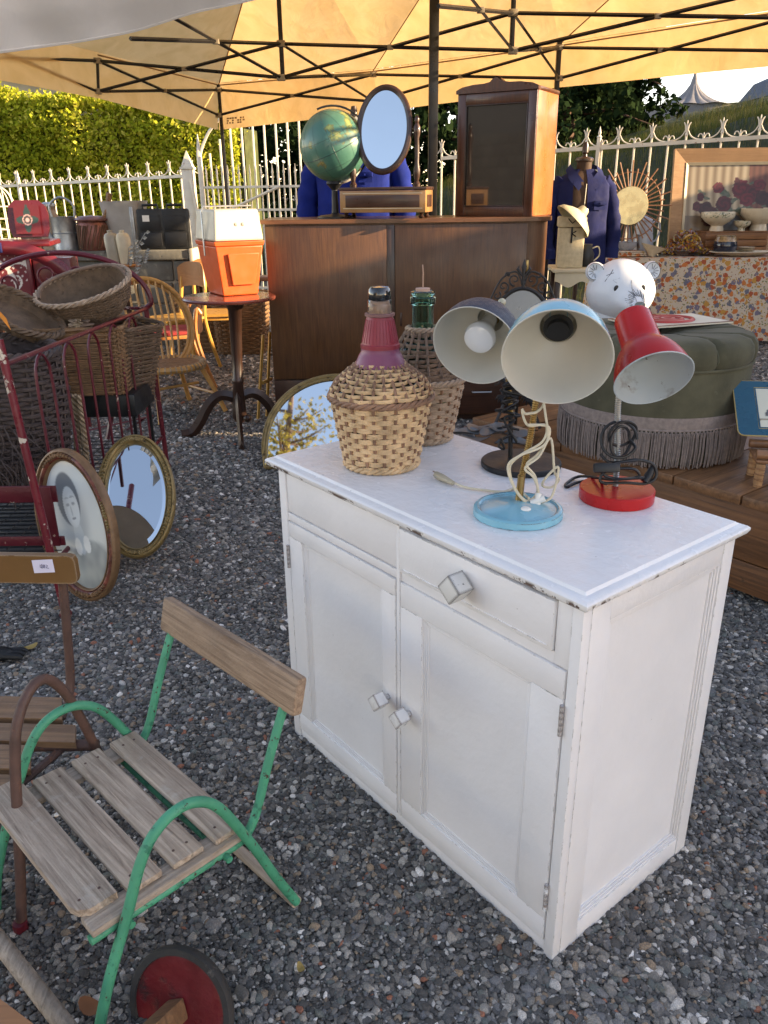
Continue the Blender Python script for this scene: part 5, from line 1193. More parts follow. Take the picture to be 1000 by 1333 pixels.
for x0, x1, dz in ((.0, xs_-.004, 0), (xs_+.045, WW-.145, -.004)):
    mb = MB(); mb.box((x0+.002, -.004-dz, .30), (x1, .0185, WZ-.031), .003); o = mb.build('door', OAK, t_)
    mb = MB(); mb.box((x1-.05 if x0 == 0 else x0+.03, -.008-dz, .62), (x1-.036 if x0 == 0 else x0+.042, -.0042-dz, .70), .002); mb.build('keyhole_plate', DARKW, o)
mb = MB(); mb.box((xs_-.003, .004, .30), (xs_+.044, .0185, WZ-.031), .002); mb.build('centre_stile', DARKW, t_)
for x0, x1 in ((.004, WW*.48), (WW*.49, WW-.145)):
    mb = MB(); mb.box((x0, -.006, .06), (x1, .0185, .292), .003); o = mb.build('drawer', DARKX, t_); mb = MB(); q_ = (x0+x1)/2+(.12 if x0 > .1 else 0); mb.tube([(q_-.06, -.006, .20), (q_-.06, -.024, .20), (q_+.06, -.024, .20), (q_+.06, -.006, .20)], .005, 6); mb.build('handle', STEEL, o)
mb = MB(); mb.box((.03, .05, 0), (WW-.15, WD-.02, .0445)); mb.build('plinth', DARKW, t_)
for z in (.93, .5): mb = MB(); mb.box((WW-.1442, -.001, z), (WW-.128, .024, z+.07), .003); mb.build('hinge', BRASS, t_)
# globe
gc = at(434, 190, 5.22)
t_ = thing('terrestrial_globe', 'large green terrestrial globe on a dark stand on the sideboard', 'globe', (gc.x, gc.y, WZ+.005))
gm = bpy.data.materials.new('globe map'); gm.use_nodes = True; nt = gm.node_tree; L = nt.links.new; bb = nt.nodes['Principled BSDF']
tc = N(nt, 'ShaderNodeTexCoord'); n1 = N(nt, 'ShaderNodeTexNoise'); n1.inputs['Scale'].default_value = 6.5; n1.inputs['Detail'].default_value = 7; n1.inputs['Roughness'].default_value = .6; L(tc.outputs['Object'], n1.inputs['Vector'])
r1 = N(nt, 'ShaderNodeValToRGB'); e = r1.color_ramp.elements; e[0].position = .0; e[0].color = (.045, .13, .10, 1); e[1].position = 1; e[1].color = (.42, .20, .05, 1)
for p, c in ((.50, (.055, .155, .115, 1)), (.562, (.07, .18, .135, 1)), (.568, (.09, .11, .05, 1)), (.60, (.17, .23, .08, 1)), (.66, (.33, .27, .09, 1))): q = e.new(p); q.color = c
L(n1.outputs['Fac'], r1.inputs[0])
sx_ = N(nt, 'ShaderNodeSeparateXYZ'); L(tc.outputs['Object'], sx_.inputs[0])
L(r1.outputs[0], bb.inputs['Base Color']); bb.inputs['Roughness'].default_value = .38; bb.inputs['Coat Weight'].default_value = .25
gr = .198; tilt = Matrix.Rotation(R(-24), 4, 'Y') @ Matrix.Rotation(R(14), 4, 'X'); G0 = Matrix.Translation((0, 0, gc.z-WZ-.005))
mb = MB(); mb.sphere((0, 0, 0), gr, 48); go = mb.build('sphere', gm, t_); go.matrix_basis = G0 @ tilt
DL = mat('dark map line', (.03, .06, .05), .4)
mb = MB(); mb.tube([(gr*1.0005*math.cos(a), gr*1.0005*math.sin(a), 0) for a in [2*math.pi*k/64 for k in range(64)]], .0018, 4, closed=True); mb.build('equator', DL, go)
mb = MB(); mb.tube([(gr*1.0005*.917*math.cos(a), gr*.917*math.sin(a), gr*.4) for a in [2*math.pi*k/48 for k in range(48)]], .0007, 4, closed=True)
mb.tube([(gr*1.0005*.917*math.cos(a), gr*.917*math.sin(a), -gr*.4) for a in [2*math.pi*k/48 for k in range(48)]], .0007, 4, closed=True)
for q in range(6): mb.tube([Matrix.Rotation(q*math.pi/6, 3, 'Z') @ Vector((gr*1.0005*math.cos(a), 0, gr*1.0005*math.sin(a))) for a in [2*math.pi*k/48 for k in range(48)]], .0006, 4, closed=True)
mb.build('graticule', DL, go)
mb = MB(); arc_ = [tilt @ Vector(((gr+.018)*math.sin(a), 0, -(gr+.018)*math.cos(a))) for a in [math.pi*k/24 for k in range(25)]]
mb.tube([G0 @ p for p in arc_], .006, 6); mb.build('meridian_arm', BLACKM, t_)
mb = MB(); mb.lathe([(.10, -gr*.93), (.07, -gr*1.03), (.02, -gr*1.09), (.0001, -gr*1.1)], 32, G0 @ tilt); mb.build('pole_cap', WHITEPL, t_)
zb_ = gc.z-WZ-.005-gr
mb = MB(); mb.lathe([(.11, 0), (.11, .008), (.09, .016), (.03, .022), (.022, .03), (.018, zb_-.045), (.05, zb_-.01), (.045, zb_+.006), (.0001, zb_)], 32); mb.build('stand', BLACKM, t_)
# vanity mirror on box
a = at(443, 276, 5.07); vx0 = a.x
t_ = thing('dressing_mirror', 'oval swivel dressing mirror on an inlaid drawer box on the sideboard', 'mirror', (vx0, 5.06, WZ+.004), R(-14))
BW, BD, BH = .515, .22, .122; zf = .032
for x in (.03, BW-.03):
    for y in (.03, BD-.03): mb = MB(); mb.lathe([(.012, 0), (.018, .01), (.010, .02), (.016, zf)], 12, Matrix.Translation((x, y, 0))); mb.build('foot', DARKW, t_)
INL = mat('light brown inlay', (.30, .16, .06), .35, coat=.3, var=.2)
mb = MB(); mb.box((0, 0, zf+.001), (BW, BD, zf+BH), .003); mb.build('box', INL, t_)
mb = MB(); mb.box((-.006, -.006, zf+BH+.001), (BW+.006, BD+.006, zf+BH+.018), .003); mb.build('box_top', DARKX, t_)
mb = MB(); mb.box((.035, -.004, zf+.03), (BW-.035, -.0005, zf+BH-.025), .002); mb.build('drawer_front', DARKX, t_)
mb = MB(); mb.box((BW+.0005, .045, zf+.03), (BW+.004, BD-.045, zf+BH-.025), .002); mb.build('side_panel', DARKX, t_)
for z in (.022, BH-.018): mb = MB(); mb.box((.02, -.0035, zf+z), (BW-.02, -.0005, zf+z+.004)); mb.build('stringing', FRAMEI, t_)
zt_ = zf+BH+.018; mh = at(519, 170, 5.17).z-WZ-.004; mxc = .242
for x in (mxc-.188, mxc+.198):
    mb = MB(); mb.lathe([(.020, zt_), (.022, zt_+.015), (.012, zt_+.03), (.019, zt_+.06), (.021, zt_+.09), (.013, zt_+.13), (.016, mh-.10), (.013, mh-.05), (.021, mh-.02), (.021, mh+.01), (.011, mh+.03), (.016, mh+.05), (.010, mh+.065), (.0001, mh+.075)], 14, Matrix.Translation((x, .11, 0))); mb.build('upright', DARKW, t_)
mf = bpy.data.objects.new('mirror_frame', MB().mesh('x')); bpy.data.objects.remove(mf)
MM = Matrix.Translation((mxc+.005, .11, mh)) @ Matrix.Rotation(R(90-13), 4, 'X'); w2, h2 = .268, .425; n = 64
ring_ = MM @ Matrix.Identity(4); mb = MB(); mb.tube([MM @ Vector(((w2/2+.016)*math.cos(2*math.pi*k/n), (h2/2+.016)*math.sin(2*math.pi*k/n), 0)) for k in range(n)], .019, 8, closed=True); mo = mb.build('mirror_frame', DARKW, t_)
mb = MB(); mb.add([MM @ Vector((w2/2*math.cos(2*math.pi*k/n), h2/2*math.sin(2*math.pi*k/n), .006)) for k in range(n)], [tuple(range(n))]); mb.build('mirror_glass', MIRROR, mo, smooth=False)
mb = MB(); mb.add([MM @ Vector((w2/2*1.03*math.cos(2*math.pi*k/n), h2/2*1.03*math.sin(2*math.pi*k/n), -.006)) for k in range(n)], [tuple(range(n-1, -1, -1))]); mb.build('mirror_back', DARKW, mo, smooth=False)
mb = MB(); mb.tube([(mxc-.188, .11, mh), (mxc-.152, .11, mh)], .006, 6); mb.tube([(mxc+.198, .11, mh), (mxc+.164, .11, mh)], .006, 6); mb.build('pivot_pin', BRASS, t_)
# display case
fl = Vector((.470, 5.33, WZ+.005)); t_ = thing('display_case', 'mahogany display case with arched top and dark glass door on the sideboard', 'display case', fl, R(-30))
VW, VD, VH = .495, .37, at(640, 122, 5.25).z-WZ
b = lambda nm, a, c, bev=.003, m=MAHOG, parent=t_: MB().box(a, c, bev).build(nm, m, parent)
DM = mat('dark mahogany', (.085, .028, .012), .35, var=.2, vs=3, bump=.1, grain=('Z', 70, (.03, .012, .006), .7), coat=.3)
b('side_panel', (VW-.02, .022, 0), (VW, VD, VH)); b('side_panel', (0, .022, 0), (.02, VD, VH), m=DM); b('back_panel', (.0205, VD-.012, 0), (VW-.0205, VD, VH), m=DM)  # sunlit right side takes the brightened mahogany, other faces the dark one
b('base', (.0205, .022, 0), (VW-.0205, VD-.0125, .02), m=DM); b('top', (.0205, .022, VH-.02), (VW-.0205, VD-.0125, VH), m=DM); b('shelf', (.0205, .05, VH*.72), (VW-.0205, VD-.0125, VH*.72+.008), .001, STEEL)
fr_ = MB(); fr_.box((0, 0, 0), (.052, .0215, VH), .003); fr_.box((VW-.052, 0, 0), (VW, .0215, VH), .003); fr_.box((.0523, .0, 0), (VW-.0523, .021, .055), .003); fr_.box((.0523, 0, VH-.06), (VW-.0523, .021, VH), .003); dr_o = fr_.build('door_frame', DM, t_)
mb = MB(); mb.box((.053, .011, .056), (VW-.053, .015, VH-.061)); mb.build('glass', GLASSD, dr_o, smooth=False)
mb = MB()
for a_, c_ in (((.0525, -.003, .0555), (VW-.0525, .004, .0615)), ((.0525, -.003, VH-.0665), (VW-.0525, .004, VH-.0605)), ((.0525, -.003, .062), (.0585, .004, VH-.067)), ((VW-.0585, -.003, .062), (VW-.0525, .004, VH-.067))): mb.box(a_, c_, .001)
mb.build('door_bead', DARKW, dr_o, kind='stuff')
ped = [(-.008, 0), (-.008, .018), (.03, .034), (.10, .044), (.17, .046), (.205, .052), (.225, .070), (.26, .080), (VW-.26, .080), (VW-.225, .070), (VW-.205, .052), (VW-.17, .046), (VW-.10, .044), (VW-.03, .034), (VW+.008, .018), (VW+.008, 0)]
mb = MB(); mb.prism(ped, -.012, .030, Matrix.Translation((0, .018, VH+.0005)) @ Matrix(((1, 0, 0, 0), (0, 0, -1, 0), (0, 1, 0, 0), (0, 0, 0, 1)))); mb.build('pediment', DM, t_)
mb = MB(); mb.box((-.006, .031, VH+.0005), (VW+.006, VD+.005, VH+.022), .006); mb.build('cornice', DM, t_)

# ================================================================== MANNEQUINS
def jacket(name, label, p, rz, m, m2, h, openf=True, scale=1.0):
    t_ = thing(name, label, 'mannequin', (p.x, p.y, 0), rz); s = scale
    secs = [(0, 0, h-.78, .235*s, .15*s), (0, 0, h-.62, .225*s, .145*s), (0, 0, h-.42, .215*s, .14*s), (0, 0, h-.26, .225*s, .135*s), (0, 0, h-.15, .222*s, .12*s), (0, .01, h-.09, .19*s, .10*s), (0, .02, h-.055, .12*s, .085*s), (0, .02, h-.03, .085*s, .075*s)]
    mb = MB(); mb.loft(secs, 40, fold=.03, fn=9, pw=.85, cap=False)
    if openf: mb.f = [f for f in mb.f if not (27 <= (f[0] % 40) <= 29)]
    mb.build('jacket', m, t_, ang=80)
    for sx in (-1, 1):
        pts = spline([(sx*.165*s, .01, h-.115), (sx*.225*s, .01, h-.19), (sx*.262*s, .0, h-.34), (sx*.285*s, -.01, h-.50), (sx*.27*s, -.035, h-.66)], 6)
        mb = MB(); mb.tube(pts, [.060*s+.006*math.sin(i*1.4) for i in range(len(pts))], 14, ry=None); mb.build('sleeve', m, t_, ang=80)
        mb = MB(); q = pts[-1]; mb.tube([q+Vector((0, -.004, .03)), q+Vector((-sx*.004, -.008, -.05))], .063*s, 14); mb.build('cuff', m2, t_)
    mb = MB()
    for sx in (-1, 1):
        mb.add([(sx*.02, -.10*s, h-.13), (sx*.088, -.078*s, h-.050), (sx*.105, -.0*s, h-.005), (sx*.085, .085*s, h+.012), (sx*.150, -.085*s, h-.10), (sx*.150, .0, h-.035), (sx*.11, .115, h-.03), (sx*.075, -.128, h-.19)], [(0, 1, 4, 7), (1, 2, 5, 4), (2, 3, 6, 5)])
    mb.build('collar', m2, t_, ang=80)
    mb = MB(); mb.add([(.055, -.149*s, h-.335), (.15, -.135*s, h-.335), (.15, -.136*s, h-.28), (.055, -.150*s, h-.28)], [(0, 1, 2, 3)]); mb.box((.05, -.160*s, h-.298), (.155, -.140*s, h-.265), .004); mb.sphere((.10, -.163*s, h-.285), .007, 8); mb.build('pocket_flap', m2, t_)
    if openf:
        mb = MB()
        mb.loft([(x, y, z, rx*.93, ry*.93) for x, y, z, rx, ry in secs], 32, pw=.9); mb.build('torso', FORM, t_)
        mb = MB(); mb.tube([(-.02, -.142*s, h-.6), (-.02, -.132*s, h-.30), (-.01, -.118*s, h-.14)], .003, 6); mb.tube([(-.07, -.132*s, h-.34), (-.02, -.134*s, h-.34)], .0025, 6); mb.build('seam_tape', CREAMPAP, t_)
    mb = MB(); mb.lathe([(.062, h-.10), (.058, h-.03), (.060, h+.02), (.068, h+.028), (.068, h+.034)], 24, cap=False); mb.build('neck', FORM, t_)
    mb = MB(); mb.lathe([(.072, h+.034), (.072, h+.046), (.06, h+.055), (.02, h+.062), (.016, h+.08), (.026, h+.092), (.024, h+.14), (.018, h+.165), (.0001, h+.17)], 24); mb.build('neck_cap', DARKW, t_)
    mb = MB(); mb.tube([(0, 0, .05), (0, 0, h-.6)], .018, 10); mb.build('stand_pole', DARKW, t_)
    for k in range(3): a = k*2.094+.5; mb = MB(); mb.tube(spline([(0, 0, .16), (.12*math.cos(a), .12*math.sin(a), .10), (.26*math.cos(a), .26*math.sin(a), .015)], 4), .015, 8); mb.build('leg', DARKW, t_)
    return t_
p = at(758, 250, 6.95); jacket('navy_jacket_mannequin', 'brown tailor dummy wearing an open navy work jacket right of the display case', p, R(6), NAVYC, NAVYC2, at(755, 215, 6.95).z)
p = at(462, 200, 6.30); t_ = jacket('blue_jacket_mannequin', 'dummy in a bright royal blue cotton jacket behind the globe', p, R(-8), ROYAL, ROYAL, at(462, 172, 6.3).z, False, 1.28)
mb = MB(); h = at(462, 172, 6.3).z; mb.box((-.06, -.03, h+.02), (.085, .05, h+.10), .02); mb.build('white_collar', WHITEPL, t_)
# ================================================================== right hand stall
p = at(728, 350, 6.12); t_ = thing('console_table', 'cream painted console with scalloped apron right of the sideboard', 'table', (p.x-.03, 6.10, 0), R(-6)); CTZ = at(745, 350, 6.1).z
CRP = mat('cream table paint', (.62, .55, .38), .45, var=.08, bump=.1)
mb = MB(); mb.box((-.02, -.02, CTZ-.024), (.62, .40, CTZ), .004); mb.build('top', CRP, t_)
ap = [(0, 0)]+[(x, -.085+.022*math.cos(x*32)+.02*(x > .25)*(x < .33)) for x in [.6*k/30 for k in range(31)]]+[(.6, 0)]
mb = MB(); mb.prism(ap, 0, .016, Matrix.Translation((0, .015, CTZ-.025)) @ Matrix(((1, 0, 0, 0), (0, 0, -1, 0), (0, 1, 0, 0), (0, 0, 0, 1)))); mb.build('apron', CRP, t_)
for x in (.0, .56):
    for y in (.0, .34): mb = MB(); mb.box((x+.001, y+.017, 0), (x+.04, y+.056, CTZ-.025), .004); mb.build('leg', DARKW, t_)
for z in (.25, .48): mb = MB(); mb.box((.005, .06, z), (.595, .36, z+.02)); mb.build('shelf', MAHOG, t_)
p = at(727, 345, 6.2); t_ = thing('speckled_case', 'cream speckled upright case with leather strap on the console table', 'case', (p.x-.02, 6.16, CTZ+.001), R(-8))
hz = at(740, 282, 6.2).z-CTZ; mb = MB(); mb.box((0, 0, 0), (.185, .16, hz-.075), .01); mb.build('case_body', CREAMT, t_); mb = MB(); mb.box((-.008, -.008, hz-.073), (.193, .168, hz), .01); mb.build('lid', CREAMT, t_)
mb = MB(); mb.box((.085, -.013, hz-.18), (.098, -.0085, hz-.07), .002); mb.tube([(.06, -.012, hz-.012), (.09, -.016, hz-.045), (.13, -.012, hz-.012)], .004, 6); mb.tube([(.092, -.014, hz-.115), (.122, -.014, hz-.098)], .004, 6); mb.tube([(.092, -.014, hz-.115), (.122, -.014, hz-.135)], .004, 6); mb.build('strap', BLACKM, t_, kind='stuff')
p = at(764, 322, 6.2); t_ = thing('dark_jug', 'small dark jug with a pale looped handle beside the speckled case', 'jug', (p.x+.02, 6.28, CTZ+.001)); hj = .16
mb = MB(); mb.lathe([(.04, 0), (.055, .03), (.058, .09), (.04, .13), (.042, hj)], 20); mb.build('jug_body', BLACKM, t_); mb = MB(); mb.tube(spline([(.04, -.01, .13), (.085, -.01, .14), (.095, -.01, .08), (.055, -.01, .04)], 5), .005, 8); mb.build('handle', ENCR, t_)
# enamel shade balanced on the case
c = at(748, 279, 6.15); t_ = thing('enamel_lampshade', 'cream enamel lampshade tilted on top of the speckled case', 'lampshade', (0, 0, 0)); place(t_, T(c+Vector((.02, 0, -.02)), (.70, .05, .70)))
mb = MB(); mb.lathe([(.155, -.045), (.152, -.035), (.135, -.010), (.085, .022), (.045, .040), (.036, .075), (.030, .085), (.0001, .088)], 40, cap=False); mb.lathe([(.152, -.044), (.133, -.013), (.083, .019), (.04, .036)], 40, cap=False); mb.build('shade', ENCR, t_)
# floral table
ta = at(788, 330, 7.7); tb = at(1030, 322, 7.55); TZ = .80
FLW = bpy.data.materials.new('floral cotton'); FLW.use_nodes = True; nt = FLW.node_tree; L = nt.links.new; bb = nt.nodes['Principled BSDF']; bb.inputs['Roughness'].default_value = .85
tc = N(nt, 'ShaderNodeTexCoord')
mp = N(nt, 'ShaderNodeMapping'); L(tc.outputs['Object'], mp.inputs[0]); nn = N(nt, 'ShaderNodeTexNoise'); nn.inputs['Scale'].default_value = 26; L(mp.outputs[0], nn.inputs['Vector'])
vs_ = N(nt, 'ShaderNodeVectorMath', operation='SCALE'); L(nn.outputs['Color'], vs_.inputs[0]); vs_.inputs['Scale'].default_value = .045
va = N(nt, 'ShaderNodeVectorMath', operation='ADD'); L(mp.outputs[0], va.inputs[0]); L(vs_.outputs[0], va.inputs[1]); last = None
def fl_layer(scale, thr, cols_, prev, off):
    v = N(nt, 'ShaderNodeTexVoronoi'); v.inputs['Scale'].default_value = scale; ad = N(nt, 'ShaderNodeVectorMath', operation='ADD'); ad.inputs[1].default_value = (off, off*.7, off*.3); L(va.outputs[0], ad.inputs[0]); L(ad.outputs[0], v.inputs['Vector'])
    sp_ = N(nt, 'ShaderNodeSeparateColor'); L(v.outputs['Color'], sp_.inputs[0]); rp = N(nt, 'ShaderNodeValToRGB'); rp.color_ramp.interpolation = 'CONSTANT'; e = rp.color_ramp.elements
    e[0].color = c4(cols_[0]); e[1].position = 1/len(cols_); e[1].color = c4(cols_[1])
    for k, c in enumerate(cols_[2:]): q = e.new((k+2)/len(cols_)); q.color = c4(c)
    L(sp_.outputs[0], rp.inputs[0]); lt = N(nt, 'ShaderNodeMath', operation='LESS_THAN'); L(v.outputs['Distance'], lt.inputs[0]); lt.inputs[1].default_value = thr
    mx = N(nt, 'ShaderNodeMix', data_type='RGBA'); L(lt.outputs[0], mx.inputs[0]); 
    if isinstance(prev, tuple): mx.inputs[6].default_value = c4(prev)
    else: L(prev, mx.inputs[6])
    L(rp.outputs[0], mx.inputs[7]); return mx.outputs[2]
q = fl_layer(44, .34, [(.16, .17, .06), (.40, .26, .06), (.10, .10, .12), (.46, .40, .32)], (.52, .44, .34), 0)
q = fl_layer(20, .46, [(.42, .12, .03), (.34, .08, .03), (.13, .13, .17), (.45, .24, .05), (.50, .16, .04), (.16, .14, .20)], q, 3.3)
q = fl_layer(40, .22, [(.50, .30, .06), (.20, .05, .03), (.4, .3, .2), (.30, .10, .04)], q, 3.31); L(q, bb.inputs['Base Color'])
dirx = (tb-ta); dirx.z = 0; Lt = 2.2; dx_ = dirx.normalized(); t_ = thing('stall_table', 'trestle table covered by an orange floral cloth at the right', 'table', (ta.x, ta.y, 0), math.atan2(dx_.y, dx_.x)); TT = t_; TD = .75
mb = MB(); mb.box((0.03, .03, TZ-.03), (Lt, TD, TZ-.004)); mb.build('tabletop', PLANKX, t_)
for x in (.15, Lt-.15): mb = MB(); mb.box((x, .15, .0), (x+.04, .19, TZ-.031)); mb.box((x, TD-.19, 0), (x+.04, TD-.15, TZ-.031)); mb.build('trestle', PLANKX, t_, kind='stuff')
vs = []; fs = []; nn_ = 90; mm = 16
for i in range(nn_+1):
    u = -.35+(Lt+.35)*i/nn_
    for j in range(mm+1):
        v = j/mm
        if u >= 0:
            x = u; 
            if v < .25: y, z = TD*(1-v/.25)+.001, TZ+.001
            else: k = (v-.25)/.75; y = -.012-.05*k+.022*k*math.sin(u*15+1.2*math.sin(u*3)); z = TZ*(1-k)+.06*k
        else:
            k = -u/.35; x = -.012-.06*k+.02*k*math.sin(v*14); y = TD*(1-v*1.0); z = TZ*(1-k)+.10*k if k > .02 else TZ
            if v >= .999: y = -.01
        vs.append((x, y, z))
for i in range(nn_):
    for j in range(mm): a_ = i*(mm+1)+j; fs.append((a_, a_+mm+1, a_+mm+2, a_+1))
mb = MB(); mb.add(vs, fs); cl = mb.build('tablecloth', FLW, None, ang=60); cl.location = (ta.x, ta.y, 0); cl.rotation_euler = TT.rotation_euler; tag(cl, 'cream cotton tablecloth printed with orange and grey flowers hanging to the ground', 'tablecloth')
def ont(px, d=.0): # ground point on the table top at image column px, depth d behind front
    for k in range(4):
        pass
    y_ = ta.y+d; p = at(px, 320, y_); return Vector((p.x, y_+.0, TZ+.006))
# folded cloth, boxes, jug
p = ont(812, .16); t_ = thing('folded_cloth', 'folded floral cloth stacked at the left end of the stall table', 'cloth', p, .05)
for k in range(3): mb = MB(); mb.box((-.20+.01*k, -.10, .002+k*.016), (.20-.012*k, .12, .0165+k*.016), .006); mb.build('fold', FLW, t_)
p = ont(820, .22)+Vector((-.03, 0, .05)); t_ = thing('enamel_dish', 'grey enamel dish on the folded cloth', 'dish', p); mb = MB(); mb.lathe([(.05, 0), (.085, .03), (.098, .072), (.102, .074), (.095, .07), (.08, .03), (.0001, .006)], 28, cap=False); mb.build('bowl', ENGR, t_)
p = ont(836, .46); t_ = thing('coffee_pot', 'tall grey enamel coffee pot with a domed lid', 'coffee pot', p); hh = at(836, 275, p.y).z-TZ; hh = min(hh, .36)
mb = MB(); mb.lathe([(.108, 0), (.110, .015), (.085, hh*.62), (.072, hh*.82), (.076, hh*.84)], 32); mb.build('pot_body', ENGR, t_); mb = MB(); mb.lathe([(.079, hh*.842), (.07, hh*.88), (.03, hh*.95), (.012, hh*.965), (.016, hh*.99), (.0001, hh)], 28); mb.build('lid', ENGR, t_)
mb = MB(); mb.tube(spline([(.07, 0, hh*.78), (.135, 0, hh*.80), (.155, 0, hh*.6), (.13, 0, hh*.36), (.10, 0, hh*.30)], 5), .009, 8); mb.build('handle', ENGR, t_)
mb = MB(); mb.tube(spline([(-.09, 0, hh*.2), (-.13, 0, hh*.35), (-.15, 0, hh*.62), (-.165, 0, hh*.74)], 5), [.022-.0007*i for i in range(16)], 8); mb.build('spout', ENGR, t_)
p = ont(848, .10); t_ = thing('wooden_scoop', 'pale flared scoop dish on the stall table', 'scoop', p); mb = MB(); mb.lathe([(.03, 0), (.05, .03), (.12, .095), (.114, .093), (.046, .03), (.0001, .012)], 24, T((0, 0, 0), (.25, 0, 1)), cap=False); mb.build('bowl', POTC, t_)
# jewellery heaps in glass dishes
for k, (px, w_, h_) in enumerate(((862, .13, .06), (892, .20, .22), (915, .13, .05))):
    p = ont(px, .20+.06*(k % 2)); t_ = thing('bead_dish', ['low dish of orange beads at the left of the bead pile', 'glass dish heaped with gold and amber bead necklaces', 'low tray of small beads right of the heaped necklaces'][k], 'dish', p)
    mb = MB(); mb.lathe([(w_*.85, 0), (w_, .05), (w_*.97, .05), (w_*.82, .008), (.0001, .006)], 32, cap=False); mb.build('dish', GLASSCL, t_)
    pts = []; 
    for _ in range(900 if k == 1 else 350): a_ = r.rand()*6.28; q_ = w_*.9*math.sqrt(r.rand()); pts.append((q_*math.cos(a_), q_*math.sin(a_), .012+h_*(1-(q_/w_)**2)*(.5+.5*r.rand())))
    leaves('beads', pts, .032, BEADM, t_, seed=20+k, kind='stuff')
    if k == 1:
        for m_i in range(7):
            mb = MB(); cc_ = Vector((r.uniform(-.1, .1), -.06+r.uniform(-.05, .05), h_*.6)); mb.tube([cc_+Vector((.06*math.cos(a_*1.0+m_i), .04*math.sin(a_*2), .05*math.sin(a_+m_i))) for a_ in [6.28*q_/16 for q_ in range(16)]], .007, 6, closed=True); mb.build('necklace', [GOLDL, BRASS, LEAFB, YWOOD][m_i % 4], t_)
# crate with crockery on top
p = ont(958, .28); t_ = thing('wooden_crate', 'small brown wooden crate standing upside down under the bowls', 'crate', p, .05); cw2, ch2 = .60, .19
CRW = mat('brown crate wood', (.24, .11, .04), .5, var=.25, grain=('X', 50, (.12, .05, .02), .7))
for z in (.002, .066, .130): mb = MB(); mb.box((-cw2/2, 0, z), (cw2/2, .012, z+.058), .002); mb.build('slat', CRW, t_)
for x in (-cw2/2, cw2/2-.012): mb = MB(); mb.box((x, .013, .002), (x+.012, .28, ch2-.002), .002); mb.build('end_panel', CRW, t_)
mb = MB(); mb.box((-cw2/2, 0, ch2), (cw2/2, .29, ch2+.012), .002); mb.build('top_board', CRW, t_)
def bowl(nm, label, p, r0, h_, foot=True, m=POTC, band=True):
    t_ = thing(nm, label, nm.replace('_', ' ') if nm != 'footed_bowl' else 'bowl', p)
    mb = MB(); mb.lathe([(r0*.42, 0), (r0*.40, h_*.12), (r0*.36, h_*.28), (r0*.72, h_*.48), (r0*.95, h_*.72), (r0*.97, h_), (r0*.94, h_), (r0*.9, h_*.72), (.0001, h_*.38)], 40, cap=False); o = mb.build('bowl_body', m, t_)
    if band: mb = MB(); mb.lathe([(r0*.955, h_*.70), (r0*.985, h_*.78), (r0*.99, h_*.97), (r0*.975, h_*1.0)], 40, cap=False); mb.build('painted_band', POTP, t_)
    return t_
z_ = ch2+.013
bowl('footed_bowl', 'cream footed bowl with dark floral rim, left of the two on the crate', p+Vector((-.16, .12, z_)), .155, .17)
bowl('footed_bowl', 'cream footed tureen bowl at the right edge above the crate', p+Vector((.24, .12, z_)), .185, .20, band=False)
t_ = bowl('tea_cup', 'small patterned cup between the two cream bowls', p+Vector((.055, .06, z_)), .08, .09, m=POTP, band=False)
q_ = ont(944, .10); t_ = thing('glazed_pot', 'small blue black pot with dripping ochre glaze in front of the crate', 'pot', q_)
mb = MB(); mb.lathe([(.065, .012), (.10, .045), (.108, .09), (.098, .125)], 32); mb.build('pot_body', DPOT, t_); mb = MB(); mb.lathe([(.0985, .1255), (.088, .155), (.085, .17), (.09, .175), (.08, .172), (.075, .14), (.0001, .13)], 32, cap=False); mb.build('pot_rim', DRIP, t_)
q_ = ont(965, .04)+Vector((.02, 0, -.003)); t_ = thing('oval_platter', 'long white oval platter along the front of the stall table', 'platter', q_); mb = MB(); mb.lathe([(.10, 0), (.20, .012), (.31, .040), (.305, .044), (.195, .018), (.0001, .010)], 48, fy=.42, cap=False); mb.build('dish', POTC, t_)
q_ = ont(972, .14)+Vector((0, 0, 0)); t_ = thing('stacked_saucers', 'short stack of cream saucers in front of the crate', 'saucers', q_)
for k in range(5): mb = MB(); mb.lathe([(.04, k*.014), (.072, k*.014+.011), (.075, k*.014+.014), (.04, k*.014+.008)], 24); mb.build('saucer', POTC, t_)
# framed painting of roses
fa = at(866, 322, 8.2); fb = at(876, 199, 8.35); wfr, hfr = 1.35, .93
t_ = thing('framed_painting', 'oak framed painting of dark red roses before a striped curtain', 'painting'); cx_ = fa.x+wfr/2+.03
place(t_, plane_basis(Vector((cx_, 8.28, TZ+.01+hfr/2)), Vector((1, -.03, 0)), (.05, .14, .98)))
fw_ = .15; iw, ih = wfr-2*fw_, hfr-2*fw_
def mitre(x0, y0, x1, y1, w_, z0, z1, zi, m, nm, parent):
    for (a_, c_, ai, ci) in (((x0, y0), (x1, y0), (x0+w_, y0+w_), (x1-w_, y0+w_)), ((x1, y0), (x1, y1), (x1-w_, y0+w_), (x1-w_, y1-w_)), ((x1, y1), (x0, y1), (x1-w_, y1-w_), (x0+w_, y1-w_)), ((x0, y1), (x0, y0), (x0+w_, y1-w_), (x0+w_, y0+w_))):
        mb = MB(); mb.add([(a_[0], a_[1], z0), (c_[0], c_[1], z0), (ci[0], ci[1], z0), (ai[0], ai[1], z0), (a_[0], a_[1], z1), (c_[0], c_[1], z1), (ci[0], ci[1], zi), (ai[0], ai[1], zi)], [(0, 3, 2, 1), (4, 5, 6, 7), (0, 1, 5, 4), (1, 2, 6, 5), (2, 3, 7, 6), (3, 0, 4, 7)]); mb.build(nm, m, parent, smooth=False)
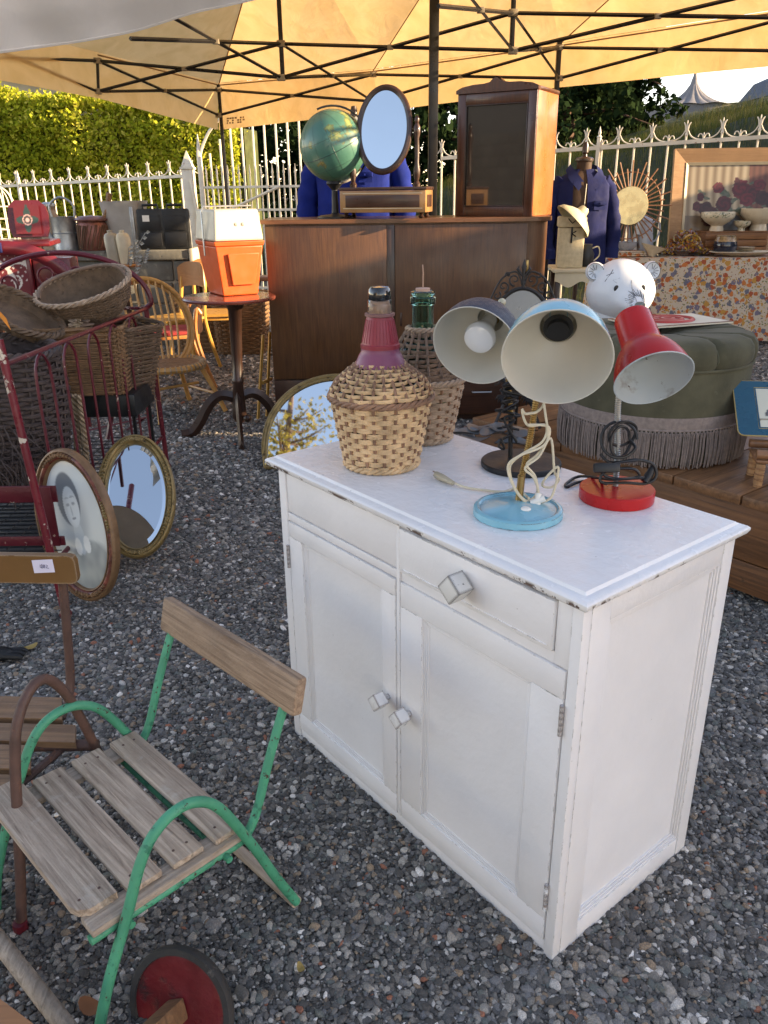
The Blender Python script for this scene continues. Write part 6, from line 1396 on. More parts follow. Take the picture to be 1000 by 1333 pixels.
mitre(-wfr/2, -hfr/2, wfr/2, hfr/2, fw_-.03, 0, .05, .028, FRAMEO, 'frame_member', t_); mitre(-wfr/2+fw_-.029, -hfr/2+fw_-.029, wfr/2-fw_+.029, hfr/2-fw_+.029, .026, 0, .034, .022, FRAMEI, 'slip', t_)
rose = [(-.42, .35, .10, .10, 0), (-.72, .10, .06, .08, 1), (-.62, -.22, .12, .13, 2), (-.30, -.10, .14, .15, 1), (-.02, .30, .16, .17, 0), (.18, .18, .15, .15, 1), (.38, .05, .14, .13, 2), (.10, .02, .14, .12, 0), (.30, .42, .12, .10, 0), (-.52, -.45, .16, .18, 2), (.52, -.08, .08, .09, 2), (-.78, -.15, .07, .09, 1), (-.10, .52, .05, .08, 1)]
def painting(x, y):
    if x < .12-.02*y: s_ = .5+.5*math.sin(x*42+.6*math.sin(y*2)); c = lerp((.22, .16, .09), (.46, .38, .25), s_)
    elif x < .46: c = lerp((.10, .035, .02), (.17, .06, .035), .5+.5*math.sin(x*60))
    else: c = (.07, .055, .03)
    if .66 < x < .86 and .05 < y < .55: c = (.16, .15, .10)
    if y < -.42: c = lerp(c, (.10, .07, .05), .7)
    lf = nz(x*5, y*5, 3)+.35*nz(x*11, y*11)-((x+.05)/.75)**2*.5-((y+.02)/.5)**2*.5
    if lf > -.12: c = (.065, .085, .05) if nz(x*17, y*17) > 0 else (.10, .115, .075)
    d_ = ((x+.18)/.26)**2+((y+.80)/.45)**2
    if d_ < 1: c = lerp((.16, .16, .16), (.07, .08, .09), sst(0, 1, d_))
    for rx, ry, a_, b_, k in rose:
        d_ = ((x-rx)/a_)**2+((y-ry)/(b_*1.5))**2
        if d_ < 1+.35*nz(x*14, y*14, k):
            th_ = math.atan2(y-ry, x-rx); sw = .5+.5*math.sin(th_*2+math.sqrt(d_)*9); base_ = [(.14, .008, .014), (.085, .007, .011), (.045, .006, .008)][k]; c = lerp(base_, tuple(v*.45 for v in base_), sw)
    return c
printed('canvas', iw+.03, ih+.03, painting, PRINTG, t_, 150, 100, False, Matrix.Translation((0, 0, .014)))
# sunburst mirror
p = at(820, 268, 7.9); t_ = thing('sunburst_mirror', 'round amber mirror with rattan sunburst rays behind the navy jacket', 'mirror'); place(t_, plane_basis(p, (1, 0, 0), (0, .06, 1)))
mb = MB(); n = 40; mb.lathe([(.0001, .012), (.165, .012), (.17, .006), (.17, 0)], n); mb.build('mirror_glass', SUNM, t_)
ray0 = None
for k in range(40):
    L2 = .42 if k % 2 == 0 else .35
    mb = MB(); mb.tube([(.165, 0, 0), (L2-.03, 0, .005)], .0065, 5)
    if k < 2: o = mb.build('ray', BAMB, t_); ray0 = [o] if k == 0 else ray0+[o]; o.rotation_euler = (0, 0, k*math.pi/20)
    else: inst(ray0[k % 2], t_, (0, 0, 0), (0, 0, k*math.pi/20))
mb = MB(); mb.tube([(.29*math.cos(2*math.pi*k/n), .29*math.sin(2*math.pi*k/n), -.004) for k in range(n)], .006, 5, closed=True); mb.build('cane_ring', BAMB, t_)
mb = MB(); mb.tube([(0, 0, -.01), (0, -.6, -.30)], .012, 6); mb.tube([(-.1, -.25, -.004), (-.16, -1.2, .05)], .012, 6); mb.tube([(.1, -.25, -.004), (.16, -1.2, .05)], .012, 6); mb.build('easel_leg', DARKW, t_, kind='stuff')

# ================================================================== bench, pouf, bear, mirror, tray
BZ_ = .40
c0 = gz(608, 546, BZ_); c1 = gz(1010, 690, BZ_); ca = gz(740, 536, BZ_)
t_ = thing('plank_bench', 'low brown bench of wide worn pine planks carrying the green pouf', 'bench', (.42, 3.66, 0), math.atan2(-.86, .51) if 0 else R(-52.5))
# local x runs down the near edge towards the viewer right, local y away to the right
BL, BWd = 1.62, .98
for k in range(6):
    u0 = BL*k/6; mb = MB(); mb.box((u0+.003, 0, BZ_-.038), (u0+BL/6-.003, BWd, BZ_-.001*(k % 2)), .004); mb.build('plank', PLANK, t_)
b = lambda nm, a, c, bev=.003, m=PLANKX, parent=t_: MB().box(a, c, bev).build(nm, m, parent)
b('front_board', (0.01, .012, .16), (BL-.01, .036, BZ_-.0385)); b('front_board', (0.01, .014, .04), (BL-.01, .034, .155)); b('back_board', (0.01, BWd-.04, .1), (BL-.01, BWd-.016, BZ_-.0385)); b('end_board', (BL-.034, .037, .16), (BL-.01, BWd-.041, BZ_-.0385)); b('end_board', (BL-.034, .037, .04), (BL-.012, BWd-.041, .155)); b('end_board', (.01, .037, .1), (.034, BWd-.041, BZ_-.0385))
for x in (.04, BL-.10):
    for y in (.04, BWd-.10): b('foot', (x, y, 0), (x+.06, y+.06, .16))
pcn = Vector((1.115, 3.235, BZ_)); t_ = thing('green_pouf', 'round olive velvet pouf with long mauve fringe standing on the plank bench', 'pouf', pcn); pr_ = .358
mb = MB(); mb.lathe([(pr_*.97, .012), (pr_*.99, .06), (pr_*1.0, .20), (pr_*1.0, .35), (pr_*.99, .365)], 72); mb.build('drum', VELV, t_)
mb = MB(); mb.tube([(pr_*1.0*math.cos(2*math.pi*k/72), pr_*1.0*math.sin(2*math.pi*k/72), .368) for k in range(72)], .006, 8, closed=True); mb.build('piping', VELV, t_)
vs = []; n = 120; fs = []
rings = [(1.0, .372), (1.022, .388), (1.03, .415), (1.015, .442), (.97, .464), (.85, .476), (.65, .474), (.45, .468), (.28, .465), (.14, .455), (.02, .44)]
for q_, z in rings:
    for j in range(n):
        a_ = 2*math.pi*j/n; k_ = math.exp(-(math.sin(a_*5)/.13)**2)*sst(.02, .5, q_); vs.append(((q_-.05*k_*(q_ > .9))*pr_*math.cos(a_), (q_-.05*k_*(q_ > .9))*pr_*math.sin(a_), z-.022*k_*sst(.38, .44, z)+.004*nz(3*q_*math.cos(a_), 3*q_*math.sin(a_), 2)))
for i in range(len(rings)-1):
    for j in range(n): fs.append((i*n+j, i*n+(j+1) % n, (i+1)*n+(j+1) % n, (i+1)*n+j))
fs.append(tuple((len(rings)-1)*n+j for j in range(n))); mb = MB(); mb.add(vs, fs); mb.build('cushion', VELV, t_, ang=70)
mb = MB()
for k in range(10): a_ = math.pi/10+k*math.pi/5*.5*2; mb.tube([(q_*pr_*math.cos(a_-math.pi/10), q_*pr_*math.sin(a_-math.pi/10), z+.001-.02*sst(.38, .44, z)*(1 if q_ > .3 else .5)) for q_, z in ((.97, .382), (.995, .410), (.98, .440), (.95, .458), (.80, .472), (.5, .468), (.2, .458))], .0022, 5)
mb.sphere((0, 0, .44), .018, 12, sz=.5); mb.build('seam', mat('pale seam thread', (.14, .14, .09), .8), t_, kind='stuff')
mb = MB(); mb.lathe([(pr_*1.012, .150), (pr_*1.018, .175), (pr_*1.012, .198)], 96, cap=False); mb.tube([(pr_*1.016*math.cos(2*math.pi*k/96), pr_*1.016*math.sin(2*math.pi*k/96), .150) for k in range(96)], .004, 6, closed=True); mb.build('braid', FRING, t_)
mb = MB(); rr = random.Random(3)
for k in range(150):
    a_ = 2*math.pi*k/150; a2 = 2*math.pi*(k+1)/150; z1 = .128
    for s_ in (0, 1):
        b0_, b1_ = (a_, (a_+a2)/2) if s_ == 0 else (a2, (a_+a2)/2)
        mb.tube([(pr_*1.02*math.cos(b0_), pr_*1.02*math.sin(b0_), .150), (pr_*1.032*math.cos(b1_), pr_*1.032*math.sin(b1_), z1)], .0022, 4)
    if k % 2 == 0 and math.sin(a_) < .55:
        mb.tube([(pr_*(1.03)*math.cos(a_+2.6*j/60-.02), pr_*1.035*math.sin(a_+2.6*j/60-.02), .135-.014*math.sin(j*math.pi)) for j in (0, .5, 1)], .0018, 4)
for k in range(620):
    a_ = 2*math.pi*k/620+rr.uniform(-.004, .004); q_ = pr_*(1.018+rr.uniform(0, .028)); z1 = rr.uniform(.002, .016); d_ = rr.uniform(-.012, .012)
    mb.tube([(q_*math.cos(a_), q_*math.sin(a_), .142), (q_*1.01*math.cos(a_+d_*.6), q_*1.01*math.sin(a_+d_*.6), .07), (q_*math.cos(a_+d_), q_*math.sin(a_+d_), z1)], [.0022, .0025, .0018], 4)
mb.build('tassel_fringe', FRING, t_, kind='stuff')
# magazine on pouf
mq = gz(862, 412, BZ_+.44); t_ = thing('magazine', 'thin cream magazine with a red emblem lying on the pouf', 'magazine', (1.20, 3.36, BZ_+.4795), R(18))
mb = MB(); mb.box((-.22, -.13, 0), (.20, .13, .006), .001); mb.build('pages', CREAMPAP, t_)
mb = MB(); mb.box((-.22, -.13, .0063), (.20, .13, .0078)); cv = mb.build('cover', mat('brown cover edge', (.22, .13, .09), .5), t_)
mb = MB(); mb.add([(-.205, -.118, .0082), (.188, -.118, .0082), (.188, .118, .0082), (-.205, .118, .0082)], [(0, 1, 2, 3)]); mb.build('cover_panel', CREAMPAP, cv, smooth=False)
mb = MB()
for q_ in (.085, .05, .02): mb.tube([(-.02+q_*1.25*math.cos(a_), q_*math.sin(a_), .0092) for a_ in [6.283*k/24 for k in range(24)]], .009, 6, closed=True)
mb.build('cover_emblem', mat('red print', (.40, .05, .04), .4), cv, kind='stuff')
# small iron easel mirror
mc = at(680, 442, 3.42); t_ = thing('table_mirror', 'foxed oval table mirror with black iron scroll crest behind the lamps', 'mirror', (0, 0, 0)); MH = mc.z-BZ_
place(t_, plane_basis(Vector((mc.x-.005, 3.42, BZ_)), Vector((1, -.12, 0)), (0, .10, 1)))
w2, h2, cy_ = .255, .40, MH
n = 56; el_ = lambda w__, h__, z: [(w__/2*math.cos(2*math.pi*k/n), cy_+h__/2*math.sin(2*math.pi*k/n), z) for k in range(n)]
mb = MB(); mb.tube(el_(w2+.014, h2+.014, 0), .0095, 8, closed=True); mb.build('frame', IRONB, t_)
mb = MB(); mb.add(el_(w2, h2, .002), [tuple(range(n))]); mb.build('mirror_glass', MIRRORW, t_, smooth=False); mb = MB(); mb.add(el_(w2, h2, -.004), [tuple(range(n-1, -1, -1))]); mb.build('backboard', IRONB, t_, smooth=False)
def scroll(mb, c, r0, a0, turns, d_, rr_=.0042, z=0): mb.tube([(c[0]+r0*(1-.8*t)*math.cos(a0+d_*turns*6.283*t), c[1]+r0*(1-.8*t)*math.sin(a0+d_*turns*6.283*t), z) for t in [k/22 for k in range(23)]], [rr_*(1-.3*k/22) for k in range(23)], 6)
mb = MB(); ty = cy_+h2/2+.012
for s_ in (-1, 1):
    scroll(mb, (s_*.036, ty+.030), .026, R(-90), 1.1, s_); scroll(mb, (s_*.082, ty+.002), .024, R(-80), 1.1, -s_); scroll(mb, (s_*.108, ty-.035), .018, R(60), 1.0, s_); scroll(mb, (s_*.065, ty+.050), .012, R(200), .9, s_)
    mb.tube(spline([(0, ty+.0, 0), (s_*.03, ty+.062, 0), (s_*.09, ty+.034, 0), (s_*.13, ty-.04, 0), (s_*.142, ty-.075, 0)], 6), .004, 6)
    mb.tube([(s_*.004, ty+.045, .002), (s_*.026, ty+.074, .002), (s_*.020, ty+.088, .002)], [.005, .006, .001], 6)
mb.tube([(0, ty, .003), (0, ty+.060, .003), (0, ty+.082, .003), (0, ty+.112, .003)], [.007, .006, .012, .001], 8); mb.sphere((0, ty+.018, .004), .012, 10, sz=.5); mb.build('scroll_crest', IRONB, t_, kind='stuff')
mb = MB(); by_ = cy_-h2/2-.012
for s_ in (-1, 1):
    scroll(mb, (s_*.05, by_-.005), .022, R(90), 1.1, s_); scroll(mb, (s_*.095, by_+.030), .018, R(-120), 1.0, -s_); mb.tube(spline([(0, by_, 0), (s_*.05, by_-.05, .0), (s_*.10, .02, .04)], 6), .007, 6)
    for q_ in range(6): a_ = R(-60-22*q_); mb.tube([(s_*.055, by_-.03, 0), (s_*.055+.030*math.cos(a_), by_-.03+.030*math.sin(a_), .01), (s_*.055+.05*math.cos(a_+.3), by_-.03+.05*math.sin(a_+.3), .004)], [.002, .007, .001], 5)
mb.tube([(0, by_, -.005), (0, .004, -.12)], .007, 6); mb.build('scroll_foot', IRONB, t_, kind='stuff')
# pewter leaf dish lying on bench corner
p = gz(632, 574, BZ_); t_ = thing('pewter_leaf_dish', 'pewter grey dish shaped like overlapping rose leaves on the bench corner', 'dish', (p.x+.02, p.y+.04, BZ_+.001))
for k in range(11):
    a_ = k*2.4; q_ = .035+.011*k; mb = MB(); cx_, cy2 = q_*math.cos(a_)*1.3, q_*math.sin(a_)*.8; s_ = .045+.002*k
    vs = [(cx_+s_*math.cos(b_)*1.1, cy2+s_*math.sin(b_)*(.75+.12*math.cos(3*b_)), .014+.0030*(11-k)+.010*math.cos(2*b_+k)) for b_ in [6.283*j/14 for j in range(14)]]+[(cx_, cy2, .004+.0030*(11-k))]
    mb.add(vs, [(j, (j+1) % 14, 14) for j in range(14)]); mb.add([(x, y, z-.002) for x, y, z in vs], [((j+1) % 14, j, 14) for j in range(14)]); mb.build('leaf', PEWT, t_, ang=80)
# bear
bc = at(808, 378, 4.60); t_ = thing('bear_sculpture', 'white painted ceramic bear sculpture with black drawn eyes behind the pouf', 'sculpture', (bc.x, bc.y, 0), R(4)); hz_ = bc.z
def surf(mb, fn, nu=36, nv=24):
    vs = []; fs = []
    for i in range(nv+1):
        for j in range(nu): vs.append(fn(2*math.pi*j/nu, math.pi*i/nv))
    for i in range(nv):
        for j in range(nu): fs.append((i*nu+j, (i*nu+(j+1) % nu), ((i+1)*nu+(j+1) % nu), (i+1)*nu+j))
    mb.add(vs, fs)
def headf(u, v):
    d = Vector((math.sin(v)*math.cos(u), math.sin(v)*math.sin(u), -math.cos(v))); rx, ry, rz_ = .190, .17, .170
    p = Vector((d.x*rx*(1-.10*max(0, d.z)), d.y*ry, d.z*rz_)); sn = math.exp(-((d.x+.02)**2/.11+(d.z+.28)**2/.10))*(d.y < 0)
    p.y -= .135*sn; p.z -= .018*sn; return (p.x, p.y, p.z+hz_)
mb = MB(); surf(mb, headf, 56, 40); mb.build('head', BEARW, t_, ang=80)
mb = MB(); mb.loft([(0, .16, 0, .26, .28), (0, .16, .2, .29, .32), (0, .14, .42, .25, .27), (0, .09, .60, .19, .19), (0, .04, hz_-.10, .165, .15)], 32); mb.build('body', BEARW, t_, ang=80)
for s_ in (-1, 1):
    mb = MB(); M = T((s_*.158, -.01, hz_+.102), (s_*.25, -1, .25)); mb.lathe([(.0001, -.05), (.034, -.04), (.050, -.012), (.053, .010), (.044, .022), (.030, .012), (.0001, .006)], 24, M); e_ = mb.build('ear', BEARW, t_, ang=80)
    mb = MB()
    for k in range(7): a_ = R(70+k*32 if s_ < 0 else -110+k*32); mb.tube([M @ Vector((.010*math.cos(a_), .010*math.sin(a_), .0105)), M @ Vector((.036*math.cos(a_+.2), .036*math.sin(a_+.2), .019))], .0012, 4)
    mb.tube([M @ Vector((.044*math.cos(6.28*k/20), .044*math.sin(6.28*k/20), .0235)) for k in range(20)], .0012, 4, closed=True); mb.build('ink_lines', BLACKI, e_, kind='stuff')
def onhead(x, z, lift=.0015):
    best = None
    for i in range(24, 300):
        pass
    lo_, hi_ = -.40, 0.0
    # march along y to the head surface in front
    dx, dz = x/.182, z/.165; dy = -math.sqrt(max(0, 1-min(.99, dx*dx+dz*dz))); n_ = math.sqrt(dx*dx+dy*dy+dz*dz); sn = math.exp(-((dx+.02)**2/.11+(dz+.28)**2/.10))
    return Vector((x, dy*.17-.135*sn-lift, z-.018*sn+hz_))
for s_ in (-1, 1):
    mb = MB(); mb.sphere(onhead(s_*.072-.008, .028, -.001), .0145, 14, sz=1.25, sy=.35); mb.build('eye', BLACKI, t_)
mb = MB(); mb.sphere(onhead(.01, -.030, -.004), .030, 20, sz=.62, sy=.5); mb.build('nose', mat('grey green nose glaze', (.13, .15, .13), .3, coat=.4), t_)
mb = MB(); rr = random.Random(4)
for k in range(34):
    a_ = R(-30+k*7.2); q0, q1 = .032+rr.uniform(0, .006), .046+rr.uniform(0, .022)
    mb.tube([onhead(.01+q0*math.cos(a_)*1.1, -.034+q0*math.sin(a_)), onhead(.01+q1*math.cos(a_+.25)*1.1, -.034+q1*math.sin(a_+.25))], .0012, 4)
for k in range(3): a0 = rr.uniform(-.12, .12); z0_ = rr.uniform(.01, .11); mb.tube([onhead(a0, z0_), onhead(a0+rr.uniform(-.02, .02), z0_+.012), onhead(a0+rr.uniform(-.04, .04), z0_+.025)], .0007, 4)
mb.tube([onhead(-.004, -.02), onhead(-.006, .03), onhead(-.002, .07)], .0009, 4)
mb.tube([onhead(-.13, .06), onhead(-.10, .10), onhead(-.085, .12)], .0022, 4); mb.tube([onhead(-.12, .09), onhead(-.085, .105)], .0018, 4); mb.tube([onhead(.135, .04), onhead(.128, .08), onhead(.12, .1)], .0018, 4)
mb.build('ink_lines', BLACKI, t_, kind='stuff')
# blue lacquer tray on cane stool
c0 = gz(955, 576, .575); M = plane_basis(Vector((1.53, 2.84, .638)), Vector((1, -.16, 0)), (.13, .62, .52))
t_ = thing('lacquer_tray', 'petrol blue lacquer tray with gold line and pale picture leaning at the right edge', 'tray'); place(t_, M)
mb = MB(); w_, h_, rc = .46, .245, .02; rp = []
for cx_, cy2, a0 in ((w_/2-rc, -h_/2+rc, -90), (w_/2-rc, h_/2-rc, 0), (-w_/2+rc, h_/2-rc, 90), (-w_/2+rc, -h_/2+rc, 180)):
    for k in range(6): a_ = R(a0+k*18); rp.append((cx_+rc*math.cos(a_), cy2+rc*math.sin(a_)))
mb.prism(rp, -.004, .002); mb.build('board', TRAYB, t_, smooth=False)
mb = MB(); mb.tube([(x*1.0, y*1.0, -.001) for x, y in rp], .0032, 6, closed=True); mb.build('edge_band', GOLDL, t_)
mb = MB(); fr2 = [(-w_/2+.072, -h_/2+.030), (w_/2-.072, -h_/2+.030), (w_/2-.072, h_/2-.030), (-w_/2+.072, h_/2-.030)]; mb.tube([(x, y, .0022) for x, y in fr2], .0012, 4, closed=True); mb.build('gilt_line', GOLDL, t_)
def bird(x, y):
    c = (.60, .58, .46); d_ = ((x+.55)/.32)**2+((y+.30)/.28)**2
    if d_ < 1+.5*nz(x*6, y*6): c = (.08, .08, .08)
    if abs(y+.62-.1*nz(x*3, 1)) < .05 and x < .4: c = (.18, .14, .08)
    if ((x-.2)/.4)**2+((y-.1)/.5)**2 < .8+.6*nz(x*5, y*5, 4): c = (.20, .24, .16)
    return c
printed('print', w_-.156, h_-.072, bird, PRINTG, t_, 50, 30, False, Matrix.Translation((0, 0, .0028)))
t_ = thing('cane_stool', 'small cane footed stand of bamboo on the plank bench at the right edge', 'stand', (1.335, 2.68, BZ_), R(-14))
CAN = mat('woven cane binding', (.36, .20, .09), .5, var=.3, vs=40, bump=.3)
mb = MB(); mb.tube([(-.02, 0, .118), (.32, 0, .118)], .017, 12); mb.tube([(-.02, .14, .118), (.32, .14, .118)], .017, 12); mb.build('rail', BAMB, t_, kind='stuff')
mb = MB(); mb.box((-.018, -.008, .085), (.31, .15, .099), .006); mb.build('shelf', BAMB, t_)
for x in (0, .27):
    for y in (0, .13):
        mb = MB(); mb.tube([(x, y, 0), (x, y, .084)], .016, 10); o = mb.build('leg', CAN, t_)
        mb = MB()
        for k in range(7): mb.tube([(x+.0168*math.cos(a_), y+.0168*math.sin(a_), .008+k*.010+.010*a_/6.283*(1 if k % 2 else -1)+.005) for a_ in [6.283*j/10 for j in range(10)]], .0018, 4)
        mb.build('binding', BAMB, o, kind='stuff')

# ================================================================== LEFT SIDE: COT WITH BASKETS
t_ = thing('iron_cot', 'flaking dark red folding iron cot filled with old wicker baskets', 'cot', (0, 0, 0))
def tb(pts, r_, nm, m=REDP2, k=6, n=8, parent=None): mb = MB(); mb.tube(spline(pts, k) if len(pts) > 2 else pts, r_, n); return mb.build(nm, m, parent or t_)
nf = Vector((-1.128, 2.49, .0)); nt_ = Vector((-1.215, 2.56, .97)); ff = Vector((-1.172, 4.12, .03)); ft = Vector((-1.167, 4.05, .875)); WX = -.78
mb = MB(); mb.tube([nf, nf.lerp(nt_, .5), nt_], .0135, 10); mb.build('post', REDP2, t_); tb([ff, ff.lerp(ft, .5), ft], .0125, 'post', REDP)
tb([nf+Vector((WX, .05, 0)), nt_+Vector((WX, 0, 0))], .0135, 'post'); tb([ff+Vector((WX, 0, 0)), ft+Vector((WX, 0, 0))], .0125, 'post', REDP)
mb = MB(); mb.sphere((ff.x, ff.y, .022), .022, 12); mb.build('caster', REDP, t_); mb = MB(); mb.sphere((nf.x, nf.y, .020), .022, 12); mb.build('caster', REDP, t_)
ra, rb_ = at(8, 474, 2.62), at(192, 401, 4.05)
tb([ra, rb_], .0090, 'top_rail', REDP, n=8); tb([ra+Vector((WX, 0, 0)), rb_+Vector((WX, 0, 0))], .0105, 'top_rail', REDP)
for x in (0, WX): tb([(-1.15+x, 2.6, .20), (-1.17+x, 4.08, .20)], .009, 'bottom_rail', REDP)
ys_ = [2.80+.118*k for k in range(11)]
for k in range(0, 10, 2):
    y0, y1 = ys_[k], ys_[k+1]; 
    def rp_(y, z): q = (y-ra.y)/(rb_.y-ra.y); return Vector((ra.x+(rb_.x-ra.x)*q+.002, y, z))
    zt_ = ra.z+(rb_.z-ra.z)*((y0-ra.y)/(rb_.y-ra.y)); zt_ -= .012
    pts = [rp_(y0, .20), rp_(y0, .5), rp_(y0, zt_-.09), rp_(y0+.02, zt_-.025), rp_((y0+y1)/2, zt_), rp_(y1-.02, zt_-.025), rp_(y1, zt_-.09), rp_(y1, .5), rp_(y1, .20)]
    tb(pts, .0055, 'hoop_rod', REDP, k=5, n=6); o = tb([p+Vector((WX, 0, 0)) for p in pts], .0055, 'hoop_rod', REDP, k=5, n=6)
mb = MB()
for k in range(12): mb.tube([(-1.95+.065*k, 2.62, .205), (-1.95+.065*k, 4.05, .205)], .0022, 4)
for k in range(24): mb.tube([(-1.96, 2.62+.062*k, .208), (-1.16, 2.62+.062*k, .208)], .0022, 4)
mb.build('wire_mesh', BLACKM, t_, kind='stuff')
cx_ = (ft.x*2+WX)/2; hp = [(ft.x, 4.05, .87)]+[(cx_+(-WX/2+.03)*math.cos(a_), 4.05, .90+.235*math.sin(a_)) for a_ in [math.pi*k/12 for k in range(13)]]+[(ft.x+WX, 4.05, .87)]
tb(hp, .0125, 'head_hoop', REDP)
for sx, sc_ in ((cx_-.07, -1), (cx_+.07, 1), (cx_-.27, 1), (cx_+.30, -1)):
    tb([(sx+sc_*(.055*(1-.7*t))*math.cos(6.283*1.1*t-1.57), 4.05, 1.03-(.04 if abs(sx-cx_) > .2 else 0)+(.055*(1-.7*t))*math.sin(6.283*1.1*t-1.57)) for t in [j/14 for j in range(15)]], .006, 'scroll', REDP, k=2, n=6)
tb([(cx_-.36, 4.05, .87), (cx_+.38, 4.05, .87)], .008, 'head_rail', REDP)
for (a_, c_) in ((at(108, 562, 4.0), at(200, 541, 4.1)), (at(140, 572, 3.95), at(152, 505, 4.05)), (at(152, 505, 4.05), at(110, 500, 4.0)), (at(165, 560, 4.05), at(195, 540, 4.1))):
    mb = MB(); mb.tube([a_, c_], .016, 4, ry=.005, up=(0, 0, 1)); mb.build('folding_strap', REDP, t_, smooth=False)
for z0_, z1_ in ((.40, .46), (.235, .27)):
    mb = MB(); mb.box((-1.95, 2.60, z0_), (-1.135, 2.608, z1_), .002); mb.build('end_bar', REDP, t_)
mb = MB(); mb.box((-1.20, 2.592, .236), (-1.15, 2.6, .459), .002); mb.box((-1.50, 2.592, .236), (-1.46, 2.6, .459), .002); mb.build('end_plate', REDP, t_, kind='stuff')

def basket(name, label, cat, M, prof, rows, ns, m, xs=1, ys=1, pw=1.0, amp=.006, rh=.007, rt=.0028, rim=.008, rimm=None, floor=True, seed=0, st=.004):
    t_ = thing(name, label, cat); place(t_, M)
    mb = MB(); wicker(mb, prof, rows, ns, amp, rh, rt, 5, xs, ys, pw, seed=seed); mb.build('woven_side', m, t_, kind='stuff')
    mb = MB(); stakes(mb, prof, ns, st, xs, ys, pw); mb.build('stake', m, t_, kind='stuff')
    mb = MB(); braid(mb, prof[-1][1], prof[-1][2], rim*.8, xs, ys, pw, turns=int(prof[-1][1]*130), r=rim*.7); mb.build('rim', rimm or m, t_)
    if floor:
        n = 40; z = prof[0][2]; mb = MB(); mb.add([(prof[0][1]*xs*math.copysign(abs(math.cos(a_))**pw, math.cos(a_)), prof[0][1]*ys*math.copysign(abs(math.sin(a_))**pw, math.sin(a_)), z) for a_ in [6.283*k/n for k in range(n)]], [tuple(range(n))]); mb.build('bottom', m, t_, smooth=False)
    inner = MB(); inner.lathe([(r_*.975, z) for _, r_, z in prof], 32, Matrix.Diagonal((xs*.98, ys*.98, 1, 1)) if pw == 1 else None, cap=False) if pw == 1 else None
    if pw == 1: inner.build('inner_weave', m, t_)
    return t_
L1 = lambda r0, z0, r1, z1: [(0, r0, z0), (1, r1, z1)]
# hamper: square
hx = at(103, 470, 3.72)
t_ = thing('black_stool', 'low black metal stool holding up the square hamper inside the cot', 'stool', (-1.37, 3.80, .215)); mb = MB(); mb.box((-.20, -.16, .21), (.22, .16, .318), .008); mb.build('seat', BLKMT, t_)
for x in (-.18, .19):
    for y in (-.14, .12): mb = MB(); mb.box((x, y, 0), (x+.014, y+.014, .209)); mb.build('leg', BLKMT, t_)
basket('square_hamper', 'brown square wicker hamper at the centre of the cot behind the red rods', 'basket', T((-1.375, 3.76, .54)) @ Matrix.Rotation(R(8), 4, 'Z'), L1(.175, 0, .19, .30), 30, 22, W_BRN, pw=.22, amp=.006, rh=.0052, rt=.0028, seed=1)
basket('dark_pannier', 'dark brown woven pannier leaning on the right side of the square hamper', 'basket', T((-1.265, 3.86, .47)) @ Matrix.Rotation(R(10), 4, 'Y') @ Matrix.Rotation(R(-20), 4, 'Z'), L1(.11, 0, .13, .36), 34, 14, W_DRK, xs=.75, ys=1.3, pw=.4, amp=.006, rh=.0052, rt=.003, seed=2)
gb = at(107, 372, 3.72)
t_ = basket('oval_basket', 'wide oval dark wicker gathering basket with pale rim on top of the hamper', 'basket', T((gb.x, gb.y, gb.z)) @ Matrix.Rotation(R(24), 4, 'X') @ Matrix.Rotation(R(-8), 4, 'Y') @ Matrix.Rotation(R(12), 4, 'Z'), [(0, .05, -.165), (.25, .13, -.15), (.6, .185, -.09), (1, .215, 0)], 34, 34, W_DRK, ys=.74, amp=.0045, rh=.0042, rt=.0024, rim=.009, rimm=W_GRY, seed=3, st=.003)
mb = MB(); mb.tube(spline([(-.20, 0, -.01), (-.17, .02, .05), (-.06, .05, .085), (.08, .05, .085), (.17, .02, .05), (.205, 0, -.01)], 6), .009, 8, M=Matrix.Rotation(R(-42), 4, 'X')); mb.build('handle', W_GRYD, t_)
p = at(22, 398, 3.55)
basket('shallow_basket', 'shallow dark wicker tray leaning at the far left on top of the baskets', 'basket', T((p.x, p.y, p.z-.02)) @ Matrix.Rotation(R(30), 4, 'Y') @ Matrix.Rotation(R(18), 4, 'X'), [(0, .17, -.05), (1, .20, 0)], 8, 30, W_DRK, ys=.62, rim=.012, seed=4)
mb = None
p = at(18, 500, 3.3)
basket('black_basket', 'large blackened willow basket bulging out at the left edge of the cot', 'basket', T((p.x-.09, p.y, .30)) @ Matrix.Rotation(R(6), 4, 'Y'), [(0, .20, 0), (.3, .25, .10), (.7, .26, .33), (1, .225, .52)], 34, 26, W_BLK, amp=.011, rh=.0085, rt=.0048, rim=.014, seed=5, st=.006)
t_ = thing('willow_bundle', 'shaggy bundle of black willow twigs hanging below the black basket', 'bundle', (0, 0, 0)); mb = MB(); rr = random.Random(8); pc_ = at(15, 560, 3.15)
for k in range(160):
    a_ = rr.uniform(0, 6.28); q_ = .20*math.sqrt(rr.random()); b_ = Vector((pc_.x-.05+q_*math.cos(a_), pc_.y+q_*math.sin(a_)*.7, .50+rr.uniform(-.05, .06))); pts = [b_]
    for j in range(4): pts.append(pts[-1]+Vector((rr.uniform(-.04, .05), rr.uniform(-.03, .03), -.05-rr.random()*.03)))
    mb.tube(spline(pts, 3), .0022, 4)
mb.build('twig', W_BLK, t_, kind='stuff')
t_ = thing('rope_coil', 'thick skein of straw coloured plaited rope hanging under the hamper', 'rope', (0, 0, 0)); rr = random.Random(9); pc_ = at(82, 540, 3.45)
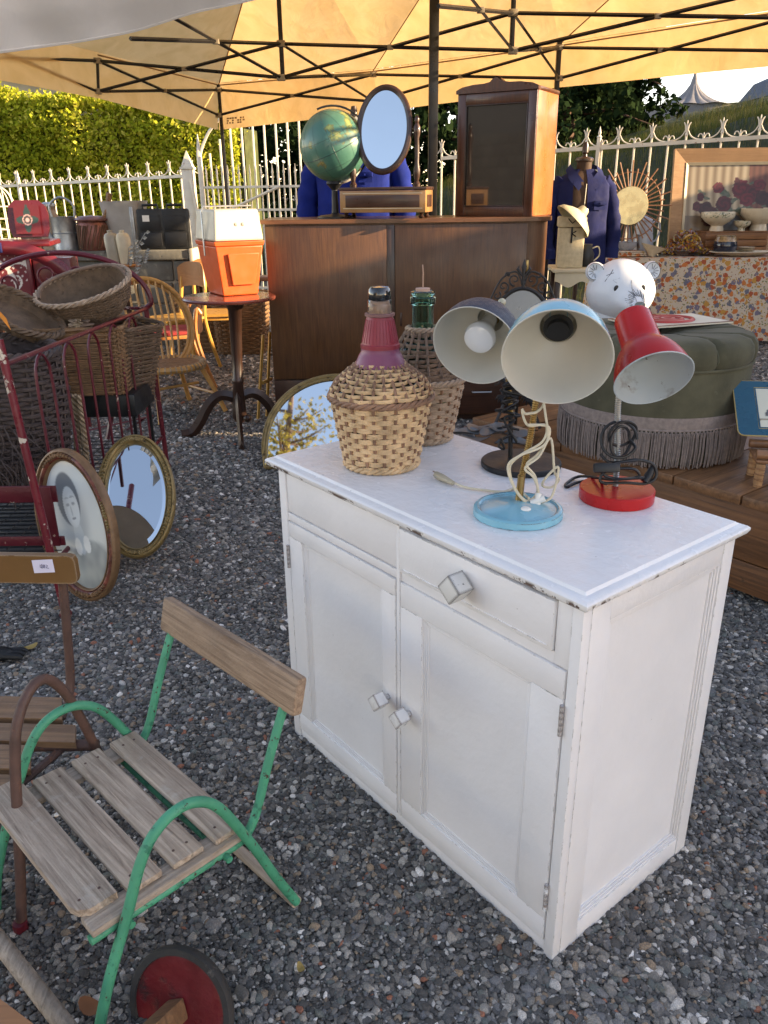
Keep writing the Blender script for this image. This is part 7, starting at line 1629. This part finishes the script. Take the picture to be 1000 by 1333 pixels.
for q_ in range(7):
    x0 = pc_.x-.11+.034*q_
    for s_ in range(3):
        mb = MB(); mb.tube([(x0+.010*math.cos(j*.75+s_*2.09)+.06*math.sin((j/40)*1.5)*(q_-3)*.15-.0012*j, pc_.y-.02+.010*math.sin(j*.75+s_*2.09)+.01*(q_ % 3), .58-.0085*j) for j in range(44)], .0072, 5); mb.build('strand', ROPE, t_)
p = at(150, 600, 3.3)
t_ = thing('dark_mat', 'dark grey rubber mat lying on the gravel under the cot', 'mat', (-1.56, 3.38, .012), R(1)); mb = MB(); mb.box((-.38, -.62, 0), (.36, .55, .010), .003); mb.build('mat_sheet', mat('dark ribbed rubber', (.02, .021, .022), .7, bump=.5, bs=120), t_)
for k in range(24): mb = MB(); y = -.60+.048*k; mb.box((-.37, y, .0102), (.35, y+.026, .0150), .001); mb.build('rib', mat('dark ribbed rubber', (.02, .021, .022), .7, bump=.5, bs=120), t_)
t_ = thing('twine_bunch', 'knotted bunch of grey string draped over the rim of the hamper', 'string', (0, 0, 0)); p = at(95, 422, 3.60)
for k in range(3): o = cord(tangle(Vector((p.x+.03*k, p.y, p.z)), 9, .035, .02, .018, 30+k), .004, [W_GRY, ROPE, W_GRYD][k], t_, 'string')
p = at(8, 418, 3.2); t_ = thing('orange_tag', 'bright orange paper tag sticking out at the left edge', 'tag', p); mb = MB(); mb.add([(-.03, 0, .03), (.012, 0, -.035), (.002, 0, .012), (-.02, 0, .04)], [(0, 1, 2, 3)]); mb.add([(-.03, .002, .03), (.012, .002, -.035), (.002, .002, .012), (-.02, .002, .04)], [(3, 2, 1, 0)]); mb.build('paper', mat('orange paper', (.75, .28, .04), .6), t_, smooth=False)

# ================================================================== low stone wall and things on it
SW = 7.9; w0, w1 = at(-60, 325, SW), at(247, 325, SW); TOPZ = w1.z
t_ = thing('low_stone_wall', 'low grey stone wall carrying old cans and cases at the left', 'wall', (0, 0, 0))
mb = MB(); mb.box((w0.x, SW+.03, 0), (w1.x-.01, SW+.40, TOPZ-.09)); mb.build('core', MORTAR, t_, smooth=False)
rr = random.Random(2); x = w0.x; k = 0
for row in range(4):
    x = w0.x-rr.random()*.2; h_ = (TOPZ-.09)/4
    while x < w1.x-.1:
        w_ = min(rr.uniform(.3, .62), w1.x-x); mb = MB(); mb.box((x+.008, SW+rr.uniform(-.012, .012), row*h_+.008), (x+w_-.008, SW+.06, (row+1)*h_-.006), .018); mb.build('stone', STONE, t_); x += w_
x = w0.x
while x < w1.x-.1: w_ = min(rr.uniform(.6, .9), w1.x-x); mb = MB(); mb.box((x+.005, SW-.04, TOPZ-.088), (x+w_-.005, SW+.44, TOPZ), .015); mb.build('capstone', STONE, t_); x += w_
mb = MB(); mb.box((w1.x+.0, SW-.05, 0), (w1.x+.035, SW+.42, TOPZ+.01), .004); mb.build('end_board', mat('pale board', (.45, .40, .30), .7), t_)
def onw(px, d=.12): p = at(px, 322, SW+d); return Vector((p.x, SW+d, TOPZ+.001))
s_ = 1040/ (SW*1.08)   # px per metre there
p = onw(88); t_ = thing('watering_can', 'dented galvanised watering can with arched handle on the stone wall', 'watering can', p, R(180))
mb = MB(); mb.lathe([(.115, 0), (.118, .01), (.115, .02), (.112, .15), (.117, .155), (.112, .16), (.110, .29), (.115, .30), (.108, .29), (.105, .02), (.0001, .01)], 32, cap=False); mb.build('can_body', ZINC, t_)
mb = MB(); mb.tube(spline([(-.105, 0, .27), (-.11, 0, .40), (0, 0, .47), (.11, 0, .40), (.10, 0, .28)], 6), .011, 8); mb.tube(spline([(-.11, 0, .24), (-.20, 0, .22), (-.21, 0, .10), (-.115, 0, .05)], 6), .009, 8); mb.build('handle', ZINC, t_, kind='stuff')
mb = MB(); mb.tube([(.09, 0, .04), (.19, 0, .20), (.25, 0, .30)], [.035, .024, .018], 12); mb.lathe([(.018, 0), (.045, .05), (.045, .056), (.0001, .06)], 20, T((.25, 0, .30), (.5, 0, .8))); mb.build('spout', ZINC, t_, kind='stuff')
p = onw(70, .22); t_ = thing('tan_churn', 'tall tan metal churn partly behind the watering can', 'churn', p); mb = MB(); mb.lathe([(.12, 0), (.12, .26), (.07, .33), (.06, .36), (.075, .39)], 28); mb.build('churn_body', mat('tan metal', (.34, .24, .16), .5, var=.2), t_); mb = MB(); mb.lathe([(.078, .391), (.078, .41), (.02, .43), (.0001, .43)], 24); mb.build('lid', ZINC, t_)
p = onw(50, .2); t_ = thing('brown_tin', 'rusty brown square tin left of the watering can', 'tin', p, R(14)); mb = MB(); mb.box((-.13, -.1, 0), (.13, .1, .25), .012); mb.build('tin_body', mat('brown tin', (.15, .08, .05), .5, var=.3), t_); mb = MB(); mb.box((-.133, -.103, .2505), (.133, .103, .275), .01); mb.build('lid', mat('brown tin lid', (.12, .07, .05), .5, var=.3), t_)
p = onw(124, .1); t_ = thing('copper_pot', 'twig wrapped copper pot with upright wooden handle on the stone wall', 'pot', p); mb = MB(); mb.lathe([(.12, 0), (.14, .05), (.14, .22), (.12, .26)], 28, cap=True); mb.build('pot_body', mat('tarnished copper', (.22, .09, .07), .4, .5, var=.3), t_)
mb = MB(); rr = random.Random(3)
for k in range(70): a_ = rr.uniform(0, 6.28); mb.tube([(.143*math.cos(a_+j*.10), .143*math.sin(a_+j*.10), .02+.04*j+rr.uniform(-.012, .012)) for j in range(6)], .004, 4)
mb.build('twig_wrap', TWIG, t_, kind='stuff'); mb = MB(); mb.lathe([(.15, .262), (.155, .275), (.12, .30), (.0001, .31)], 28); mb.build('lid', mat('tarnished copper lid', (.20, .10, .09), .35, .5, var=.3), t_)
mb = MB(); mb.tube([(.10, 0, .25), (.17, 0, .38), (.20, 0, .50)], [.018, .02, .03], 8); mb.build('handle', SLATB, t_)
p = onw(168, .22); t_ = thing('zinc_bin', 'pale grey flared zinc bin behind the cream bottles', 'bin', p); mb = MB(); mb.loft([(0, 0, 0, .13, .12), (0, 0, .42, .21, .15), (0, 0, .43, .215, .155), (0, 0, .42, .20, .145), (0, 0, .05, .12, .11)], 28, pw=.5); mb.build('bin_body', mat('pale zinc', (.50, .49, .47), .45, .5, var=.12), t_); mb = MB(); mb.box((.09, -.16, .0), (.125, -.13, .38), .004); mb.build('side_strip', ZINC, t_)
for k, (px, lb_) in enumerate(((199, 'black plastic case with a small white label, left of the two'), (231, 'plain black plastic case, right of the two'))):
    p = onw(px, .06); t_ = thing('black_case', lb_, 'case', p, R(-3+4*k)); mb = MB(); mb.box((-.125, 0, 0), (.125, .09, .36), .015); mb.build('case_body', BLKMT, t_)
    mb = MB(); mb.tube([(-.07, .045, .35), (-.07, .045, .392), (.07, .045, .392), (.07, .045, .35)], .012, 8); mb.build('handle', BLKMT, t_)
    mb = MB(); mb.box((-.10, -.008, .03), (.10, -.0005, .15), .004); mb.box((-.10, -.008, .17), (.10, -.0005, .30), .004); mb.build('moulded_panel', BLACKM, t_, kind='stuff')
    if k == 0: mb = MB(); mb.box((-.065, -.011, .25), (.0, -.0085, .305)); mb.build('paper_label', WHITEPL, t_)
    for x in (-.13, .13): mb = MB(); mb.tube([(x, .045, 0), (x, .045, .34)], .006, 6); mb.build('wire_edge', ZINC, t_)
# firewood
p = at(257, 350, 8.2); t_ = thing('log_pile', 'stack of small split firewood logs under the cooler', 'log pile', (p.x, 8.15, 0)); lg = None; rr = random.Random(6)
for row in range(12):
    for k in range(9):
        x = -.20+.072*k+(.036 if row % 2 else 0); z = .04+row*.066; s_ = rr.uniform(.8, 1.08)
        if lg is None: mb = MB(); mb.lathe([(.0001, 0), (.034, 0), (.035, .01), (.034, .34), (.0001, .34)], 7, T((0, 0, 0), (0, 1, 0)), cap=False); lg = mb.build('log', LOGW, t_); lg.location = (x, rr.uniform(-.02, .02), z)
        else: inst(lg, t_, (x, rr.uniform(-.03, .03), z), (0, rr.uniform(0, 6), 0), (s_, 1, s_))
# stool with two cream bottles
p = at(160, 343, 6.5); t_ = thing('pedestal_stand', 'small round wooden pedestal stand with a dark turned stem', 'stand', (p.x, 6.5, 0)); mb = MB(); mb.lathe([(.13, p.z-.022), (.135, p.z-.01), (.13, p.z)], 36); mb.build('top', OWOOD, t_); mb = MB(); mb.lathe([(.03, p.z-.0225), (.02, p.z-.10), (.035, p.z-.2), (.02, p.z-.3), (.03, p.z-.45), (.04, .10), (.03, .06)], 16); mb.build('stem', DARKW, t_)
for k in range(3): a_ = k*2.094+1; mb = MB(); mb.tube(spline([(0, 0, .12), (.1*math.cos(a_), .1*math.sin(a_), .10), (.2*math.cos(a_), .2*math.sin(a_), .02)], 4), .018, 8); mb.build('leg', DARKW, t_)
for k, (dx, m_, lb_) in enumerate(((-.052, mat('grey cream stoneware', (.36, .32, .24), .4), 'grey stoneware bottle, left of the pair on the pedestal'), (.048, mat('cream stoneware', (.58, .50, .34), .4), 'cream stoneware bottle, right of the pair on the pedestal'))):
    t_ = thing('stoneware_bottle', lb_, 'bottle', (p.x+dx, 6.5-.03*k, p.z+.001)); mb = MB(); mb.lathe([(.050, 0), (.054, .01), (.054, .19), (.045, .215), (.03, .225)], 28, T((0, 0, 0), (-.08+.0*k, 0, 1))); mb.build('bottle_body', m_, t_); mb = MB(); mb.lathe([(.02, .225), (.018, .235), (.022, .245), (.0001, .248)], 16, T((0, 0, 0), (-.08, 0, 1))); mb.build('bottle_neck', m_, t_)
t_ = thing('silver_branch', 'dry silvery leafed branch beside the pedestal', 'branch', (0, 0, 0)); rr = random.Random(12); b0_ = at(172, 372, 6.45)
for k in range(9):
    e_ = at(rr.uniform(165, 192), rr.uniform(300, 352), 6.45+rr.uniform(-.1, .1)); m_ = b0_.lerp(e_, .5)+Vector((rr.uniform(-.04, .04), 0, rr.uniform(-.02, .05))); mb = MB(); mb.tube(spline([b0_, m_, e_], 5), .0035, 5)
    o = mb.build('twig', mat('silver twig', (.28, .28, .25), .5, var=.3), t_); mb = MB()
    for j in range(5): c_ = m_.lerp(e_, j/4); mb.add([c_, c_+Vector((.02, 0, .02)), c_+Vector((.035, .01, .005)), c_+Vector((.015, 0, -.01))], [(0, 1, 2, 3)])
    mb.build('leaflet', mat('silver leaf', (.36, .37, .33), .5), o, smooth=False, kind='stuff')
# white wire dome
p = at(3, 312, 6.0); t_ = thing('wire_dome', 'white wire birdcage dome at the left edge', 'birdcage', (p.x, 6.0, p.z)); 
mb = MB()
for k in range(16): a_ = k*math.pi/8; mb.tube([(.12*math.cos(a_)*math.cos(b_), .12*math.sin(a_)*math.cos(b_), .22+.14*math.sin(b_)) for b_ in [1.57*j/6 for j in range(7)]], .003, 4); mb.tube([(.12*math.cos(a_), .12*math.sin(a_), 0), (.12*math.cos(a_), .12*math.sin(a_), .22)], .003, 4)
for z in (0, .07, .14, .22): mb.tube([(.122*math.cos(a_), .122*math.sin(a_), z) for a_ in [6.283*k/24 for k in range(24)]], .0035, 4, closed=True)
mb.build('wire_bars', FENCEW, t_, kind='stuff'); mb = MB(); mb.lathe([(.13, -.03), (.13, 0), (.0001, 0)], 24); mb.build('tray', FENCEW, t_)
p2_ = p; t_ = thing('plant_table', 'small brown table under the birdcage dome', 'table', (p.x, 6.0, 0)); mb = MB(); mb.box((-.25, -.2, p.z-.055), (.2, .2, p.z-.033), .004); mb.build('top', DARKX, t_)
for x in (-.22, .16):
    for y in (-.17, .15): mb = MB(); mb.box((x, y, 0), (x+.035, y+.035, p.z-.056)); mb.build('leg', DARKW, t_)
# painted red chair
p = at(36, 312, 5.15); SZ = p.z; t_ = thing('red_painted_chair', 'dark red painted chair with a flower emblem on its rounded back and white scrolls', 'chair', (p.x, 5.15, 0), R(10))
mb = MB(); mb.prism([(x*.105*(1 if abs(x) < .9 else .97), .0+z) for x, z in ()] or [(-.10, .0), (.10, 0), (.118, .05), (.118, .13), (.108, .18), (.07, .215), (-.07, .215), (-.108, .18), (-.118, .13), (-.118, .05)], -.012, .012, Matrix.Translation((.0, .10, SZ+.01)) @ Matrix.Rotation(R(90-10), 4, 'X')); bk = mb.build('backrest', REDSEAT, t_, ang=50)
def emb(x, y):
    c = (.115, .010, .016); q_ = math.hypot(x, y+.05); th_ = math.atan2(y+.05, x); pet = .62+.25*math.cos(4*th_)
    if q_ < pet and q_ > .42: c = (.02, .05, .045)
    if q_ < .42: c = (.05, .05, .05)
    if .30 < q_ < .37 or q_ < .16: c = (.55, .35, .32)
    if abs(x) < .10 and y > .4: c = (.02, .05, .045)
    return c
printed('emblem', .15, .17, emb, PRINTM, bk, 34, 34, False, Matrix.Translation((.0, .083, SZ+.115)) @ Matrix.Rotation(R(90-10), 4, 'X'))
mb = MB(); mb.box((-.20, -.22, SZ-.03), (.17, .12, SZ), .008); mb.build('seat', REDSEAT, t_)
mb = MB(); mb.tube(spline([(-.30, -.26, SZ-.05), (-.12, -.26, SZ-.03), (.05, -.26, SZ-.05), (.18, -.26, SZ-.12), (.28, -.26, SZ-.22)], 6), .04, 8, ry=.018, up=(0, 1, 0)); mb.build('arm', REDSEAT, t_)
def scrl(x, y):
    c = (.13, .012, .017); v = math.sin(9*math.hypot(x+.4, y+.4)-2.2*math.atan2(y+.4, x+.4)); w2_ = math.sin(11*math.hypot(x-.5, y-.2)+2*math.atan2(y-.2, x-.5))
    if v > .82 or w2_ > .88: c = (.62, .56, .50)
    if math.sin(x*22)*math.sin(y*22) > .72 and y > 0: c = (.6, .5, .45)
    return c
mb = MB(); mb.box((-.30, -.22, SZ-.42), (.04, .10, SZ-.031), .006); bd = mb.build('side_panel', REDSEAT, t_); printed('scrollwork', .30, .34, scrl, PRINTM, bd, 60, 60, False, Matrix.Translation((-.13, -.2225, SZ-.23)) @ Matrix.Rotation(R(90), 4, 'X'))
mb = MB(); mb.box((.045, -.18, SZ-.30), (.26, .08, SZ-.10), .006); mb.build('front_panel', REDSEAT, t_)
for x in (-.28, .20): mb = MB(); mb.box((x, -.2, 0), (x+.04, -.16, SZ-.42 if x < 0 else SZ-.30)); mb.build('leg', REDSEAT, t_)
mb = MB(); mb.box((-.12, -.262-.04, SZ-.055), (-.085, -.258+.0, SZ-.0), .002); mb.build('blue_tape', NAVYC2, t_)

# ================================================================== chairs at the back left
hcn = at(205, 424, 5.5); t_ = thing('rattan_chair', 'honey rattan hoop back chair with spokes behind the cot', 'chair', (hcn.x-.03, 5.5, 0), R(42))
RR = .30; hz_ = hcn.z
def rat(pts, r_, nm='cane', k=5, m=RATT): mb = MB(); mb.tube(spline(pts, k) if len(pts) > 2 else pts, r_, 8); return mb.build(nm, m, t_)
mb = MB(); mb.tube([(RR*math.cos(a_), .10*math.sin(a_)+.02, hz_+RR*math.sin(a_)) for a_ in [6.283*k/48 for k in range(48)]], .017, 10, closed=True); mb.build('hoop', RATT, t_)
mb = MB(); mb.tube([(RR*.93*math.cos(a_), .10*math.sin(a_)+.035, hz_+RR*.93*math.sin(a_)) for a_ in [6.283*k/48 for k in range(48)]], .012, 8, closed=True); mb.build('hoop', RATT, t_)
sz_ = hz_-.24
for k in range(9):
    x = -.20+.05*k; top_ = hz_+math.sqrt(max(0, RR*RR-x*x))*.97; rat([(x*.8, -.02, sz_), (x, .04, (sz_+top_)/2), (x, .10, top_)], .008, 'spoke')
mb = MB(); mb.tube([(.23*math.cos(a_), .23*math.sin(a_)-.16, sz_) for a_ in [6.283*k/36 for k in range(36)]], .022, 8, closed=True); mb.build('seat_ring', RATT, t_)
mb = MB(); mb.lathe([(.22, -.01), (.22, .008), (.0001, .02)], 30, Matrix.Translation((0, -.16, sz_))); mb.build('seat', W_BRN, t_)
mb = MB()
for k in range(44): a_ = 6.283*k/44; mb.tube([(.23*math.cos(a_)+.024*math.cos(a_)*math.cos(b_), .23*math.sin(a_)-.16+.024*math.sin(a_)*math.cos(b_), sz_+.024*math.sin(b_)) for b_ in [6.283*j/6 for j in range(6)]], .006, 4, closed=True)
mb.build('binding', ROPE, t_, kind='stuff')
for x, y in ((.17, .02), (-.17, .02), (.18, -.34), (-.18, -.34)): rat([(x*.9, y*.8-.02, sz_-.01), (x*1.15, y*1.1, sz_*.5), (x*1.35, y*1.3, .01)], .016, 'leg')
rat([(.19, -.2, sz_*.55), (-.19, -.2, sz_*.55)], .010, 'stretcher'); rat([(.2, .02, sz_*.4), (.21, -.38, sz_*.4)], .010, 'stretcher')
def plychair(label, px, py, Y, rz, frame_, panel, seatm, bw=.36, bz=.80, grp=None):
    p = at(px, py, Y); t_ = thing('plywood_chair', label, 'chair', (p.x, Y, 0), rz)
    mb = MB(); vs = []; nn_ = 14
    for j in range(nn_+1):
        u = -1+2*j/nn_; y = .20+.05*(1-u*u)
        for (z, q_) in ((bz-.20+.02*(1-u*u), 0), (bz+.01-.05*u*u*u*u*(1 if abs(u) > .6 else .6), 0), (bz+.01-.05*u*u*u*u*(1 if abs(u) > .6 else .6), .012), (bz-.20+.02*(1-u*u), .012)): vs.append((u*bw/2, y+q_, z))
    fs = []
    for j in range(nn_):
        for i in range(4): a_ = j*4+i; b_ = j*4+(i+1) % 4; fs.append((a_, b_, b_+4, a_+4))
    fs += [(3, 2, 1, 0), tuple(nn_*4+i for i in range(4))]; mb.add(vs, fs); mb.build('backrest', panel, t_, ang=50)
    mb = MB(); mb.prism([(-.18, -.2), (.18, -.2), (.20, -.14), (.18, .17), (.1, .20), (-.1, .20), (-.18, .17), (-.20, -.14)], .43, .450); mb.build('seat', seatm, t_, ang=50)
    mb = MB(); mb.box((-.17, -.18, .395), (.17, .16, .4295), .006); mb.build('seat_frame', frame_, t_)
    for s_ in (-1, 1):
        mb = MB(); mb.tube(spline([(s_*.175, .30, 0), (s_*.172, .22, .25), (s_*.168, .185, .44), (s_*.165, .205, .60), (s_*.16, .235, bz-.05)], 5), .016, 8); mb.build('back_leg', frame_, t_)
        mb = MB(); mb.tube([(s_*.19, -.21, 0), (s_*.17, -.15, .40)], [.012, .018], 8); mb.build('front_leg', frame_, t_)
    return t_
PLO = mat('orange tan plywood', (.36, .17, .06), .4, var=.15, grain=('X', 40, (.24, .10, .03), .5))
plychair('yellow framed chair with tan plywood back under the left end of the cooler table', 283, 460, 7.05, R(8), YWOOD, PLO, YWOOD, bw=.40, bz=.86)
plychair('yellow framed chair with rounded orange plywood back behind the rattan chair', 232, 462, 6.75, R(-42), YWOOD, PLO, YWOOD, bw=.36, bz=.86)
plychair('brown wooden chair with red seat beside the rattan hoop', 226, 500, 6.1, R(-70), OWOOD, DARKW, REDCL, bw=.30, bz=.62)
p = at(272, 455, 7.75); basket('round_hamper', 'tall brown wicker hamper behind the plywood chairs, left of the two', 'basket', T((p.x, 7.75, .01)), [(0, .25, 0), (1, .29, .50)], 26, 26, W_BRN, pw=.5, rh=.010, rt=.004, amp=.009, seed=11)
p = at(318, 455, 7.6); basket('round_hamper', 'brown wicker hamper behind the tripod table, right of the two', 'basket', T((p.x, 7.6, .01)), [(0, .22, 0), (1, .25, .52)], 26, 24, W_BRN, pw=.5, rh=.010, rt=.004, amp=.009, seed=12)
a_, c_ = at(245, 372, 7.95), at(345, 378, 7.9); t_ = thing('dark_bench', 'dark narrow bench board behind the chairs, under the logs and cooler', 'bench', (a_.x, 7.9, 0)); zz = .62
mb = MB(); mb.box((.02, -.1, zz), (1.0, .12, zz+.04), .006); mb.build('board', DARKX, t_)
for x in (.08, .9): mb = MB(); mb.box((x, -.08, 0), (x+.05, .1, zz-.001)); mb.build('leg', DARKW, t_)
# tripod table and cooler
tc_ = Vector((-.885, 4.78, 0)); TT_ = at(290, 387, 4.72).z
t_ = thing('tripod_table', 'dark mahogany tripod table with curved legs under the orange cooler', 'table', tc_)
mb = MB(); mb.lathe([(.255, TT_-.022), (.268, TT_-.018), (.270, TT_-.008), (.264, TT_), (.0001, TT_)], 48); mb.build('top', mat('reddish polished top', (.13, .035, .022), .25, var=.2, coat=.5), t_)
mb = MB(); mb.lathe([(.07, TT_-.0225), (.055, TT_-.05), (.040, TT_-.08), (.032, .50), (.030, .36), (.036, .35), (.036, .335), (.030, .325), (.040, .18), (.045, .12), (.030, .09), (.0001, .07)], 24, T((0, 0, 0), (.035, 0, 1))); mb.build('column', DARKW, t_)
for dx, dy in ((-.33, -.04), (.06, -.32), (.30, .16)):
    mb = MB(); pts = spline([(dx*.05, dy*.05, .24), (dx*.30, dy*.30, .255), (dx*.52, dy*.52, .20), (dx*.72, dy*.72, .09), (dx*.88, dy*.88, .03), (dx*1.06, dy*1.06, .018)], 6); mb.tube(pts, [.016]*len(pts), 4, ry=.032); mb.build('leg', DARKW, t_, ang=30)
mb = MB(); mb.sphere((.06, -.05, .12), .025, 10); mb.build('knob', DARKW, t_)
pc_ = at(286, 386, 4.72); xd = Vector((.80, .60, 0)); t_ = thing('orange_cooler', 'orange plastic cooler box with cream lid on the tripod table', 'cooler', (pc_.x+.015, 4.74, TT_+.001), R(30))
def trap(mb, x0, x1, y0, y1, z0, t0, z1, t1, bev=0): mb.add([(x0+t0, y0+t0, z0), (x1-t0, y0+t0, z0), (x1-t0, y1-t0, z0), (x0+t0, y1-t0, z0), (x0+t1, y0+t1, z1), (x1-t1, y0+t1, z1), (x1-t1, y1-t1, z1), (x0+t1, y1-t1, z1)], [(0, 3, 2, 1), (4, 5, 6, 7), (0, 1, 5, 4), (1, 2, 6, 5), (2, 3, 7, 6), (3, 0, 4, 7)])
cwid, cdep = .285, .33
def bev_obj(o, w_=.008): md = o.modifiers.new('bevel', 'BEVEL'); md.width = w_; md.segments = 3; md.limit_method = 'ANGLE'; return o
mb = MB(); trap(mb, -.03, cwid-.03, -.03, cdep-.03, 0, .035, .275, 0.0); bev_obj(mb.build('tub', ORNG, t_))
mb = MB(); trap(mb, -.034, cwid-.026, -.034, cdep-.026, .276, .0, .30, -.004); bev_obj(mb.build('tub_rim', ORNG, t_), .004)
mb = MB(); mb.add([(.035, -.0345+.004, .235), (cwid-.06, -.0345+.004, .235), (cwid-.09, -.012+.0035, .06), (.06, -.012+.0035, .06), (.035, -.043+.0, .235), (cwid-.06, -.043, .235), (cwid-.09, -.022, .06), (.06, -.022, .06)], [(0, 3, 2, 1), (4, 5, 6, 7), (0, 1, 5, 4), (1, 2, 6, 5), (2, 3, 7, 6), (3, 0, 4, 7)]); bev_obj(mb.build('moulded_panel', ORNG2, t_), .004)
mb = MB(); trap(mb, -.036, cwid-.024, -.036, cdep-.024, .302, 0, .47, .018); bev_obj(mb.build('lid', CREAMP, t_), .012)
mb = MB(); mb.tube([(-.045, .12, .22), (-.045, .12, .46), (-.03, .12, .485), (cwid-.03, .12, .485)], .005, 8); mb.build('handle', STEEL, t_)
mb = MB(); mb.sphere((.10, -.028, .39), .010, 10, sy=.3); mb.sphere((.14, -.028, .39), .010, 10, sy=.3); mb.build('lid_catch', mat('grey catch', (.28, .25, .20), .5), t_, kind='stuff')
# yellow wooden frame leaning against the sideboard's left side
a_, c_ = at(336, 545, 5.05), at(349, 440, 5.12); t_ = thing('yellow_folding_frame', 'yellow varnished wooden folding frame leaning against the left side of the sideboard', 'frame', (0, 0, 0))
for dx in (0, ): 
    mb = MB(); mb.tube([a_, c_+Vector((-.03, 0, .02))], .020, 4, ry=.010); mb.build('slat', YWOOD, t_); mb = MB(); mb.tube([a_+Vector((.05, .06, 0)), c_+Vector((-.0, .10, .02))], .020, 4, ry=.010); mb.build('slat', YWOOD, t_)
mb = MB(); mb.tube([a_.lerp(c_, .45), a_.lerp(c_, .45)+Vector((.04, .12, .0))], .012, 6); mb.build('crossbar', YWOOD, t_)
# fallen leaves
for k, (px, py, s_, m_, lb_) in enumerate(((242, 1285, .030, LEAFB, None), (0, 0, 0, None, None), (118, 1312, .022, LEAFB, 'orange brown dead leaf in front of the wheel axle'), (40, 843, .020, LEAFY, 'yellow fallen leaf on the gravel left of the green chair'), (392, 1262, .010, LEAFY, 'tiny yellow leaf on the gravel below the cabinet doors'))):
    if m_ is None or lb_ is None: continue
    p = gz(px, py, .012); t_ = thing('fallen_leaf', lb_, 'leaf', p, k*1.3)
    mb = MB(); vs = [(s_*math.cos(a_)*1.2, s_*.7*math.sin(a_), .004*math.cos(2*a_)+.006) for a_ in [6.283*j/12 for j in range(12)]]+[(0, 0, .002)]; mb.add(vs, [(j, (j+1) % 12, 12) for j in range(12)]); mb.add([(x, y, z-.0008) for x, y, z in vs], [((j+1) % 12, j, 12) for j in range(12)]); mb.build('blade', m_, t_, ang=80)
p = gz(-2, 855, .015); t_ = thing('dark_glove', 'dark cloth glove dropped on the gravel at the left edge', 'glove', p); 
mb = MB(); mb.loft([(0, 0, 0, .05, .03), (0, 0, .015, .055, .034), (0, 0, .028, .04, .02)], 16, fold=.1); mb.build('palm', BLKMT, t_, ang=80)
for k in range(3): mb = MB(); mb.tube([(.03, -.015+.015*k, .012), (.075, -.02+.02*k, .012), (.088, -.02+.02*k, .008)], [.012, .010, .005], 8); mb.build('finger', BLKMT, t_)

# ------------------------------------------------------------------ groups of alike things
GROUPS = {'demijohn': 'wicker demijohns on the white cabinet', 'blue_desk_lamp': 'gooseneck desk lamps on the white cabinet', 'black_desk_lamp': 'gooseneck desk lamps on the white cabinet', 'red_desk_lamp': 'gooseneck desk lamps on the white cabinet',
          'conifer_tree': 'dark conifers behind the gate and bank', 'plywood_chair': 'small wooden chairs at the back left', 'black_case': 'black plastic cases on the stone wall', 'stoneware_bottle': 'stoneware bottles on the pedestal',
          'footed_bowl': 'cream bowls on the crate', 'bead_dish': 'dishes of beads on the stall table', 'fallen_leaf': 'fallen leaves on the gravel', 'round_hamper': 'wicker hampers behind the chairs', 'iron_fence': 'white iron railings'}
for o in list(scn.objects):
    if o.parent is None and 'label' in o.keys():
        k = o.name.split('.')[0]
        if k in GROUPS: o['group'] = GROUPS[k]
